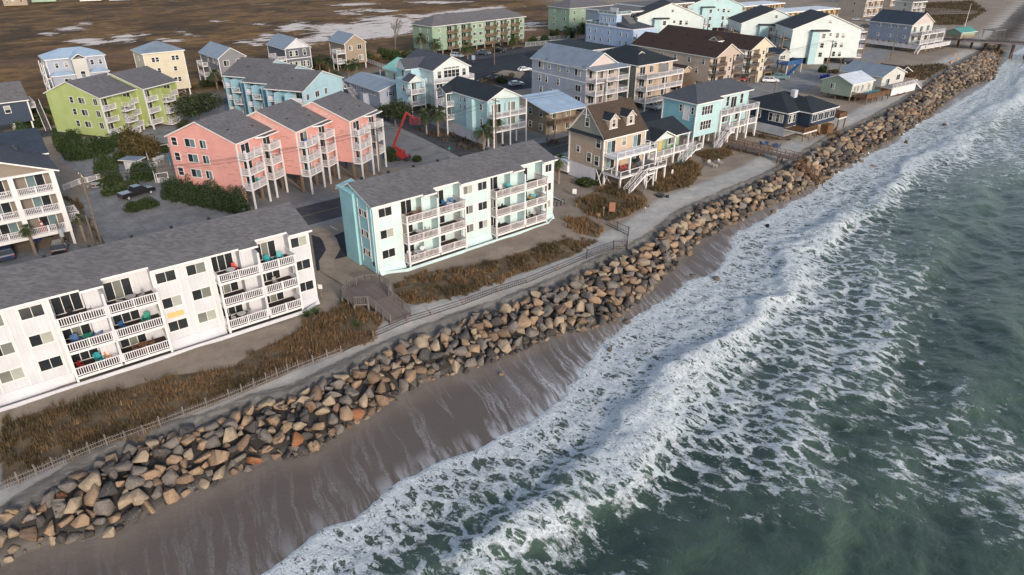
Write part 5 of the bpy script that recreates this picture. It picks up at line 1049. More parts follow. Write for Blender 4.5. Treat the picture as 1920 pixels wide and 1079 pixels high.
tp_ = MB(); tp_.box(-.06, 0, 1.6, 1.75, 5.9, 8.9).box(-.06, 0, 3.05, 3.2, 5.9, 8.9).box(-.06, 0, 1.75, 3.05, 5.9, 6.05).box(-.03, 0, 1.75, 3.05, 6.05, 8.9); tp_.build('recessed_panel', 'white', c.r)
c.win('F', 9.9, 8.0, 1.6, 1.7, 'slide', 'mix', 2.37); c.win('F', 13.2, 7.9, .9, 2.0, 'sash', 'dark', 2.37); c.win('F', 15.3, 7.5, 1.8, 2.2, 'door2', 'dark', 2.37); c.win('F', 18, 7.9, .9, 2.0, 'sash', 'dark', 2.37)
for x in (9.6, 13, 17.5): c.win('F', x, 4.6, 2.0, 2.0, 'door2', 'mixb', 2.37)
c.deck(7.6, 20.6, -.5, 2.37, 6.2, 'FLR', 'bars', 'deck_dk', 'white', 1.05, name='upper_deck'); c.deck(7.6, 20.6, -.5, 2.37, 3.1, 'FLR', 'bars', 'deck_dk', 'white', 1.0, name='lower_deck')
c.posts([(7.8, -.4), (10.9, -.4), (14.1, -.4), (17.3, -.4), (20.4, -.4), (20.4, 2.2)], 0, 6.0, .36); c.posts([(.2, .2), (3.6, .2), (7.4, .2), (.2, 8.3), (7.4, 4)], 0, 2.8, .34); stilts(c, 9, 20, 3, 8.2, 2.8, 4, 2, .36, 'white')
c.stair((5.0, -2.2, 0), (8.6, -2.2, 3.1), 1.1, 'white_rail'); c.deck(8.2, 9.8, -2.8, -.5, 3.1, 'FR', 'bal', 'deck_grey'); c.corner([(0, 0), (7.7, 0), (0, 8.6)], 2.8, 9.3, .2)
for i, x in enumerate((10.6, 12.2, 13.6, 15.2, 18.6)): p_ = c.w(x, .6); put('chair', 'cushion', (p_[0], p_[1], 6.2), c.rz(.2 * (i % 3)), f'{("first", "second", "third", "fourth", "fifth")[i]} grey lounge chair from the left on the upper deck of the teal house')
TEALH = c

# --- navy bungalow
c = B('bungalow', 'navy blue bungalow with black hip roof, white windows and chimney', 'house', O(1477, 214, 5.0), 52)
c.blk(0, 14.6, 0, 13, 2.0, 5.0, 's_navy'); c.blk(4.2, 14.6, -3.0, 0, 2.0, 5.0, 's_navy'); c.done(); c.blk(.05, 14.5, .05, 12.9, 0, 2.0, 's_white'); c.blk(4.3, 14.5, -2.9, .05, 0, 2.0, 's_brown'); c.done('base_wall')
c.hip(0, 14.6, 0, 13, 5.02, 2.6, 'sh_black', .5); c.hip(4.2, 14.6, -3.0, 6, 5.0, 2.2, 'sh_black', .46); c.blk(7.6, 8.8, 3.6, 4.6, 6.5, 8.4, 's_white'); c.done('chimney')
c.win('L', 2.6, 3.7, 3.4, 1.6, 'row4', 'half', 0); c.win('L', 7.0, 3.8, 1.0, 1.5, 'sash', 'half', 0); c.win('F', 2.0, 3.7, 2.4, 1.6, 'row3', 'half', 0)
for x in (5.9, 8.3, 10.7, 13.1): c.win('F', x, 3.8, 1.8, 1.5, 'row3' if 0 else 'slide', 'dark', -3.0)
c.deck(-.6, 4.6, -4.8, 0, 1.9, 'FLR', 'bal', 'deck_br', 'white', 1.0, railmat='deck_br', name='deck'); c.posts([(-.4, -4.7), (2, -4.7), (4.4, -4.7)], 0, 1.6, .22, 'post'); c.deck(14.7, 18.0, -4.0, 4.0, 2.6, 'FLRB', 'slat', 'deck_br', 'white', 1.0, railmat='deck_br', name='side_deck'); c.posts([(17.8, -3.9), (14.9, -3.9), (17.8, 3.8)], 0, 2.3, .25, 'post')
c.stair((7.4, -4.0, 0), (4.8, -4.0, 1.9), 1.0, 'deck_br', 'deck_br'); c.part('shed_box', MB().box(9.5, 12, -4.6, -3.0, 0, 1.9), 'deck_br')

# --- sage and white cottages by the rock wall
c = B('cottage', 'sage green cottage with white roof and timber deck near the rock wall', 'house', O(1599, 159, 4.5), 54)
c.gable(0, 10.3, 0, 8.5, 4.5, 1.7, 'x', 'mt_white', .35, wall='s_sage', zb=1.3); c.blk(.1, 10.2, -.03, 0, 1.4, 4.4, 's_pale'); c.done(); c.win('L', 5.4, 3.3, 1.1, 1.3, 'slide', 'half', 0)
for x in (1.5, 3, 5.2, 8.4): c.win('F', x, 3.1, 1.1, 1.6, 'slide', 'pale', -.03)
stilts(c, .4, 10, .3, 8.2, 1.3, 4, 3, .3); c.deck(.4, 12, -4.2, 0, 1.7, 'FLR', 'slat', 'deck_grey', 'deck_br', .9, railmat='deck_br', name='deck'); stilts(c, .8, 11.8, -4, -1, 1.4, 5, 2, .25)
for i, x in enumerate((5, 6.5, 8, 9.3)): p_ = c.w(x, -2); put('adk', 'turquoise', (p_[0], p_[1], 1.7), c.rz(.3 * i), f'{("first", "second", "third", "fourth")[i]} turquoise chair from the left on the deck of the sage green cottage')
c = B('cottage', 'white cottage with grey roof and white railed deck near the rock wall', 'house', O(1655, 145, 4.5), 54)
c.gable(0, 12.2, 0, 12, 4.5, 2.0, 'y', 'mt_grey', .4, wall='s_pale', zb=.6); c.done(); c.win('F', 8.6, 3.6, 1.8, 1.4, 'slide', 'dark', 0); c.win('F', 3.2, 2.7, 1.8, 2.0, 'door2', 'blue', 0); c.win('L', 4, 3, 1.2, 1.4, 'slide', 'blue', 0); c.win('L', 8, 3, 1.2, 1.4, 'slide', 'blue', 0)
c.deck(0, 13, -3.4, 0, 2.0, 'FLR', 'bars', 'deck_grey', 'white', 1.0, name='deck'); c.part('deck_skirt', MB().box(0, 13, -3.3, -3.2, 0, 1.7), 'white_rail'); c.stair((17, -2.6, 0), (13, -2.6, 2.0), 1.2)
c = B('shed', 'rusty brown roofed timber shelter in the beach grass', 'shed', O(1684, 140, 2.8), 52); c.gable(0, 8, 0, 7, 2.8, 1.6, 'y', 'sh_brown', .4); c.posts([(.2, .2), (7.8, .2), (.2, 6.8), (7.8, 6.8)], 0, 2.8, .25, 'deck_br'); c.deck(-1, 8, -2, 7, .8, 'FR', 'slat', 'deck_br', 'deck_br', .9, railmat='deck_br')

# --- beige condos with brown roofs
for i, (px, py, D, lab) in enumerate(((1342.5, 109, 31, 'beige long condo with dark brown roof and white roof cupola, nearer of the pair'), (1407.5, 95, 36, 'cream long condo with dark brown roof, farther of the pair'))):
    c = B('condo_building', lab, 'condo building', O(px, py, 9.5), 53); wm_ = 's_beige' if i == 0 else 's_pale'
    c.pent([(0, 2.6), (11.4, 2.6), (11.4, 9.5), (5.6, 12.5), (0, 9.5)], 'y', 1.8, D, wm_); c.blk(4.4, 7.6, 0, 1.8, 0, 9.5, 's_dune' if i == 0 else 's_cream'); c.blk(0, 11.4, 6, D, 0, 2.6, wm_); c.pent([(0.05, 9.5), (11.35, 9.5), (5.6, 12.45)], 'y', 0, 1.8, 's_dune' if i == 0 else 's_cream'); c.done(); c.gable(0, 11.4, 0, D, 9.5, 3.0, 'y', 'sh_brown', .35)
    for z in (2.6, 4.9, 7.2):
        for a_, b_ in ((0, 4.4), (7.6, 11.4)): c.deck(a_, b_, -.6, 1.8, z, 'FLR', 'bal', 'deck_dk', 'post', .9, railmat='deck'); c.win('F', (a_ + b_) / 2, z + 1.0, 1.9, 1.8, 'door2', 'dark', 1.8)
        c.win('F', 6.4, z + 1.2, .8, 1.1, 'sash', 'dark', 0)
    for y in range(4, int(D) - 2, 5): c.win('L', y, 8.0, .8, 1.3, 'sash', 'mixb', 0); c.win('L', y + 2, 5.4, .8, 1.3, 'sash', 'mixb', 0)
    if i == 0:
        c.blk(7.2, 9.4, 5.5, 8.2, 10.2, 12.6, 's_pale'); c.done('cupola'); c.gable(7.2, 9.4, 5.5, 8.2, 12.6, .9, 'x', 'sh_brown', .25)
        p_ = c.w(2.2, .3); put('adk', 'adirondack_blue', (p_[0], p_[1], 4.9), c.rz(), 'blue chair on a middle balcony of the nearer beige condo')
    else: p_ = c.w(2.2, .3); put('adk', 'turquoise', (p_[0], p_[1], 4.9), c.rz(), 'turquoise chair on a middle balcony of the farther cream condo')
    c.vents([(2.5 + (k_ % 2), 4 + 3.5 * k_, 11.0) for k_ in range(7)]); c.posts([(.1, -.5), (11.3, -.5), (4.3, -.5), (7.7, -.5)], 0, 9.3 if 0 else 2.6, .25, 'post')

# --- periwinkle house with rooftop terrace
c = B('house', 'periwinkle blue house with white rooftop terrace and lookout room', 'house', O(1187.5, 57.5, 9.0), 53)
c.blk(0, 11.8, 0, 24, 0, 9, 's_periw'); c.blk(2.5, 9.5, 11, 20, 9, 12.8, 's_periw'); c.blk(3.0, 3.25, 11.2, 15, 12.8, 15.2, 's_white'); c.done(); pp = MB(); pp.box(-.2, 12, -.2, 24.2, 8.95, 9.2); pp.box(2.2, 9.8, 10.7, 20.3, 12.8, 13.0); pp.build('terrace_floor', 'white_rail', c.r)
c.rail((-.1, 12), (-.1, 24.1), 9.2, 'glass'); c.rail((-.1, 24.0), (12, 24.0), 9.2, 'glass'); c.rail((2.3, 10.8), (2.3, 20.2), 13.0, 'glass'); c.rail((2.3, 10.8), (9.7, 10.8), 13.0, 'glass')
mb = MB(); mb.prism([(1.5, 9.25), (10.5, 9.25), (10.5, 13.0), (9.8, 13.0)], 'x', 4, 11) if 0 else None
mb.quad([(1, 1, 9.4), (11.6, 1, 9.4), (11.0, 9.8, 10.6), (1.5, 9.8, 10.6)]); mb.quad([(1, 1, 9.22), (11.6, 1, 9.22), (11.6, 1, 9.4), (1, 1, 9.4)]); mb.quad([(11.6, 1, 9.2), (11.0, 9.8, 9.2), (11.0, 9.8, 10.6), (11.6, 1, 9.4)]); mb.quad([(1, 1, 9.2), (1.5, 9.8, 9.2), (1.5, 9.8, 10.6), (1, 1, 9.4)]); mb.build('roof', 'sh_slate', c.r)
mb = MB(); mb.prism([(5.5, 9.4), (11, 9.4), (11, 12.9)], 'x', 5, 8.5); mb.build('stair_roof', 'sh_grey', c.r)
gridw(c, 'L', (3, 6, 12, 16, 19, 22), (7.2, 4.4), 0, .7, 1.2, 'sash', ('mixb', 'dark')); gridw(c, 'L', (12.5, 14.5, 16.5, 18.5), (11.2,), 2.5, .7, 1.3, 'sash', ('mixb',)); gridw(c, 'F', (2, 5.5, 9), (7.2, 4.4, 1.8)); c.deck(0, 11.8, -2, 0, 6, 'FLR', 'glass'); c.posts([(.1, -1.9), (11.7, -1.9)], 0, 9, .25)
c = B('house', 'low house with flat black roof behind the blue grey house', 'house', O(1110, 95, 6.5), 52); c.blk(0, 11, 0, 22, 0, 6.4, 's_ltgrey'); c.done(); MB().box(-.4, 11.4, -.4, 22.4, 6.4, 6.65, 1, 0).build('roof', ('sh_black', 'white'), c.r)

# --- aqua apartment gables
def gable_block(lab, px, py, z, h, W, D, wall, bal=True, tower=True, lower=1.9):
    c = B('condo_building', lab, 'condo building', O(px, py, z), h)
    c.gable(0, W, 0, D, z, W * .193, 'y', 'sh_dark', .5, wall=wall, zb=lower); c.done()
    if tower:
        c.blk(6.2, 11.6, -1.4, 0, 0, z - .6, 's_aqua'); c.blk(8.6, 11.6, -1.43, -1.4, .1, z - .7, wall); c.done('stair_tower'); MB().box(6.0, 11.8, -1.9, 0, z - .6, z - .2).build('tower_roof', 'sh_dark', c.r)
        for zz in (z - 2, z - 5, z - 7.9): c.win('F', 10.0, zz, 1.1, 1.4, 'sash', 'dark', -1.43)
    for zz in (z - 2, z - 5, z - 7.9): c.win('F', W * .66, zz, 1.0, 1.5, 'sash', 'dark', 0); c.win('F', W * .75, zz, 1.0, 1.5, 'sash', 'half', 0)
    c.win('F', W * .56, z - 1.7, .8, .9, 'sash', 'dark', 0); c.win('F', W * .52, z + 2.2, .8, .9, 'sash', 'mix', 0)
    for k_, zz in enumerate((lower + .1, lower + 3.0, lower + 5.9)):
        c.deck(W, W + 2.2, .0, 5, zz, 'FR', 'bars', 'deck_grey', 'white', 1.0); c.deck(-2.4, 0, 1, D - 1, zz, 'L', 'bars', 'deck_dk', 'post', 1.0, railmat='white_rail')
    c.posts([(W + 2.1, .1), (W + 2.1, 4.9)], 0, z - 1, .3, 'post'); c.posts([(-2.3, 1.1), (-2.3, D * .5), (-2.3, D - 1.1)], 0, z - 1, .3, 'post'); stilts(c, .6, W - .5, .4, D - .5, lower, 6, 2, .35, 'post')
    return c
gable_block('large white and aqua gabled apartment building on stilts, nearest of its row', 1487.5, 55, 11, 88, 23, 15, 's_paleaqua')
gable_block('aqua gabled apartment building partly hidden by the nearest one', 1391, 44, 10.8, 88, 23, 15, 's_paleaqua')
gable_block('aqua gabled apartment building behind the beige condo roofs', 1196, 32.5, 10.8, 88, 25, 15, 's_paleaqua')
gable_block('blue gabled apartment building highest in the row under the yellow hotel', 1290, 12, 10.8, 82, 25, 15, 's_aqua')

# --- grey beach house with wrap decks
c = B('house', 'slate blue two storey house with charcoal roof and white wrap around decks by the pier', 'house', O(1711, 47.5, 9.0), 54)
c.gable(0, 16, 0, 16, 9, 3.6, 'y', 'sh_navy', .4, wall='s_slateb', zb=2.8); c.done(); c.pent([(.2, 9), (15.8, 9), (8, 12.5)], 'y', -.04, 0, 's_litgable'); c.blk(.1, 15.9, -.035, 0, 2.9, 9, 's_pale'); c.done('gable_panel')  # pinkish gable skin carries the same painted-in warm sunlight
gridw(c, 'L', (2.6, 5.4, 8, 12), (8.0,), 0, .9, .9, 'slide', ('half',)); gridw(c, 'L', (2, 7.5, 12), (4.6,), 0, .9, .9, 'slide', ('half', 'dark'))
for z in (6.0, 2.8): c.deck(0, 17.6, -4.2, 0, z, 'FLR', 'fine' if z < 5 else 'bars', 'deck_dk', 'white', 1.1)
for x in (2.5, 7.5, 12.5): c.win('F', x, 7.2, 2.0, 1.9, 'door2', 'mixb', -.04); c.win('F', x, 4.0, 2.0, 1.9, 'door2', 'dark', -.04)
c.posts([(.1, -4.1), (5.9, -4.1), (11.7, -4.1), (17.5, -4.1)], 0, 6.0, .3)
c.deck(-3.2, 0, -6.5, 17, 1.7, 'FL', 'slat', 'deck_grey', 'white', 1.1, name='boardwalk_deck'); c.deck(.0, 18.5, -6.8, -4.3, 1.7, 'FR', 'slat', 'deck_grey', 'white', 1.1, name='front_terrace'); stilts(c, .3, 13.7, .3, 14, 2.8, 4, 3, .35); stilts(c, -3, 14.8, -6.3, -6.3, 1.5, 6, 1, .25); c.stair((-5, -6.0, 0), (-3.2, -6.0, 1.7), 1.0)

# --- small dark deck house and shelter in the middle distance
c = B('cottage', 'small white windowed cottage on a raised navy deck below the aqua apartments', 'house', O(1462, 103, 5.4), 54); c.gable(0, 5.5, 0, 7, 5.4, 1.2, 'y', 'sh_navy', .3, wall='s_pale', zb=3.0); c.done(); c.win('F', 1.8, 4.4, 2.4, 1.1, 'row3', 'dark', 0); c.deck(-1, 7, -4, 0, 3.0, 'FLR', 'slat', 'navyp' if 0 else 'adirondack_blue', 'adirondack_blue', 1.0, railmat='adirondack_blue'); c.posts([(-.8, -3.8), (3, -3.8), (6.8, -3.8)], 0, 2.8, .28); stilts(c, .3, 5.2, .3, 6.7, 3, 3, 2, .3)
c.part('stair', MB().bar((-1, -4.6, 0), (4, -4.6, 2.8), 1.0, .2), 'adirondack_blue')
c = B('porch_hut', 'brown timber porch hut with tan gable behind the olive house', 'house', O(1272, 140, 4.6), 52); c.gable(0, 7, 0, 8, 4.6, 1.8, 'y', 'sh_brown', .4, wall=None); c.blk(.5, 6.5, 3.5, 8, 1.2, 4.5, 's_brown'); c.pent([(.1, 4.6), (6.9, 4.6), (3.5, 6.3)], 'y', .1, .3, 's_tan'); c.done(); c.deck(0, 7, -1, 3.5, 1.2, 'FLR', 'slat', 'deck_br', 'deck_br', .9, railmat='coralwood' if 0 else 'deck_br'); c.posts([(.2, .2), (6.8, .2)], 0, 4.6, .2)

# --- far blocks at the top of the town
def far_block(lab, px, py, z, h, W, D, wall, roof=None, floors=4, nb=6, railc='white_rail', base=0):
    c = B('hotel' if 'hotel' in lab else 'apartment_block', lab, 'hotel' if 'hotel' in lab else 'apartment block', O(px, py, 0 if base else z), h)
    c.blk(0, W, 1.5, D, 0, z, wall); c.done(); MB().box(-.4, W + .4, -.3, D + .4, z, z + .5, 1, 0).build('roof', (roof or 'sh_grey', 'white'), c.r)
    for k_ in range(floors):
        zz = .8 + k_ * (z - .8) / floors
        c.deck(0, W, 0, 1.5, zz, 'F', 'bars', 'deck_grey', 'white', 1.0, railmat=railc)
        for j in range(nb): c.win('F', W * (j + .5) / nb, zz + 1.2, W / nb * .45, 1.8, 'door2', 'dark' if j % 2 else 'mix', 1.5)
    pr = MB()
    for j in range(nb + 1): pr.box(max(0, W * j / nb - .15), min(W, W * j / nb + .15), .2, 1.5, 0, z)
    pr.build('party_wall', wall, c.r)
    for k_ in range(floors): c.win('L', D * .4, .8 + (k_ + .6) * (z - .8) / floors, 1.0, 1.3, 'sash', 'mix', 0)
    return c
far_block('white flat roofed yellow hotel at the top of town', 1455, 27, 7.5, 60, 42, 12, 's_hotel', 'mt_white', 2, 12)
far_block('yellow two storey hotel wing behind the blue gabled apartments', 1395, 14, 8.5, 55, 30, 12, 's_hotel', 'mt_white', 3, 7)
far_block('beige concrete apartment block with balconies near the top edge', 1618, 34, 15, 60, 14, 16, 's_dune', None, 4, 3, base=1)
far_block('grey concrete apartment block at the top edge above the terrace house', 1165, 26, 12, 54, 20, 20, 's_steel', None, 4, 4)
far_block('beige apartment block at the top edge beside the grey one', 1208, 14, 12, 54, 30, 16, 's_dune', None, 4, 6)
far_block('sandy coloured apartment block with white railings beyond the hotel', 1668, 14, 12, 60, 18, 14, 's_beige', 'mt_white', 4, 4, base=1)
c = far_block('white and grey beach house behind the pier dunes', 1712, 6, 6, 60, 12, 10, 's_pale', 'sh_grey', 2, 3)
for i, (px, py, w_, mt, lab) in enumerate(((8, 12, 12, 's_brown', 'brown house at the far top left corner'), (60, 5, 13, 's_mint', 'green house across the marsh'), (150, 3, 12, 's_pale', 'white house across the marsh'), (205, 2, 12, 's_ltgrey', 'light grey house across the marsh'))):
    c = B('house', lab, 'house', O(px, py, 0), 60); c.gable(0, w_, 0, 9, 4, 2, 'x', 'sh_grey', .4, wall=mt, zb=0); c.done(); gridw(c, 'F', (2, 5, 9), (2.4,))

# ------------------------------------------------------------------ roads, lots and paths (thin sheets over the ground)
def tarmac(name, c, wear, joints=False):
    m = NT(name); p = m.pos(); n = m.noise(p, .35, 5, .65); f = m.noise(p, 6, 3, .7); s = m.noise(m.mapv(p, rot=(0, 0, R(40)), scale=(.15, 1.3, 1)), .8, 4, .6)
    col = m.mix(m.ramp(n, .3, .7), mul(c, .75), mul(c, 1.2)); col = m.mix(m.ramp(s, .5, .75, 0, .5), col, wear); col = m.mix(m.ramp(f, .4, .8, 0, .3), col, mul(c, .6)); 
    if joints: bt = m.n('ShaderNodeTexBrick'); m.set(bt.inputs['Vector'], m.mapv(p, rot=(0, 0, R(-42)))); bt.inputs['Scale'].default_value = .22; bt.inputs['Mortar Size'].default_value = .006; bt.offset = 0; col = m.mix(m.math('MULTIPLY', bt.outputs['Fac'], .55), col, mul(c, .35))
    return m.out(col, .85, .25)
M['asphalt'] = tarmac('asphalt', (.055, .058, .065), (.12, .12, .125)); M['asphalt_dk'] = tarmac('fresh_asphalt', (.022, .026, .036), (.05, .055, .065)); M['concrete'] = tarmac('driveway_concrete', (.22, .222, .225), (.14, .14, .145), True); M['pathm'] = tarmac('sandy_concrete_path', (.27, .22, .17), (.18, .15, .12))
def sheet(name, pts, z, mat, label=None):
    b = MB(); b.quad([(x, y, z) for x, y in pts]); o = b.build(name, mat); return tag(o, label or name.replace('_', ' '), kind='structure')
def ribbon(name, uvs, w_, z, mat, label, px=False):
    P = [to_uv(*at(a, b_, 0)[:2]) if px else (a, b_) for a, b_ in uvs]; V = []; Q = []
    for i, (u, v) in enumerate(P):
        a, b_ = P[max(0, i - 1)], P[min(len(P) - 1, i + 1)]; d = Vector((b_[0] - a[0], b_[1] - a[1])).normalized(); n = Vector((-d.y, d.x)) * (w_ / 2)
        for sg in (-1, 1): x, y = from_uv(u + n.x * sg, v + n.y * sg); V.append((x, y, z))
    b = MB()
    for i in range(len(P) - 1): b.quad([V[2 * i], V[2 * i + 1], V[2 * i + 3], V[2 * i + 2]])
    return tag(b.build(name, mat), label, kind='structure')
ms = [(-60, -98), (30, -97), (60, -96.5), (110, -98), (150, -102), (200, -98), (300, -106)]
ribbon('pavement', [(u, v) for u, v in ms], 11.5, .02, 'concrete', 'concrete strip beside the main road')
ribbon('road', ms[:5], 8.0, .03, 'asphalt', 'main beach road'); ribbon('road', ms[4:], 8.0, .028, 'concrete', 'pale far end of the beach road')
ribbon('road_marking', [q_ for q_ in ms if q_[0] < 120], .24, .036, 'yline', 'worn yellow centre line')
ribbon('road', [(-60, -176), (24, -181), (67, -186), (106, -190), (139, -194), (230, -200)], 7, .026, 'asphalt', 'back street along the marsh')
ribbon('pavement', [(84, -102), (87, -120), (90, -142), (95, -162), (101, -186)], 11, .016, 'concrete', 'concrete edge of the side street')
ribbon('road', [(84, -101), (87, -120), (90, -142), (95, -162), (101, -187)], 7.5, .040, 'asphalt', 'side street leading inland')
sheet('parking_lot', pxpoly([(584, 441), (598, 445), (612, 452), (617, 470), (606, 490), (607, 503), (594, 509)]), .025, 'asphalt_dk', 'small asphalt lot by the white condo')
sheet('parking_lot', pxpoly([(619, 446), (648, 433), (655, 480), (627, 487), (635, 466), (630, 452)]), .025, 'asphalt_dk', 'small asphalt lot by the mint condo')
ribbon('path', [(606, 436), (618, 450), (625, 468), (612, 490), (614, 505), (640, 520), (665, 535)], 2.0, .032, 'pathm', 'curving sandy path to the beach ramp', px=True)
sheet('parking_lot', pxpoly([(1034, 356), (1075, 364), (1108, 383), (1100, 391), (1034, 374)]), .025, 'asphalt', 'asphalt lot by the tan house')
sheet('parking_lot', pxpoly([(800, 118), (870, 106), (975, 88), (1010, 95), (1003, 165), (960, 170), (905, 150), (885, 160), (870, 130)]), .012, 'asphalt_dk', 'dark parking lot beside the long green condo')
sheet('traffic_island', pxpoly([(925, 139), (945, 132), (985, 136), (975, 148)]), .06, 'pathm', 'sandy planted island')
sheet('driveway', pxpoly([(120, 268), (330, 232), (330, 300), (300, 370), (330, 378), (470, 402), (425, 430), (205, 468), (160, 400), (150, 372), (185, 345), (110, 300)]), .008, 'concrete', 'concrete driveways')
sheet('driveway', pxpoly([(0, 480), (60, 470), (135, 455), (160, 470), (130, 490), (0, 530)]), .010, 'concrete', 'concrete drive of the left condo')
sheet('driveway', pxpoly([(735, 240), (790, 232), (850, 262), (800, 262), (775, 250)]), .010, 'concrete', 'driveway by the palms')
sheet('driveway', pxpoly([(1180, 225), (1240, 195), (1420, 150), (1500, 130), (1560, 140), (1480, 165), (1420, 172), (1240, 236), (1190, 250)]), .010, 'concrete', 'concrete lots by the beige condos')
sheet('driveway', pxpoly([(975, 235), (1010, 250), (1060, 262), (1062, 240), (1030, 235)]), .012, 'concrete', 'driveway of the brown house')
for i, (a, b_) in enumerate((((1035, 368), (1063, 381)), ((619, 424), (632, 431)), ((880, 160), (960, 135)), ((885, 155), (920, 142)), ((900, 175), (930, 165)))):
    A, Bq = at(*a, .05), at(*b_, .05); tag(MB().bar(A, Bq, .16, .01).build('road_marking', 'white'), 'white painted line on asphalt', kind='structure')

# ------------------------------------------------------------------ vegetation
m = NT('leaf'); a = m.attr('tint').outputs['Color']; m.out(m.mix(m.noise(m.obj(), 3, 2), mul((.5, .5, .5), 1), (1, 1, 1), 'MIX'), .6); m.set(m.b.inputs['Base Color'], m.mix(m.ramp(m.noise(m.obj(), 1.5, 3), .3, .7, .0, .45), a, (.02, .03, .012))); m.b.inputs['Specular IOR Level'].default_value = .25; M['leaf'] = m.m
M['bark'] = paint('bark', (.13, .10, .075), .9, .3, 4); M['palmbark'] = paint('palm_bark', (.22, .17, .13), .9, .3, 5)
def tris(name, V, C):
    V = np.asarray(V); n = len(V) // 3; me = meshnp(name, V, np.arange(n * 3).reshape(n, 3), M['leaf']); colattr(me, 'tint', np.concatenate([C, np.ones((len(C), 1))], 1)); return me
def crown_tris(n, rad, tint, leaf=.22, lobes=9, seed=1, flat=.8, droop=0, hollow=.35):
    r = np.random.default_rng(seed); cs = r.normal(size=(lobes, 3)); cs /= np.linalg.norm(cs, axis=1)[:, None]; cs *= r.uniform(.2, .75, (lobes, 1)); cs[:, 2] = np.abs(cs[:, 2]) * .8; lr = r.uniform(.28, .5, lobes)
    k = r.integers(0, lobes, n); d = r.normal(size=(n, 3)); d /= np.linalg.norm(d, axis=1)[:, None]; rr_ = r.uniform(hollow, 1, n) ** .5
    P = cs[k] + d * (lr[k] * rr_)[:, None]; P[:, 2] *= flat; P = P * rad; P[:, 2] += 0
    a = r.normal(size=(n, 3)); a /= np.linalg.norm(a, axis=1)[:, None]; b_ = np.cross(a, r.normal(size=(n, 3))); b_ /= np.linalg.norm(b_, axis=1)[:, None]
    s = leaf * r.uniform(.6, 1.3, (n, 1)); V = np.stack([P - a * s * .5, P + a * s * .5, P + b_ * s * .9], 1).reshape(-1, 3)
    lt = (r.uniform(.65, 1.25, lobes)[k] * r.uniform(.75, 1.3, n))[:, None]; C = np.clip(np.array(tint)[None] * lt, 0, 1); return V, np.repeat(C, 3, 0)
VM = {}
def bushmesh(kind):
    if kind in VM: return VM[kind]
    if kind == 'bush': V, C = crown_tris(9000, 1.12, (.036, .060, .018), .085, 30, 3, .9, hollow=.75)
    elif kind == 'bush2': V, C = crown_tris(6500, 1.1, (.055, .075, .025), .14, 12, 13, .85)
    elif kind == 'juniper': V, C = crown_tris(7500, 1.1, (.030, .050, .020), .10, 18, 8, 1.7)
    elif kind == 'dry': V, C = crown_tris(1500, 1.0, (.15, .10, .05), .16, 9, 4, .6)
    elif kind == 'cedar': V, C = crown_tris(5500, 1.1, (.085, .062, .022), .10, 20, 6, .9)
    elif kind == 'oak': V, C = crown_tris(9000, 1.05, (.036, .050, .020), .075, 30, 7, .75)
    elif kind == 'yucca':
        r = random.Random(3); V = []; C = []
        for i in range(70):
            t = r.uniform(0, 6.28); e = r.uniform(.1, 1.3); d = Vector((math.cos(t) * math.cos(e), math.sin(t) * math.cos(e), math.sin(e))); q = d.cross(Vector((0, 0, 1))).normalized() * .05
            V += [tuple(-q + Vector((0, 0, .1))), tuple(q + Vector((0, 0, .1))), tuple(d * r.uniform(.7, 1))]; k = r.uniform(.7, 1.3); C += [(.05 * k, .09 * k, .025 * k)] * 3
        V, C = np.array(V), np.array(C)
    elif kind == 'palm':
        r = random.Random(9); V = []; C = []
        for i in range(46):
            t = r.uniform(0, 6.28); e = r.uniform(-.9, 1.35); L_ = r.uniform(.8, 1.0); dirh = Vector((math.cos(t), math.sin(t), 0)); side = Vector((-dirh.y, dirh.x, 0)); dead = e < -.55
            k = r.uniform(.7, 1.3); col = (.10 * k, .075 * k, .04 * k) if dead else (.045 * k, .070 * k, .022 * k)
            def pt(s): h_ = math.cos(e) * s * L_; z = math.sin(e) * s * L_ - .55 * s * s * L_ * (1 if e > -.2 else .3); return dirh * h_ + Vector((0, 0, z))
            for j in range(9):
                s0 = .22 + j * .087; c = pt(s0); fw = (pt(min(1, s0 + .05)) - c).normalized()
                for sg in (-1, 1):
                    tip = c + (side * sg * .75 + fw * .7).normalized() * (.30 * (1.15 - abs(s0 - .55))) + Vector((0, 0, -.07)); V += [tuple(c - fw * .02), tuple(c + fw * .045), tuple(tip)]; C += [col] * 3
            a_, b__ = pt(.05), pt(.95); w_ = side * .012; V += [tuple(a_ - w_), tuple(a_ + w_), tuple(b__)]; C += [col] * 3
        V, C = np.array(V), np.array(C)
    VM[kind] = tris({'palm': 'fronds', 'oak': 'crown'}.get(kind, 'foliage'), V, C); return VM[kind]
vr = random.Random(21)
def bush(px, py, r, h, kind, label, group=None, cat='bush', nm='bush'):
    q = at(px, py, 0); o = link(nm, bushmesh(kind)); o.location = (q.x, q.y, h * .18); o.rotation_euler = (0, 0, vr.uniform(0, 6.28)); o.scale = (r, r * vr.uniform(.85, 1.1), h * (1.12 if kind != 'juniper' else .62)); return tag(o, label, cat, group)
def palm(px, py, h, r, label, lean=0.0):
    q = at(px, py, 0); t = thing('palm_tree', label, 'palm', q, vr.uniform(0, 6.28), 'palm trees'); b = MB(); n = 5
    for i in range(n): b.cyl((lean * (i / n) ** 2 * h, 0, h * i / n - .05), (lean * ((i + 1) / n) ** 2 * h, 0, h * (i + 1) / n), .24 - .015 * i, .215 - .015 * i, 8)
    b.build('trunk', 'palmbark', t); o = link('fronds', bushmesh('palm'), t, (lean * h, 0, h)); o.scale = (r, r, r); return t
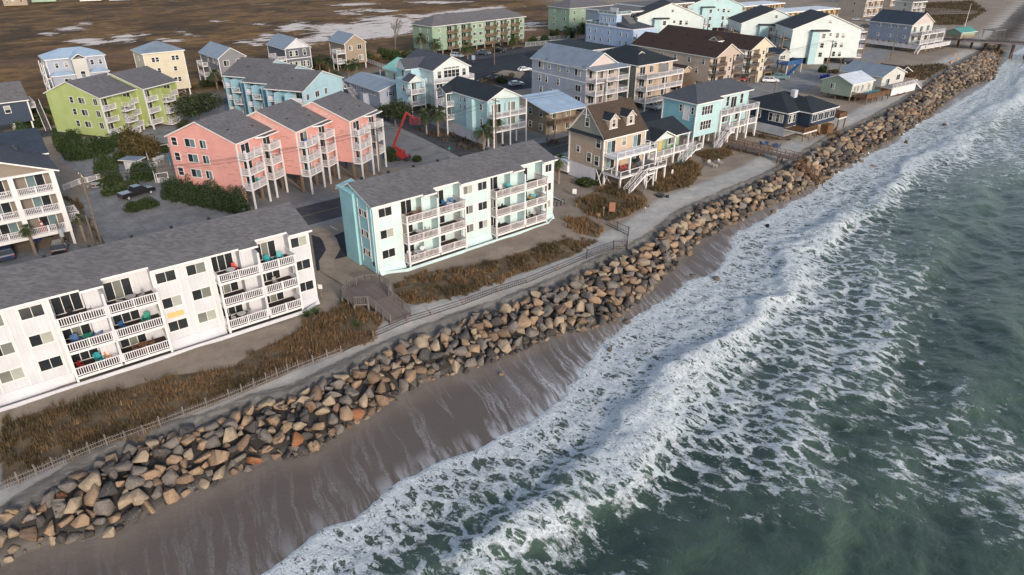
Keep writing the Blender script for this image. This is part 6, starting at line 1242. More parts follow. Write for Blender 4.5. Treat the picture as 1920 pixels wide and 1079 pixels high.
def tree(px, py, h, r, label, kind='oak', sub='crown'):
    q = at(px, py, 0); t = thing('tree', label, 'tree', q, vr.uniform(0, 6.28)); b = MB(); b.cyl((0, 0, 0), (.1, 0, h * .45), .22, .15, 8)
    for k in range(5): a_ = k * 1.3; b.cyl((.1, 0, h * .4), (math.cos(a_) * r * .55, math.sin(a_) * r * .55, h * .75), .11, .04, 6)
    b.build('trunk', 'bark', t); o = link('crown', bushmesh(kind), t, (0, 0, h * .45)); o.scale = (r, r, h * .62); return t
BL = [(128, 284, 2.0, 3.2, 'bush', 'tall dark green bush at the left end of the hedge by the lime building'), (150, 298, 2.6, 3.5, 'bush', 'big round green bush in the middle of the hedge by the lime building'), (176, 292, 2.5, 3.3, 'bush', 'green hedge bush right of the big round one by the lime building'),
      (197, 287, 2.1, 2.9, 'bush', 'green hedge bush nearest the lime building balconies'), (110, 272, 1.0, 3.0, 'bush', 'small upright dark bush by the lime building corner'), (140, 268, 1.8, 2.6, 'bush', 'bush against the lime end wall'), (203, 332, 2.1, 4.0, 'bush', 'dark pointed bush in the middle of the driveways'),
      (219, 346, 1.4, 1.9, 'bush', 'round bush right of the dark pointed bush'), (230, 305, 2.0, 2.3, 'bush2', 'low bush beside the small white hut'), (270, 335, 2.5, 2.8, 'bush', 'large dark bush by the pool fence'), (218, 360, 2.2, 1.5, 'bush2', 'low spreading shrub by the picket fence'), (240, 352, 1.7, 1.2, 'bush2', 'low spreading shrub beside the parked pickup'),
      (190, 347, 1.2, 1.0, 'bush2', 'tiny shrub behind the picket fence'), (252, 394, 1.5, 1.3, 'bush', 'left clipped round bush in front of the pickup'), (277, 388, 1.6, 1.4, 'bush', 'right clipped round bush in front of the pickup'), (300, 285, 1.6, 1.8, 'bush2', 'grey green bush by the pool'), (218, 275, 1.6, 2.6, 'bush', 'bush under the lime balconies'),
      (240, 268, 1.8, 2.6, 'bush2', 'second bush under the lime balconies'), (1100, 347, 2.4, 1.1, 'bush2', 'low green shrub beside the tan dormer house'), (735, 300, 1.6, 2.4, 'bush', 'bush by the red lift'), (783, 302, 1.1, 1.0, 'bush', 'small round bush behind the mint condo roof'), (1440, 140, 1.6, 1.6, 'bush', 'bush by the aqua apartment stilts'),
      (1543, 136, 1.5, 2, 'bush', 'green bush by the blue bins'), (1565, 138, 2.2, 1.6, 'dry', 'brown shrub right of the blue bins'), (1000, 85, 2.2, 3.0, 'bush', 'dark bush by the far swimming pool'), (1022, 83, 2.4, 3.2, 'bush', 'dark bush between the far pool and the terrace house'), (1068, 70, 2.4, 3.4, 'bush', 'dark bush left of the terrace house'), (1040, 68, 2.0, 2.6, 'bush2', 'bush behind the far pool'), (1092, 62, 2.2, 3.8, 'bush', 'bush touching the terrace house'),
      (940, 155, 1.6, 1.4, 'bush2', 'small shrub at the parking lot'), (928, 137, .9, .7, 'dry', 'dry shrub on the sandy island'), (960, 140, .9, .7, 'dry', 'dry shrub at the right of the sandy island')]
for i, (px, py, r, h, k, lab) in enumerate(BL): bush(px, py, r, h, k, lab)
ord_ = ('first', 'second', 'third', 'fourth', 'fifth', 'sixth', 'seventh', 'eighth', 'ninth', 'tenth', 'eleventh', 'twelfth')
for i in range(9): bush(322 + i * 16.4, 372 + i * 3.6, 1.75, 3.2 + (i % 3) * .4, 'juniper', f'{ord_[i]} juniper from the left in the hedge below the coral building', 'junipers below the coral building', 'bush', 'juniper')
for i in range(12): bush(585 + i * 17 + vr.uniform(-4, 4), 128 - i * 2.2 + vr.uniform(-2, 2), vr.uniform(2, 3.2), vr.uniform(2, 3.2), ('bush', 'dry', 'bush2')[i % 3], f'{ord_[i]} scrub bush from the left along the marsh edge behind the cottages', 'scrub along the marsh edge')
for i in range(8): bush(360 + i * 27, 165 - i * 3, 2.4, 1.8, ('dry', 'bush2')[i % 2], f'{ord_[i]} low scrub bush from the left along the marsh edge behind the sky blue building', 'low scrub at the marsh edge')
for i, (px, py) in enumerate(((75, 215), (90, 222), (70, 228), (105, 190), (60, 200))): bush(px, py + 12, 3.0, 3.0, ('bush2', 'dry')[i % 2], f'{ord_[i]} scrub bush beside the dark blue stilt house', 'scrub by the dark blue house')
bush(262, 296, 3.6, 5.2, 'cedar', 'brown green spreading cedar between the lime and coral buildings', None, 'tree', 'cedar')
tree(378, 232, 8.0, 5.6, 'large dark live oak between the lime and sky blue buildings'); tree(352, 250, 3.5, 1.8, 'small slim tree below the large live oak'); tree(742, 238, 7.0, 4.0, 'round dark leafed tree at the side street corner')
PL = [(800, 252, 4.6, 2.6, 'palm left of the pair beside the aqua stilt house'), (822, 256, 5.4, 2.8, 'palm right of the pair beside the aqua stilt house'), (907, 283, 4.2, 2.6, 'palm in front of the aqua stilt house, nearer the mint roof'), (926, 276, 5.6, 2.7, 'taller palm in front of the aqua stilt house porches'), (655, 148, 4.2, 2.6, 'palm left of the pair by the tan marsh house'), (670, 150, 5.0, 2.8, 'palm right of the pair by the tan marsh house'),
      (632, 160, 3.0, 2.4, 'short palm by the sky blue gable'), (45, 262, 3.0, 2.2, 'palm by the dark blue stilt house'), (68, 478, 4.0, 1.3, 'palm with tall trunk in front of the taupe condo'), (160, 452, 3.6, 1.2, 'palm beside the taupe condo side balcony'), (1047, 345, 4.4, 2.2, 'palm between the mint condo and tan dormer house'), (790, 103, 6, 3.0, 'palm at the left end of the long green condo'), (818, 106, 4.6, 3.2, 'palm second from the left before the long green condo'),
      (877, 112, 4.4, 3.2, 'palm in the middle of the parking row before the green condo'), (962, 92, 4.0, 3.2, 'palm at the right end of the parking row before the green condo'), (600, 132, 3.8, 2.4, 'palm behind the dark grey marsh house'), (618, 138, 3.2, 2.2, 'small palm near the marsh edge scrub'), (1083, 78, 4.6, 2.8, 'palm left of the terrace house'), (408, 168, 4.4, 2.6, 'palm by the grey marsh house'), (1060, 75, 4.2, 2.6, 'palm between the far pool and terrace house')]
for px, py, h, r, lab in PL: palm(px, py, h, r, lab, vr.uniform(-.05, .05))
# bare tree
q = at(742, 97, 0); t = thing('bare_tree', 'bare leafless tree at the edge of the marsh pond', 'tree', q); b = MB()
def branch(p, d, L_, r, dep):
    e = p + d * L_; b.cyl(p, e, r, r * .65, 5)
    if dep:
        for _ in range(3 if dep > 1 else 4): nd = (d + Vector((vr.uniform(-.7, .7), vr.uniform(-.7, .7), vr.uniform(-.1, .5)))).normalized(); branch(e, nd, L_ * vr.uniform(.6, .85), r * .6, dep - 1)
branch(Vector((0, 0, 0)), Vector((0, 0, 1)), 3.4, .26, 5); b.build('trunk', 'bark', t)
for i, (px, py) in enumerate(((592, 588), (645, 566), (668, 612), (575, 592))):
    q = at(px, py, 0)
    for k in range(1): o = link('yucca', bushmesh('yucca')); o.location = (q.x, q.y, -.1); o.scale = (1.3, 1.3, 1.1); tag(o, ('spiky yucca by the end of the white condo', 'spiky yucca left of the timber beach deck', 'yucca in the dune grass below the beach deck', 'small yucca at the white condo base')[i], 'plant')
# dune grass
def blades(polys, dens_, hmin, hmax, wd, name, label, pal, nb=9):
    Vs, Cs = [], []; g = np.random.default_rng(5)
    for p in polys:
        q = np.array(pxpoly(p)); x0, y0 = q.min(0); x1, y1 = q.max(0); n = int((x1 - x0) * (y1 - y0) * dens_); X, Y = g.uniform(x0 - 1, x1 + 1, n), g.uniform(y0 - 1, y1 + 1, n)
        pd = inpoly(q, X, Y); cl = fbm(X * .45, Y * .45, 4, 77); keep = (pd + (cl - .5) * 3.0 > 0) & (fbm(X * .7, Y * .7, 3, 78) > .40); X, Y, cl = X[keep], Y[keep], cl[keep]; n = len(X)
        uu, vv = to_uv(X, Y); Z = terrain(uu, vv); c2 = fbm(X * .25, Y * .25, 3, 90)
        for k in range(nb):
            a_ = g.uniform(0, 6.28, n); sp = g.uniform(.05, .5, n); h = g.uniform(hmin, hmax, n) * (.6 + .8 * cl); bx, by = X + g.normal(0, .13, n), Y + g.normal(0, .13, n); w_ = wd * g.uniform(.6, 1.3, n)
            tx, ty = bx + np.cos(a_) * sp * h, by + np.sin(a_) * sp * h; P = np.stack([np.stack([bx - np.sin(a_) * w_, by + np.cos(a_) * w_, Z - .03], 1), np.stack([bx + np.sin(a_) * w_, by - np.cos(a_) * w_, Z - .03], 1), np.stack([tx, ty, Z + h], 1)], 1)
            Vs.append(P.reshape(-1, 3)); f = np.clip((c2 - .35) * 3 + g.normal(0, .25, n), 0, 1)[:, None]; col = (np.array(pal[0])[None] * (1 - f) + np.array(pal[1])[None] * f) * g.uniform(.6, 1.4, n)[:, None]; Cs.append(np.repeat(col, 3, 0))
    o = link(name, tris(name, np.concatenate(Vs), np.clip(np.concatenate(Cs), 0, 1))); tag(o, label, 'grass', kind='stuff'); return o
blades(GRASS[:2], 13, .24, .62, .04, 'dune_grass', 'olive brown dune grass in front of the condo blocks', ((.095, .068, .036), (.22, .132, .072)))
blades(GRASS[2:], 11, .30, .85, .045, 'beach_grass', 'rusty brown tall beach grass around the tan dormer house', ((.11, .080, .04), (.25, .14, .07)))
blades(FARGRASS, 1.6, .4, .9, .12, 'far_beach_grass', 'brown scrub grass patches in the middle and far distance', ((.075, .055, .03), (.16, .10, .055)), 7)

# ------------------------------------------------------------------ fences, decks, pier
def uvz(px, py): q = at(px, py, 0); u, v = to_uv(q.x, q.y); return u, v
FPX1 = [(0, 915), (100, 873), (200, 830), (300, 795), (430, 745), (500, 715), (560, 690), (640, 660)]
fl = [at(px, py, 0) for px, py in FPX1]; t = thing('sand_fence', 'weathered slat sand fence between the dune grass and the sandy path', 'fence', (0, 0, 0)); b = MB(); L_ = 0
A_ = fl[0] + (fl[0] - fl[1]).normalized() * 6; pts = [A_] + fl; fr_ = random.Random(2)
for a, c in zip(pts, pts[1:]):
    d = c - a; n = int(d.length / .19)
    for i in range(n):
        p = a + d * (i / n); z = ground_z(p.x, p.y); s = fr_.uniform(-.05, .05); b.bar((p.x, p.y, z - .1), (p.x + s, p.y + s, z + .95 + fr_.uniform(-.08, .05)), .075, .02)
b.build('slats', 'deck', t); b = MB()
for a, c in zip(pts, pts[1:]):
    for h in (.3, .7): b.bar((a.x, a.y, h - .3), (c.x, c.y, h - .3), .02)
b.build('wire', 'steelm', t)
for a, c in zip(pts, pts[1:]):
    for k in range(3): p = a + (c - a) * (k / 3); z = ground_z(p.x, p.y); MB().bar((p.x, p.y, z - .3), (p.x, p.y, z + 1.2), .1).build('post', 'deck_grey', t)
FPX2 = [(640, 660), (700, 632), (765, 605), (810, 590), (870, 570), (935, 545), (990, 528), (1045, 505), (1100, 482), (1150, 465), (1176, 458), (1178, 440), (1157, 432), (1135, 422)]
fl = [at(px, py, 0) for px, py in FPX2]; t = thing('wire_fence', 'sagging dark wire fence with timber posts along the path to the black corner panel', 'fence', (0, 0, 0)); b = MB(); wm = MB()
for i, (a, c) in enumerate(zip(fl, fl[1:])):
    za, zc = ground_z(a.x, a.y), ground_z(c.x, c.y); hi = 1.3 if i > 7 else .85
    MB().bar((a.x, a.y, za - .3), (a.x, a.y, za + hi + .15), .12).build('post', 'post' if i < 8 else 'black', t)
    for h in (.15, .5, hi): wm.bar((a.x, a.y, za + h), (c.x, c.y, zc + h), .05)
    d = c - a
    if i > 7 or i in (4, 5):
        n = int(d.length / .28)
        for k in range(n): p = a + d * (k / n); wm.bar((p.x, p.y, za + .1), (p.x, p.y, za + hi), .035)
wm.build('wire_mesh', 'deck_dk', t)

def railrun(b, P, z, h=1.0, step=1.5, slat=True):
    for a, c in zip(P, P[1:]):
        a, c = Vector((*a, 0)), Vector((*c, 0)); d = c - a; n = max(1, round(d.length / step)); za, zc = (z, z) if not isinstance(z, tuple) else z
        for i in range(n + 1): p = a + d * (i / n); zz = za + (zc - za) * i / n; b.bar((p.x, p.y, zz - .5), (p.x, p.y, zz + h), .11)
        b.bar((a.x, a.y, za + h), (c.x, c.y, zc + h), .14, .06)
        m_ = int(d.length / .22) if slat else 0
        for i in range(m_): p = a + d * ((i + .5) / m_); zz = za + (zc - za) * (i + .5) / m_; b.bar((p.x, p.y, zz + .05), (p.x, p.y, zz + h), .09, .03)
        if not slat:
            for q in (.35, .65): b.bar((a.x, a.y, za + h * q), (c.x, c.y, zc + h * q), .12, .04)
q = at(690, 548, .9); t = thing('beach_walkover', 'weathered grey timber beach deck with railings and a ramp down to the sand', 'beach deck', (q.x, q.y, 0), math.pi / 2 - R(48))
ring = [(-2.9, -1.6), (-1.6, -2.6), (1.4, -2.6), (2.6, -1.0), (2.6, 1.4), (1.2, 2.6), (-1.4, 2.6), (-2.9, 1.2)]
MB().prism(ring, 'z', .75, .9).build('deck_floor', 'deck', t); b = MB(); P = ring + [ring[0]]
railrun(b, [ring[2], ring[3], ring[4], ring[5]], .9); railrun(b, [ring[5], ring[6], ring[7], ring[0], ring[1]], .9); b.build('railing', 'deck_grey', t)
for x, y in ring: MB().box(x - .1, x + .1, y - .1, y + .1, 0, .8).build('post', 'deck_grey', t)
b = MB(); b.quad([(-1.5, -2.6, .88), (1.3, -2.6, .88), (1.3, -7.2, .3), (-1.5, -7.2, .3)]); b.quad([(-1.5, -2.6, .75), (1.3, -2.6, .75), (1.3, -7.2, .18), (-1.5, -7.2, .18)]); b.quad([(-1.5, -7.2, .18), (1.3, -7.2, .18), (1.3, -7.2, .3), (-1.5, -7.2, .3)])
b.build('ramp', 'deck', t); b = MB(); railrun(b, [(-1.5, -2.6), (-1.5, -7.2)], (.9, .3)); railrun(b, [(1.3, -2.6), (1.3, -7.2)], (.9, .3)); b.build('ramp_railing', 'deck_grey', t)

def walkway(name, label, A, Bq, w_, z, mat, rmat, za=None):
    a, c = Vector((A[0], A[1], 0)), Vector((Bq[0], Bq[1], 0)); d = c - a; L_ = d.length; t = thing(name, label, 'boardwalk', a, math.atan2(d.y, d.x)); MB().box(0, L_, -w_ / 2, w_ / 2, z - .15, z).build('deck_floor', mat, t)
    for s_ in (-1, 1): b = MB(); railrun(b, [(0, s_ * w_ / 2), (L_, s_ * w_ / 2)], z, 1.0, 1.8, False); b.build('railing', rmat, t)
    n = int(L_ / 3.2)
    for i in range(n + 1):
        b = MB()
        for s_ in (-1, 1): b.box(L_ * i / n - .12, L_ * i / n + .12, s_ * w_ / 2 - .12, s_ * w_ / 2 + .12, -2.2, z - .15)
        b.box(L_ * i / n - .08, L_ * i / n + .08, -w_ / 2, w_ / 2, z - .4, z - .15); b.build('trestle', 'deck_br', t)
    return t, L_
t, L_ = walkway('boardwalk', 'brown timber boardwalk crossing the rock wall beside the navy bungalow', at(1362, 268, 1.2)[:2], at(1500, 300, 1.2)[:2], 1.9, 1.2, 'deck', 'deck_br')
b = MB(); n = 14
for i in range(n): b.box(L_ + .33 * i, L_ + .33 * i + .36, -.9, .9, 1.15 - i * .28, 1.2 - i * .28)
b.build('stair', 'deck_br', t)
for s_ in (-1, 1): b = MB(); railrun(b, [(L_, s_ * .95), (L_ + 4.8, s_ * .95)], (1.2, -2.8), 1.0, 1.0, False); b.build('stair_railing', 'deck_br', t)

# pier
A = at(1768, 72, 3.0); Bq = at(1925, 80, 3.0); d = Vector((Bq.x - A.x, Bq.y - A.y, 0)); L_ = d.length + 90; t = thing('pier', 'old timber fishing pier on tall pilings running out over the surf', 'pier', (A.x, A.y, 0), math.atan2(d.y, d.x))
MB().box(0, L_, -2.4, 2.4, 2.7, 3.0).build('deck_floor', 'deck_dk', t); MB().box(6, 34, -6, -2.4, 2.7, 3.0).build('side_platform', 'deck', t)
for s_ in (-1, 1): b = MB(); railrun(b, [(0, s_ * 2.35), (L_, s_ * 2.35)], 3.0, 1.1, 2.4, False); b.build('railing', 'deck_grey', t)
n = int(L_ / 4.5)
for i in range(n + 1):
    b = MB(); x = i * 4.5 + 1
    for s_ in (-1, -.35, .35, 1): b.cyl((x + abs(s_) * .3, s_ * 2.9, -7), (x, s_ * 2.1, 2.7), .14, .12, 7)
    b.bar((x, -2.8, 2.5), (x, 2.8, 2.5), .3); b.bar((x, -2.6, -2.4), (x, 2.4, 2.2), .14)
    if i > n * .3: b.bar((x, 0, -2.5), (x + 4.5, 0, 2.4), .16)
    b.build('pile_bent', 'deck_br', t)
h0 = B('pier_hut', 'small timber hut with teal metal roof on the landward end of the pier', 'hut', (at(1800, 73, 3.0).x, at(1800, 73, 3.0).y, 3.0), 62)
h0.gable(0, 9, 0, 6, 2.2, 1.2, 'x', 'mt_teal', .5, wall='s_mint', zb=1.2); h0.blk(0.05, 8.95, .05, 5.95, 0, 1.2, 's_brown'); h0.done(); h0.part('flagpole', MB().cyl((6, 3, 3), (6, 3, 12), .12, .06, 6), 'white')
h1 = B('pier_shelter', 'open timber shelter with grey flat roof on the pier', 'shelter', (at(1862, 72, 3.0).x, at(1862, 72, 3.0).y, 3.0), 62)
MB().box(-.3, 7, -.3, 4.5, 2.6, 2.8).build('roof', 'deck_grey', h1.r); h1.posts([(0, 0), (6.7, 0), (0, 4.2), (6.7, 4.2)], 0, 2.6, .2, 'post')
wl = [(1700, 22), (1780, 22), (1830, 25)]
walkway('dune_boardwalk', 'timber boardwalk through the brown dune grass near the pier, upper one', at(1688, 18, .8)[:2], at(1800, 22, .8)[:2], 2, .9, 'deck_grey', 'deck_grey'); walkway('dune_boardwalk', 'timber boardwalk through the brown dune grass near the pier, lower one', at(1740, 27, .8)[:2], at(1828, 25, .8)[:2], 2, .9, 'deck_grey', 'deck_grey')

# ------------------------------------------------------------------ vehicles
def car(kind, paintm, px, py, hdg, label, group=None):
    q = at(px, py, 0); t = thing('parked_pickup' if kind == 'pickup' else 'parked_car', label, 'pickup' if kind == 'pickup' else 'car', q, math.pi / 2 - R(hdg), 'parked vehicles')
    if kind == 'pickup': body = [(-2.85, .45), (2.85, .45), (2.85, .95), (2.6, 1.12), (1.35, 1.2), (-2.85, 1.15)]; cab = [(-.95, 1.15), (1.5, 1.15), (.75, 1.83), (-.7, 1.85)]; W2, L2 = .98, 1.9
    elif kind == 'suv': body = [(-2.35, .4), (2.35, .4), (2.38, .85), (2.2, 1.02), (1.2, 1.12), (-2.3, 1.12), (-2.4, .9)]; cab = [(-2.25, 1.1), (1.35, 1.1), (.6, 1.66), (-1.95, 1.7)]; W2, L2 = .93, 1.5
    else: body = [(-2.3, .38), (2.3, .38), (2.32, .7), (2.1, .85), (1.0, .95), (-2.2, .98), (-2.32, .75)]; cab = [(-1.9, .95), (1.1, .93), (.3, 1.38), (-1.3, 1.42)]; W2, L2 = .9, 1.45
    b = MB(); b.prism([(x, z) for x, z in body], 'y', -W2, W2); 
    if kind == 'pickup': pass
    rt = [(cab[3][0] + .05, cab[3][1] - .02), (cab[2][0] - .05, cab[2][1] - .02)]
    b.box(rt[0][0], rt[1][0], -W2 + .2, W2 - .2, cab[2][1] - .04, cab[2][1] + .03); bo = b.mesh('body', paintm); o = link('body', bo, t)
    bv = o.modifiers.new('bevel', 'BEVEL'); bv.width = .09; bv.segments = 2
    g = MB(); n_ = len(cab); lo = [(cab[0][0], cab[0][1] - .01), (cab[1][0], cab[1][1] - .01)]
    V = [(lo[0][0], -W2 + .06, lo[0][1]), (lo[1][0], -W2 + .06, lo[1][1]), (lo[1][0], W2 - .06, lo[1][1]), (lo[0][0], W2 - .06, lo[0][1]), (rt[0][0], -W2 + .22, cab[3][1] - .05), (rt[1][0], -W2 + .22, cab[2][1] - .05), (rt[1][0], W2 - .22, cab[2][1] - .05), (rt[0][0], W2 - .22, cab[3][1] - .05)]
    for f in ((0, 1, 5, 4), (1, 2, 6, 5), (2, 3, 7, 6), (3, 0, 4, 7), (4, 5, 6, 7)): g.quad([V[k] for k in f])
    g.build('window_glass', 'g_dark', t); p = MB()
    for sx_ in (-1, 1):
        for k, (x, zt) in enumerate(((lo[0][0] + (rt[0][0] - lo[0][0]) * 1, 0), ((lo[0][0] + lo[1][0]) / 2, 1), (rt[1][0], 2))):
            p.bar((x if k else lo[0][0], sx_ * (W2 - .05), lo[0][1]), (x, sx_ * (W2 - .21), cab[3][1] - .04), .09)
        p.bar((lo[1][0], sx_ * (W2 - .07), lo[1][1]), (rt[1][0], sx_ * (W2 - .22), cab[2][1] - .04), .08)
    p.build('pillars', paintm, t)
    if kind == 'pickup': MB().box(-2.75, -1.05, -.85, .85, 1.1, 1.2).build('bed_cover', 'c_grey', t)
    for sx_ in (-1, 1):
        for sy in (-1, 1):
            w_ = MB().cyl((sx_ * L2, sy * (W2 - .2), .36), (sx_ * L2, sy * (W2 + .02), .36), .36, n=14).build('wheel', 'tyre', t); MB().cyl((sx_ * L2, sy * (W2 + .02), .36), (sx_ * L2, sy * (W2 + .035), .36), .21, n=12).build('rim', 'steelm', w_)
    for sy in (-1, 1):
        xf = body[2][0]; MB().box(xf - .12, xf + .012, sy * .7 - .2, sy * .7 + .2, body[2][1] - .22, body[2][1] - .05).build('headlight', 'chair_white', t); xr = min(x for x, z in body); MB().box(xr - .012, xr + .12, sy * .75 - .12, sy * .75 + .12, .75, .95).build('tail_light', 'red', t)
    return t
for a in [('pickup', 'c_black', 258, 368, 36, 'black pickup truck parked behind two clipped bushes'), ('suv', 'c_navy', 12, 482, 320, 'dark suv parked under the left end of the taupe condo'), ('suv', 'c_black', 115, 470, 332, 'black suv parked under the right corner of the taupe condo'), ('sedan', 'c_black', 88, 440, 332, 'black car in the shade behind the black suv'),
          ('suv', 'c_white', 1444, 155, 100, 'white suv on the concrete lot above the navy bungalow'), ('suv', 'c_teal', 1463, 149, 100, 'grey green suv behind the white suv on the concrete lot'), ('suv', 'c_white', 857, 108, 125, 'white suv in the parking row of the long green condo'), ('pickup', 'c_grey', 906, 103, 125, 'grey pickup in the parking row of the long green condo'), ('suv', 'c_black', 936, 98, 125, 'black suv right of the grey pickup in the parking row'),
          ('sedan', 'c_white', 984, 134, 60, 'white car in the dark lot beside the blue grey house, farther one'), ('sedan', 'c_silver', 968, 161, 60, 'silver car in the dark lot beside the blue grey house, nearer one'), ('suv', 'c_black', 1592, 120, 100, 'black suv under the big white apartment building'), ('sedan', 'c_silver', 1606, 39, 110, 'silver car at the foot of the beige concrete block'), ('suv', 'c_silver', 1632, 41, 110, 'silver suv right of the silver car below the concrete block'),
          ('suv', 'c_black', 1622, 52, 100, 'black suv left of the slate blue beach house'), ('sedan', 'c_white', 1617, 63, 100, 'white car beside the slate blue beach house'), ('pickup', 'c_grey', 1612, 72, 100, 'grey pickup beside the slate blue beach house deck'), ('sedan', 'c_black', 775, 103, 120, 'dark car by the left end of the green condo'), ('sedan', 'c_red', 1385, 152, 90, 'dark red car under the beige condo'), ('suv', 'c_silver', 1222, 205, 130, 'silver suv under the olive house'), ('sedan', 'c_navy', 1340, 232, 130, 'dark blue car under the teal house')]: car(*a)
q = at(1056, 322, 0); t = thing('cargo_trailer', 'white enclosed cargo trailer behind the tan dormer house', 'trailer', q, math.pi / 2 - R(140)); b = MB(); b.box(-2.2, 2.2, -1.05, 1.05, .5, 2.5); o = b.build('body', 'c_white', t); o.modifiers.new('bevel', 'BEVEL').width = .08
for sy in (-1, 1):
    MB().cyl((-.3, sy * 1.05, .38), (-.3, sy * 1.15, .38), .38, n=12).build('wheel', 'tyre', t)
MB().bar((2.2, 0, .5), (3.3, 0, .5), .12).build('tow_bar', 'steelm', t)
# red boom lift
q = at(757, 300, 0); t = thing('boom_lift', 'red boom lift with raised arm on the side street by the coral building', 'boom lift', q, 0); a0 = at(757, 300, 0)
b = MB(); b.box(-1.1, 1.1, -.9, .9, .45, 1.0); b.box(-1.3, .3, -.7, .7, 1.0, 1.9); b.build('chassis', 'liftred', t)
for sx_ in (-1, 1):
    for sy in (-1, 1): MB().cyl((sx_ * .85, sy * .8, .45), (sx_ * .85, sy * 1.1, .45), .45, n=14).build('wheel', 'tyre', t)
def armpt(px, py, dx): r = at(px, py, 0); # point on the vertical plane through the base facing the street
def onplane(px, py):
    x = (px - 960) / FPX; y = -(py - 539.5) / FPX; d = Vector((x, math.cos(PITCH) + y * math.sin(PITCH), -math.sin(PITCH) + y * math.cos(PITCH))); k = a0.y / d.y; return Vector((d.x * k - a0.x, 0, HC + d.z * k))
p0, p1, p2, p3 = onplane(755, 294), onplane(737, 268), onplane(762, 211), onplane(778, 226)
MB().bar((0, 0, 1.6), p1 + Vector((0, 0, -.6)), .5).build('lower_arm', 'liftred', t); MB().bar(p1 + Vector((0, .0, -.6)), p2, .42).build('upper_arm', 'liftred', t); MB().bar(p2, p3 + Vector((0, 0, .3)), .3).build('jib', 'liftred', t)
b = MB()
for z in (0, .55, 1.1):
    for (x0, y0), (x1, y1) in (((-.9, -.5), (.9, -.5)), ((.9, -.5), (.9, .5)), ((.9, .5), (-.9, .5)), ((-.9, .5), (-.9, -.5))): b.bar(p3 + Vector((x0, y0, z - .6)), p3 + Vector((x1, y1, z - .6)), .07)
for x in (-.9, 0, .9):
    for y in (-.5, .5): b.bar(p3 + Vector((x, y, -.6)), p3 + Vector((x, y, .5)), .07)
b.build('basket', 'liftred', t)

# ------------------------------------------------------------------ poles and wires
poles = {}
def pole(key, px, py, ptop, label, arm=True, can=False, lean=0):
    g = at(px, py, 0); r_ = Vector(((ptop[0] - 960) / FPX, math.cos(PITCH) - (ptop[1] - 539.5) / FPX * math.sin(PITCH), -math.sin(PITCH) - (ptop[1] - 539.5) / FPX * math.cos(PITCH)))
    k = (g.x * r_.x + g.y * r_.y) / (r_.x ** 2 + r_.y ** 2); h = min(14, max(4, HC + k * r_.z)); t = thing('utility_pole', label, 'utility pole', g, 0)
    MB().cyl((0, 0, -.3), (lean, 0, h), .17, .12, 8).build('pole', 'pole', t); dv = Vector((UX, UY, 0)); sd_ = Vector((-dv.y, dv.x, 0)); top = Vector((lean, 0, h))
    if arm:
        MB().bar(top - sd_ * 1.2 + Vector((0, 0, -.4)), top + sd_ * 1.2 + Vector((0, 0, -.4)), .12).build('cross_arm', 'pole', t); b = MB()
        for s_ in (-1.1, -.5, .5, 1.1): b.cyl(top + sd_ * s_ + Vector((0, 0, -.35)), top + sd_ * s_ + Vector((0, 0, -.12)), .05, .03, 6)
        b.build('insulators', 'chair_white', t)
    if can: MB().cyl(top + Vector((.35, -.2, -2.2)), top + Vector((.35, -.2, -1.1)), .28, n=10).build('transformer', 'steelm', t)
    poles[key] = g + top; return t
pole('a', 193, 466, (152, 325), 'tall leaning utility pole in the concrete yard beside the taupe condo', True); pole('b', 180, 467, (152, 405), 'short dark pole just left of the tall leaning pole', False); pole('c', 124, 474, (104, 415), 'pole with a transformer can in front of the black suv', False, True)
pole('d', 714, 328, (702, 240), 'utility pole with transformer at the right end of the coral building', True, True); pole('e', 930, 288, (931, 185), 'utility pole beside the taller palm at the aqua stilt house', True); pole('f', 1128, 262, (1128, 150), 'utility pole before the blue grey house porch', True, True); pole('g', 1004, 185, (1002, 112), 'utility pole at the left corner of the blue grey house', True)
pole('h', 1311, 165, (1312, 112), 'utility pole before the beige condo balconies', True); pole('i', 1549, 140, (1557, 75), 'utility pole before the big white apartment building', True, True); pole('j', 1669, 114, (1674, 55), 'utility pole before the slate blue beach house', False); pole('k', 927, 122, (926, 72), 'utility pole in front of the long green condo', True); pole('l', 1451, 180, (1451, 152), 'short lamp post beside the navy bungalow', False); pole('m', 801, 100, (800, 62), 'utility pole at the left end of the long green condo', False); pole('n', 1572, 140, (1573, 112), 'short post right of the big apartment building pole', False)
def wire(a, c, sag, label):
    P = poles[a]; Q = poles[c]; b = MB(); n = 12
    for off in (-1.1, .5, 1.1):
        o_ = Vector((-UY, UX, 0)) * off + Vector((0, 0, -.15)); pv = None
        for i in range(n + 1):
            s = i / n; p = P.lerp(Q, s) + o_ + Vector((0, 0, -4 * sag * s * (1 - s)))
            if pv is not None: b.bar(pv, p, .035)
            pv = p
    o = b.build('power_line', 'black'); tag(o, label, 'power line')
wire('a', 'd', 1.4, 'power lines from the leaning pole to the coral building pole'); wire('d', 'e', 1.0, 'power lines from the coral building pole to the aqua stilt house pole'); wire('e', 'f', 1.0, 'power lines from the aqua stilt house pole towards the blue grey house porch pole'); wire('f', 'h', 1.2, 'power lines from the porch pole to the beige condo pole'); wire('h', 'i', 1.2, 'power lines from the beige condo pole to the big apartment pole'); wire('k', 'g', .8, 'power lines from the green condo pole to the blue grey house corner pole')

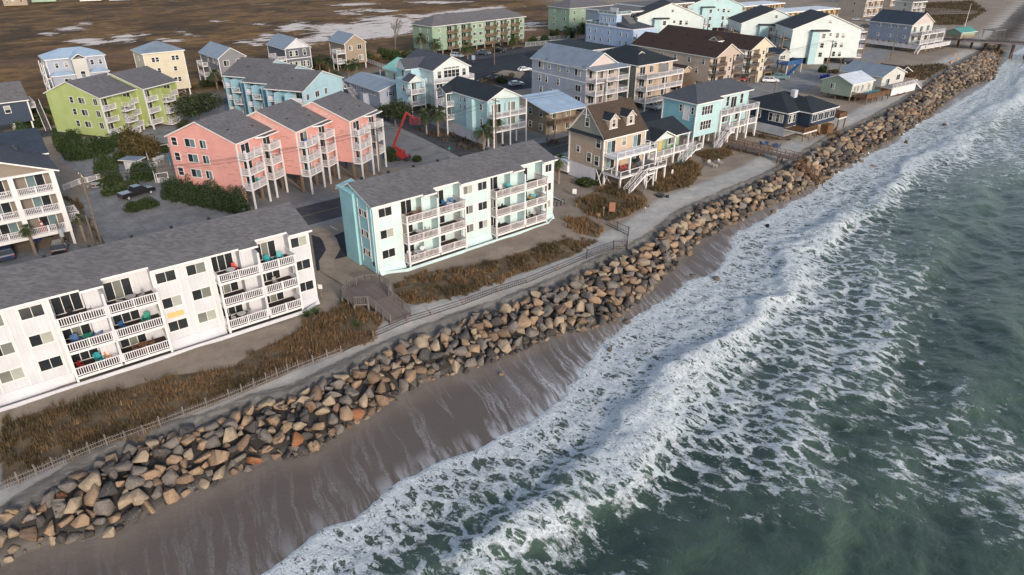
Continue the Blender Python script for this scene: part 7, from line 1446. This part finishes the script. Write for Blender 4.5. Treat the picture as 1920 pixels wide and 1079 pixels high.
# ------------------------------------------------------------------ yard things
def fence_line(name, label, pts, h, mat, style='fine', closed=False):
    P = [at(px, py, 0) for px, py in pts]; t = thing(name, label, 'fence', P[0])
    for a, c in zip(P, P[1:]):
        d = c - a; o = link('fence_panel', railmesh(d.length, style, h, mat), t, tuple(a - P[0]), math.atan2(d.y, d.x))
    return t
fence_line('picket_fence', 'white picket fence by the picnic table and taupe condo', [(120, 358), (150, 346), (165, 343), (200, 333)], 1.0, 'white_rail', 'bal'); fence_line('pool_fence', 'white rail fence around the pool terrace beside the coral building', [(293, 343), (276, 296), (278, 290), (318, 284)], 1.5, 'white_rail', 'slat'); fence_line('pool_fence', 'white lattice fence at the near side of the pool terrace', [(296, 344), (318, 341)], 1.8, 'white_rail', 'slat'); fence_line('fence', 'white fence beside the low grey cottage', [(690, 118), (722, 130)], 1.3, 'white_rail', 'slat'); fence_line('fence', 'pale fence around the far swimming pool', [(985, 88), (1060, 82), (1068, 74), (1000, 78)], 1.6, 'steelm', 'fine')
sheet('pool_terrace', pxpoly([(280, 297), (318, 288), (326, 335), (296, 343)]), .03, 'pathm', 'pool terrace'); sheet('pool_water', pxpoly([(990, 83), (1050, 78), (1058, 76), (1005, 78)]), .05, 'turquoise' if 0 else 'g_blue', 'far swimming pool')
q = at(248, 326, 0); c = B('pool_hut', 'small white hut with grey flat roof between dark bushes', 'hut', (q.x, q.y), 100); c.blk(-1.2, 1.2, 0, 1.8, 0, 2.5, 's_white'); c.done(); MB().box(-1.9, 1.9, -.5, 2.3, 2.5, 2.65, 1, 0).build('roof', ('mt_grey', 'white'), c.r); c.part('door', MB().box(-.45, .45, -.05, 0, 0, 2.0), 'white_rail')
q = at(180, 352, 0); t = thing('picnic_table', 'pale round picnic table behind the picket fence', 'table', q); MB().cyl((0, 0, .7), (0, 0, .78), .75, n=14).build('table_top', 'cushion', t); MB().cyl((0, 0, 0), (0, 0, .7), .12, n=8).build('pedestal', 'cushion', t)
for k in range(4): a_ = k * math.pi / 2 + .5; MB().bar((math.cos(a_) * 1.15 - math.sin(a_) * .5, math.sin(a_) * 1.15 + math.cos(a_) * .5, .42), (math.cos(a_) * 1.15 + math.sin(a_) * .5, math.sin(a_) * 1.15 - math.cos(a_) * .5, .42), .35, .08).build('bench', 'cushion', t)
for i, (px, py) in enumerate(((290, 306), (297, 303), (304, 301), (292, 314))):
    q = at(px, py, .03); t = thing('sun_lounger', f'{("first", "second", "third", "lowest")[i]} beige sun lounger on the pool terrace', 'sun lounger', q, .3, 'loungers on the pool terrace'); MB().box(-.35, .35, -.9, .5, .28, .36).build('seat', 'cushion', t); MB().bar((0, .5, .34), (0, 1.0, .75), .7, .06).build('backrest', 'cushion', t); b = MB(); [b.box(x - .03, x + .03, y - .03, y + .03, 0, .28) for x in (-.3, .3) for y in (-.8, .4)]; b.build('legs', 'white_rail', t)
q = at(320, 312, .03); t = thing('parasol', 'closed teal parasol on the pool terrace', 'parasol', q); MB().cyl((0, 0, 0), (0, 0, 2.4), .04, n=6).build('pole', 'white_rail', t); MB().cyl((0, 0, 1.1), (0, 0, 2.4), .28, .05, 10).build('canopy', 'turquoise', t)
def bin_(px, py, mat, lab):
    q = at(px, py, 0); t = thing('wheelie_bin', lab, 'bin', q, .4); b = MB(); b.prism([(-.28, .05), (.28, .05), (.34, 1.0), (-.34, 1.0)], 'y', -.32, .32); b.build('bin_body', mat, t); MB().box(-.37, .37, -.37, .38, 1.0, 1.08).build('lid', mat, t)
    for s_ in (-1, 1): MB().cyl((s_ * .3, .3, .12), (s_ * .36, .3, .12), .12, n=8).build('wheel', 'tyre', t)
bin_(1018, 249, 'blue_bin', 'left blue wheelie bin under the brown house porch'); bin_(1024, 247, 'blue_bin', 'right blue wheelie bin under the brown house porch'); bin_(1035, 245, 'lime', 'lime green wheelie bin right of the blue ones'); bin_(1540, 148, 'blue_bin', 'left blue bin on the lot under the big apartments'); bin_(1546, 147, 'blue_bin', 'middle blue bin on the lot under the big apartments'); bin_(1552, 145, 'blue_bin', 'right blue bin on the lot under the big apartments'); bin_(72, 452, 'blue_bin', 'blue bin under the taupe condo')
q = at(724, 228, 0); t = thing('feather_flag', 'yellow feather flag at the side street corner', 'flag', q); MB().cyl((0, 0, 0), (0, 0, 4.2), .04, n=6).build('pole', 'black', t); MB().prism([(.05, 1.0), (.5, 1.3), (.75, 2.6), (.45, 3.8), (.05, 4.1)], 'y', -.015, .015).build('flag', 'yellow', t)
def signpost(px, py, w_, h, z, mat, lab, n=1):
    q = at(px, py, 0); t = thing('sign', lab, 'sign', q, R(-10)); b = MB()
    for k in range(n): x = 0 if n == 1 else (-w_ / 2 + w_ * k); b.box(x - .05, x + .05, -.05, .05, 0, z)
    b.build('post', 'post', t); MB().box(-w_ / 2, w_ / 2, -.08, -.05, z - h, z).build('sign_board', mat, t)
signpost(604, 562, .55, .6, 2.1, 'white', 'white beach access sign at the end of the white condo'); signpost(1147, 402, .9, 1.6, 2.0, 'signtan', 'rust brown notice board in the beach grass', 2); signpost(1077, 368, .7, .9, 1.3, 'white', 'white sign by the asphalt lot next to the tan house'); signpost(1122, 418, .45, .5, 1.6, 'post', 'small timber sign at the beach access path'); signpost(1131, 408, .3, .3, 1.8, 'post', 'thin timber post sign beside the notice board'); signpost(888, 118, 1.2, 1.4, 2.4, 'mt_blue', 'blue sign at the parking lot entrance of the green condo'); signpost(463, 396, .6, .8, 1.5, 'white', 'white sign beside the juniper hedge'); signpost(1035, 404, .35, .4, 1.6, 'white', 'small white sign at the mint condo right corner'); signpost(1260, 330, .35, 1.0, 1.2, 'white', 'white marker post in the beach grass'); signpost(843, 297, .5, .4, 2.2, 'green_pl', 'green street sign behind the mint condo roof')
q = at(445, 400, 0); t = thing('traffic_cone', 'red traffic cone beside the juniper hedge', 'traffic cone', q); MB().cyl((0, 0, 0), (0, 0, .7), .2, .04, 10).build('cone', 'red', t); MB().box(-.25, .25, -.25, .25, 0, .04).build('base', 'black', t)
for i, (px, py) in enumerate(((1783, 118), (1795, 112), (1790, 105))):
    q = at(px, py, 0); t = thing('traffic_cone', f'{("lowest", "right", "top")[i]} orange traffic cone on the sand by the pier', 'traffic cone', q); MB().cyl((0, 0, 0), (0, 0, 1.0), .3, .08, 10).build('cone', 'orange', t)
q = at(1237, 370, 0); t = thing('fire_pit', 'black fire pit on the sand before the beach grass', 'fire pit', q); MB().cyl((0, 0, 0), (0, 0, .5), .55, .75, 12).build('bowl', 'black', t); MB().cyl((1.2, -.3, 0), (1.2, -.3, .45), .3, .3, 10).build('lid', 'black', t)
for i, (px, py, mat, lab) in enumerate(((1330, 310, 'cushion', 'left grey beach chair on the sand below the teal house'), (1350, 307, 'cushion', 'right grey beach chair on the sand below the teal house'), (1340, 314, 'cushion', 'grey chair nearest the camera on the sand below the teal house'), (1428, 272, 'adirondack_blue', 'leftmost blue chair on the sand beside the boardwalk'), (1437, 270, 'adirondack_blue', 'second blue chair on the sand beside the boardwalk'), (1452, 274, 'adirondack_blue', 'third blue chair on the sand beside the boardwalk'), (1460, 276, 'adirondack_blue', 'rightmost blue chair on the sand beside the boardwalk'))):
    q = at(px, py, 0); put('adk', mat, (q.x, q.y, ground_z(q.x, q.y)), i * .7, lab)
q = at(1209, 400, 0); t = thing('bird_decoy_post', 'short white topped stake on the sandy path', 'stake', q); MB().cyl((0, 0, 0), (0, 0, .8), .06, n=6).build('stake', 'post', t); MB().cyl((0, 0, .8), (0, 0, 1.0), .09, n=6).build('cap', 'white', t)
q = at(1040, 390, 0); t = thing('bike_rack', 'dark looped bike rack at the right end of the mint condo', 'bike rack', q, R(40)); 
for k in range(3):
    b = MB(); pv = None
    for i in range(9): a_ = math.pi * i / 8; p = Vector((k * .9 + math.cos(a_) * .35, 0, .6 + math.sin(a_) * .35)); 
    P = [Vector((k * .9 - .35, 0, 0))] + [Vector((k * .9 - math.cos(math.pi * i / 8) * .35, 0, .7 + math.sin(math.pi * i / 8) * .35)) for i in range(9)] + [Vector((k * .9 + .35, 0, 0))]
    for a, c_ in zip(P, P[1:]): b.bar(a, c_, .07)
    b.build('hoop', 'black', t)
# santa figure on the taupe condo balcony is a small red and white standing decoration
p_ = CLEFT.w(-3.3, .6); t = thing('holiday_figure', 'red and white holiday figure on the lowest balcony of the taupe condo', 'decoration', (p_[0], p_[1], 2.5), CLEFT.rz())
b = MB(); b.cyl((0, 0, 0), (0, 0, .75), .36, .30, 12); b.cyl((0, 0, .75), (0, 0, 1.15), .30, .2, 12); b.build('coat', 'red', t); b = MB(); b.cyl((0, 0, 1.15), (0, 0, 1.42), .19, .17, 12); b.cyl((0, -.1, .95), (0, -.14, 1.2), .05, .16, 10); b.build('beard_and_head', 'chair_white', t); b = MB(); b.cyl((0, 0, 1.42), (0, 0, 1.5), .2, .19, 12); b.cyl((0, 0, 1.5), (.1, 0, 1.78), .16, .03, 10); b.build('hat', 'red', t)
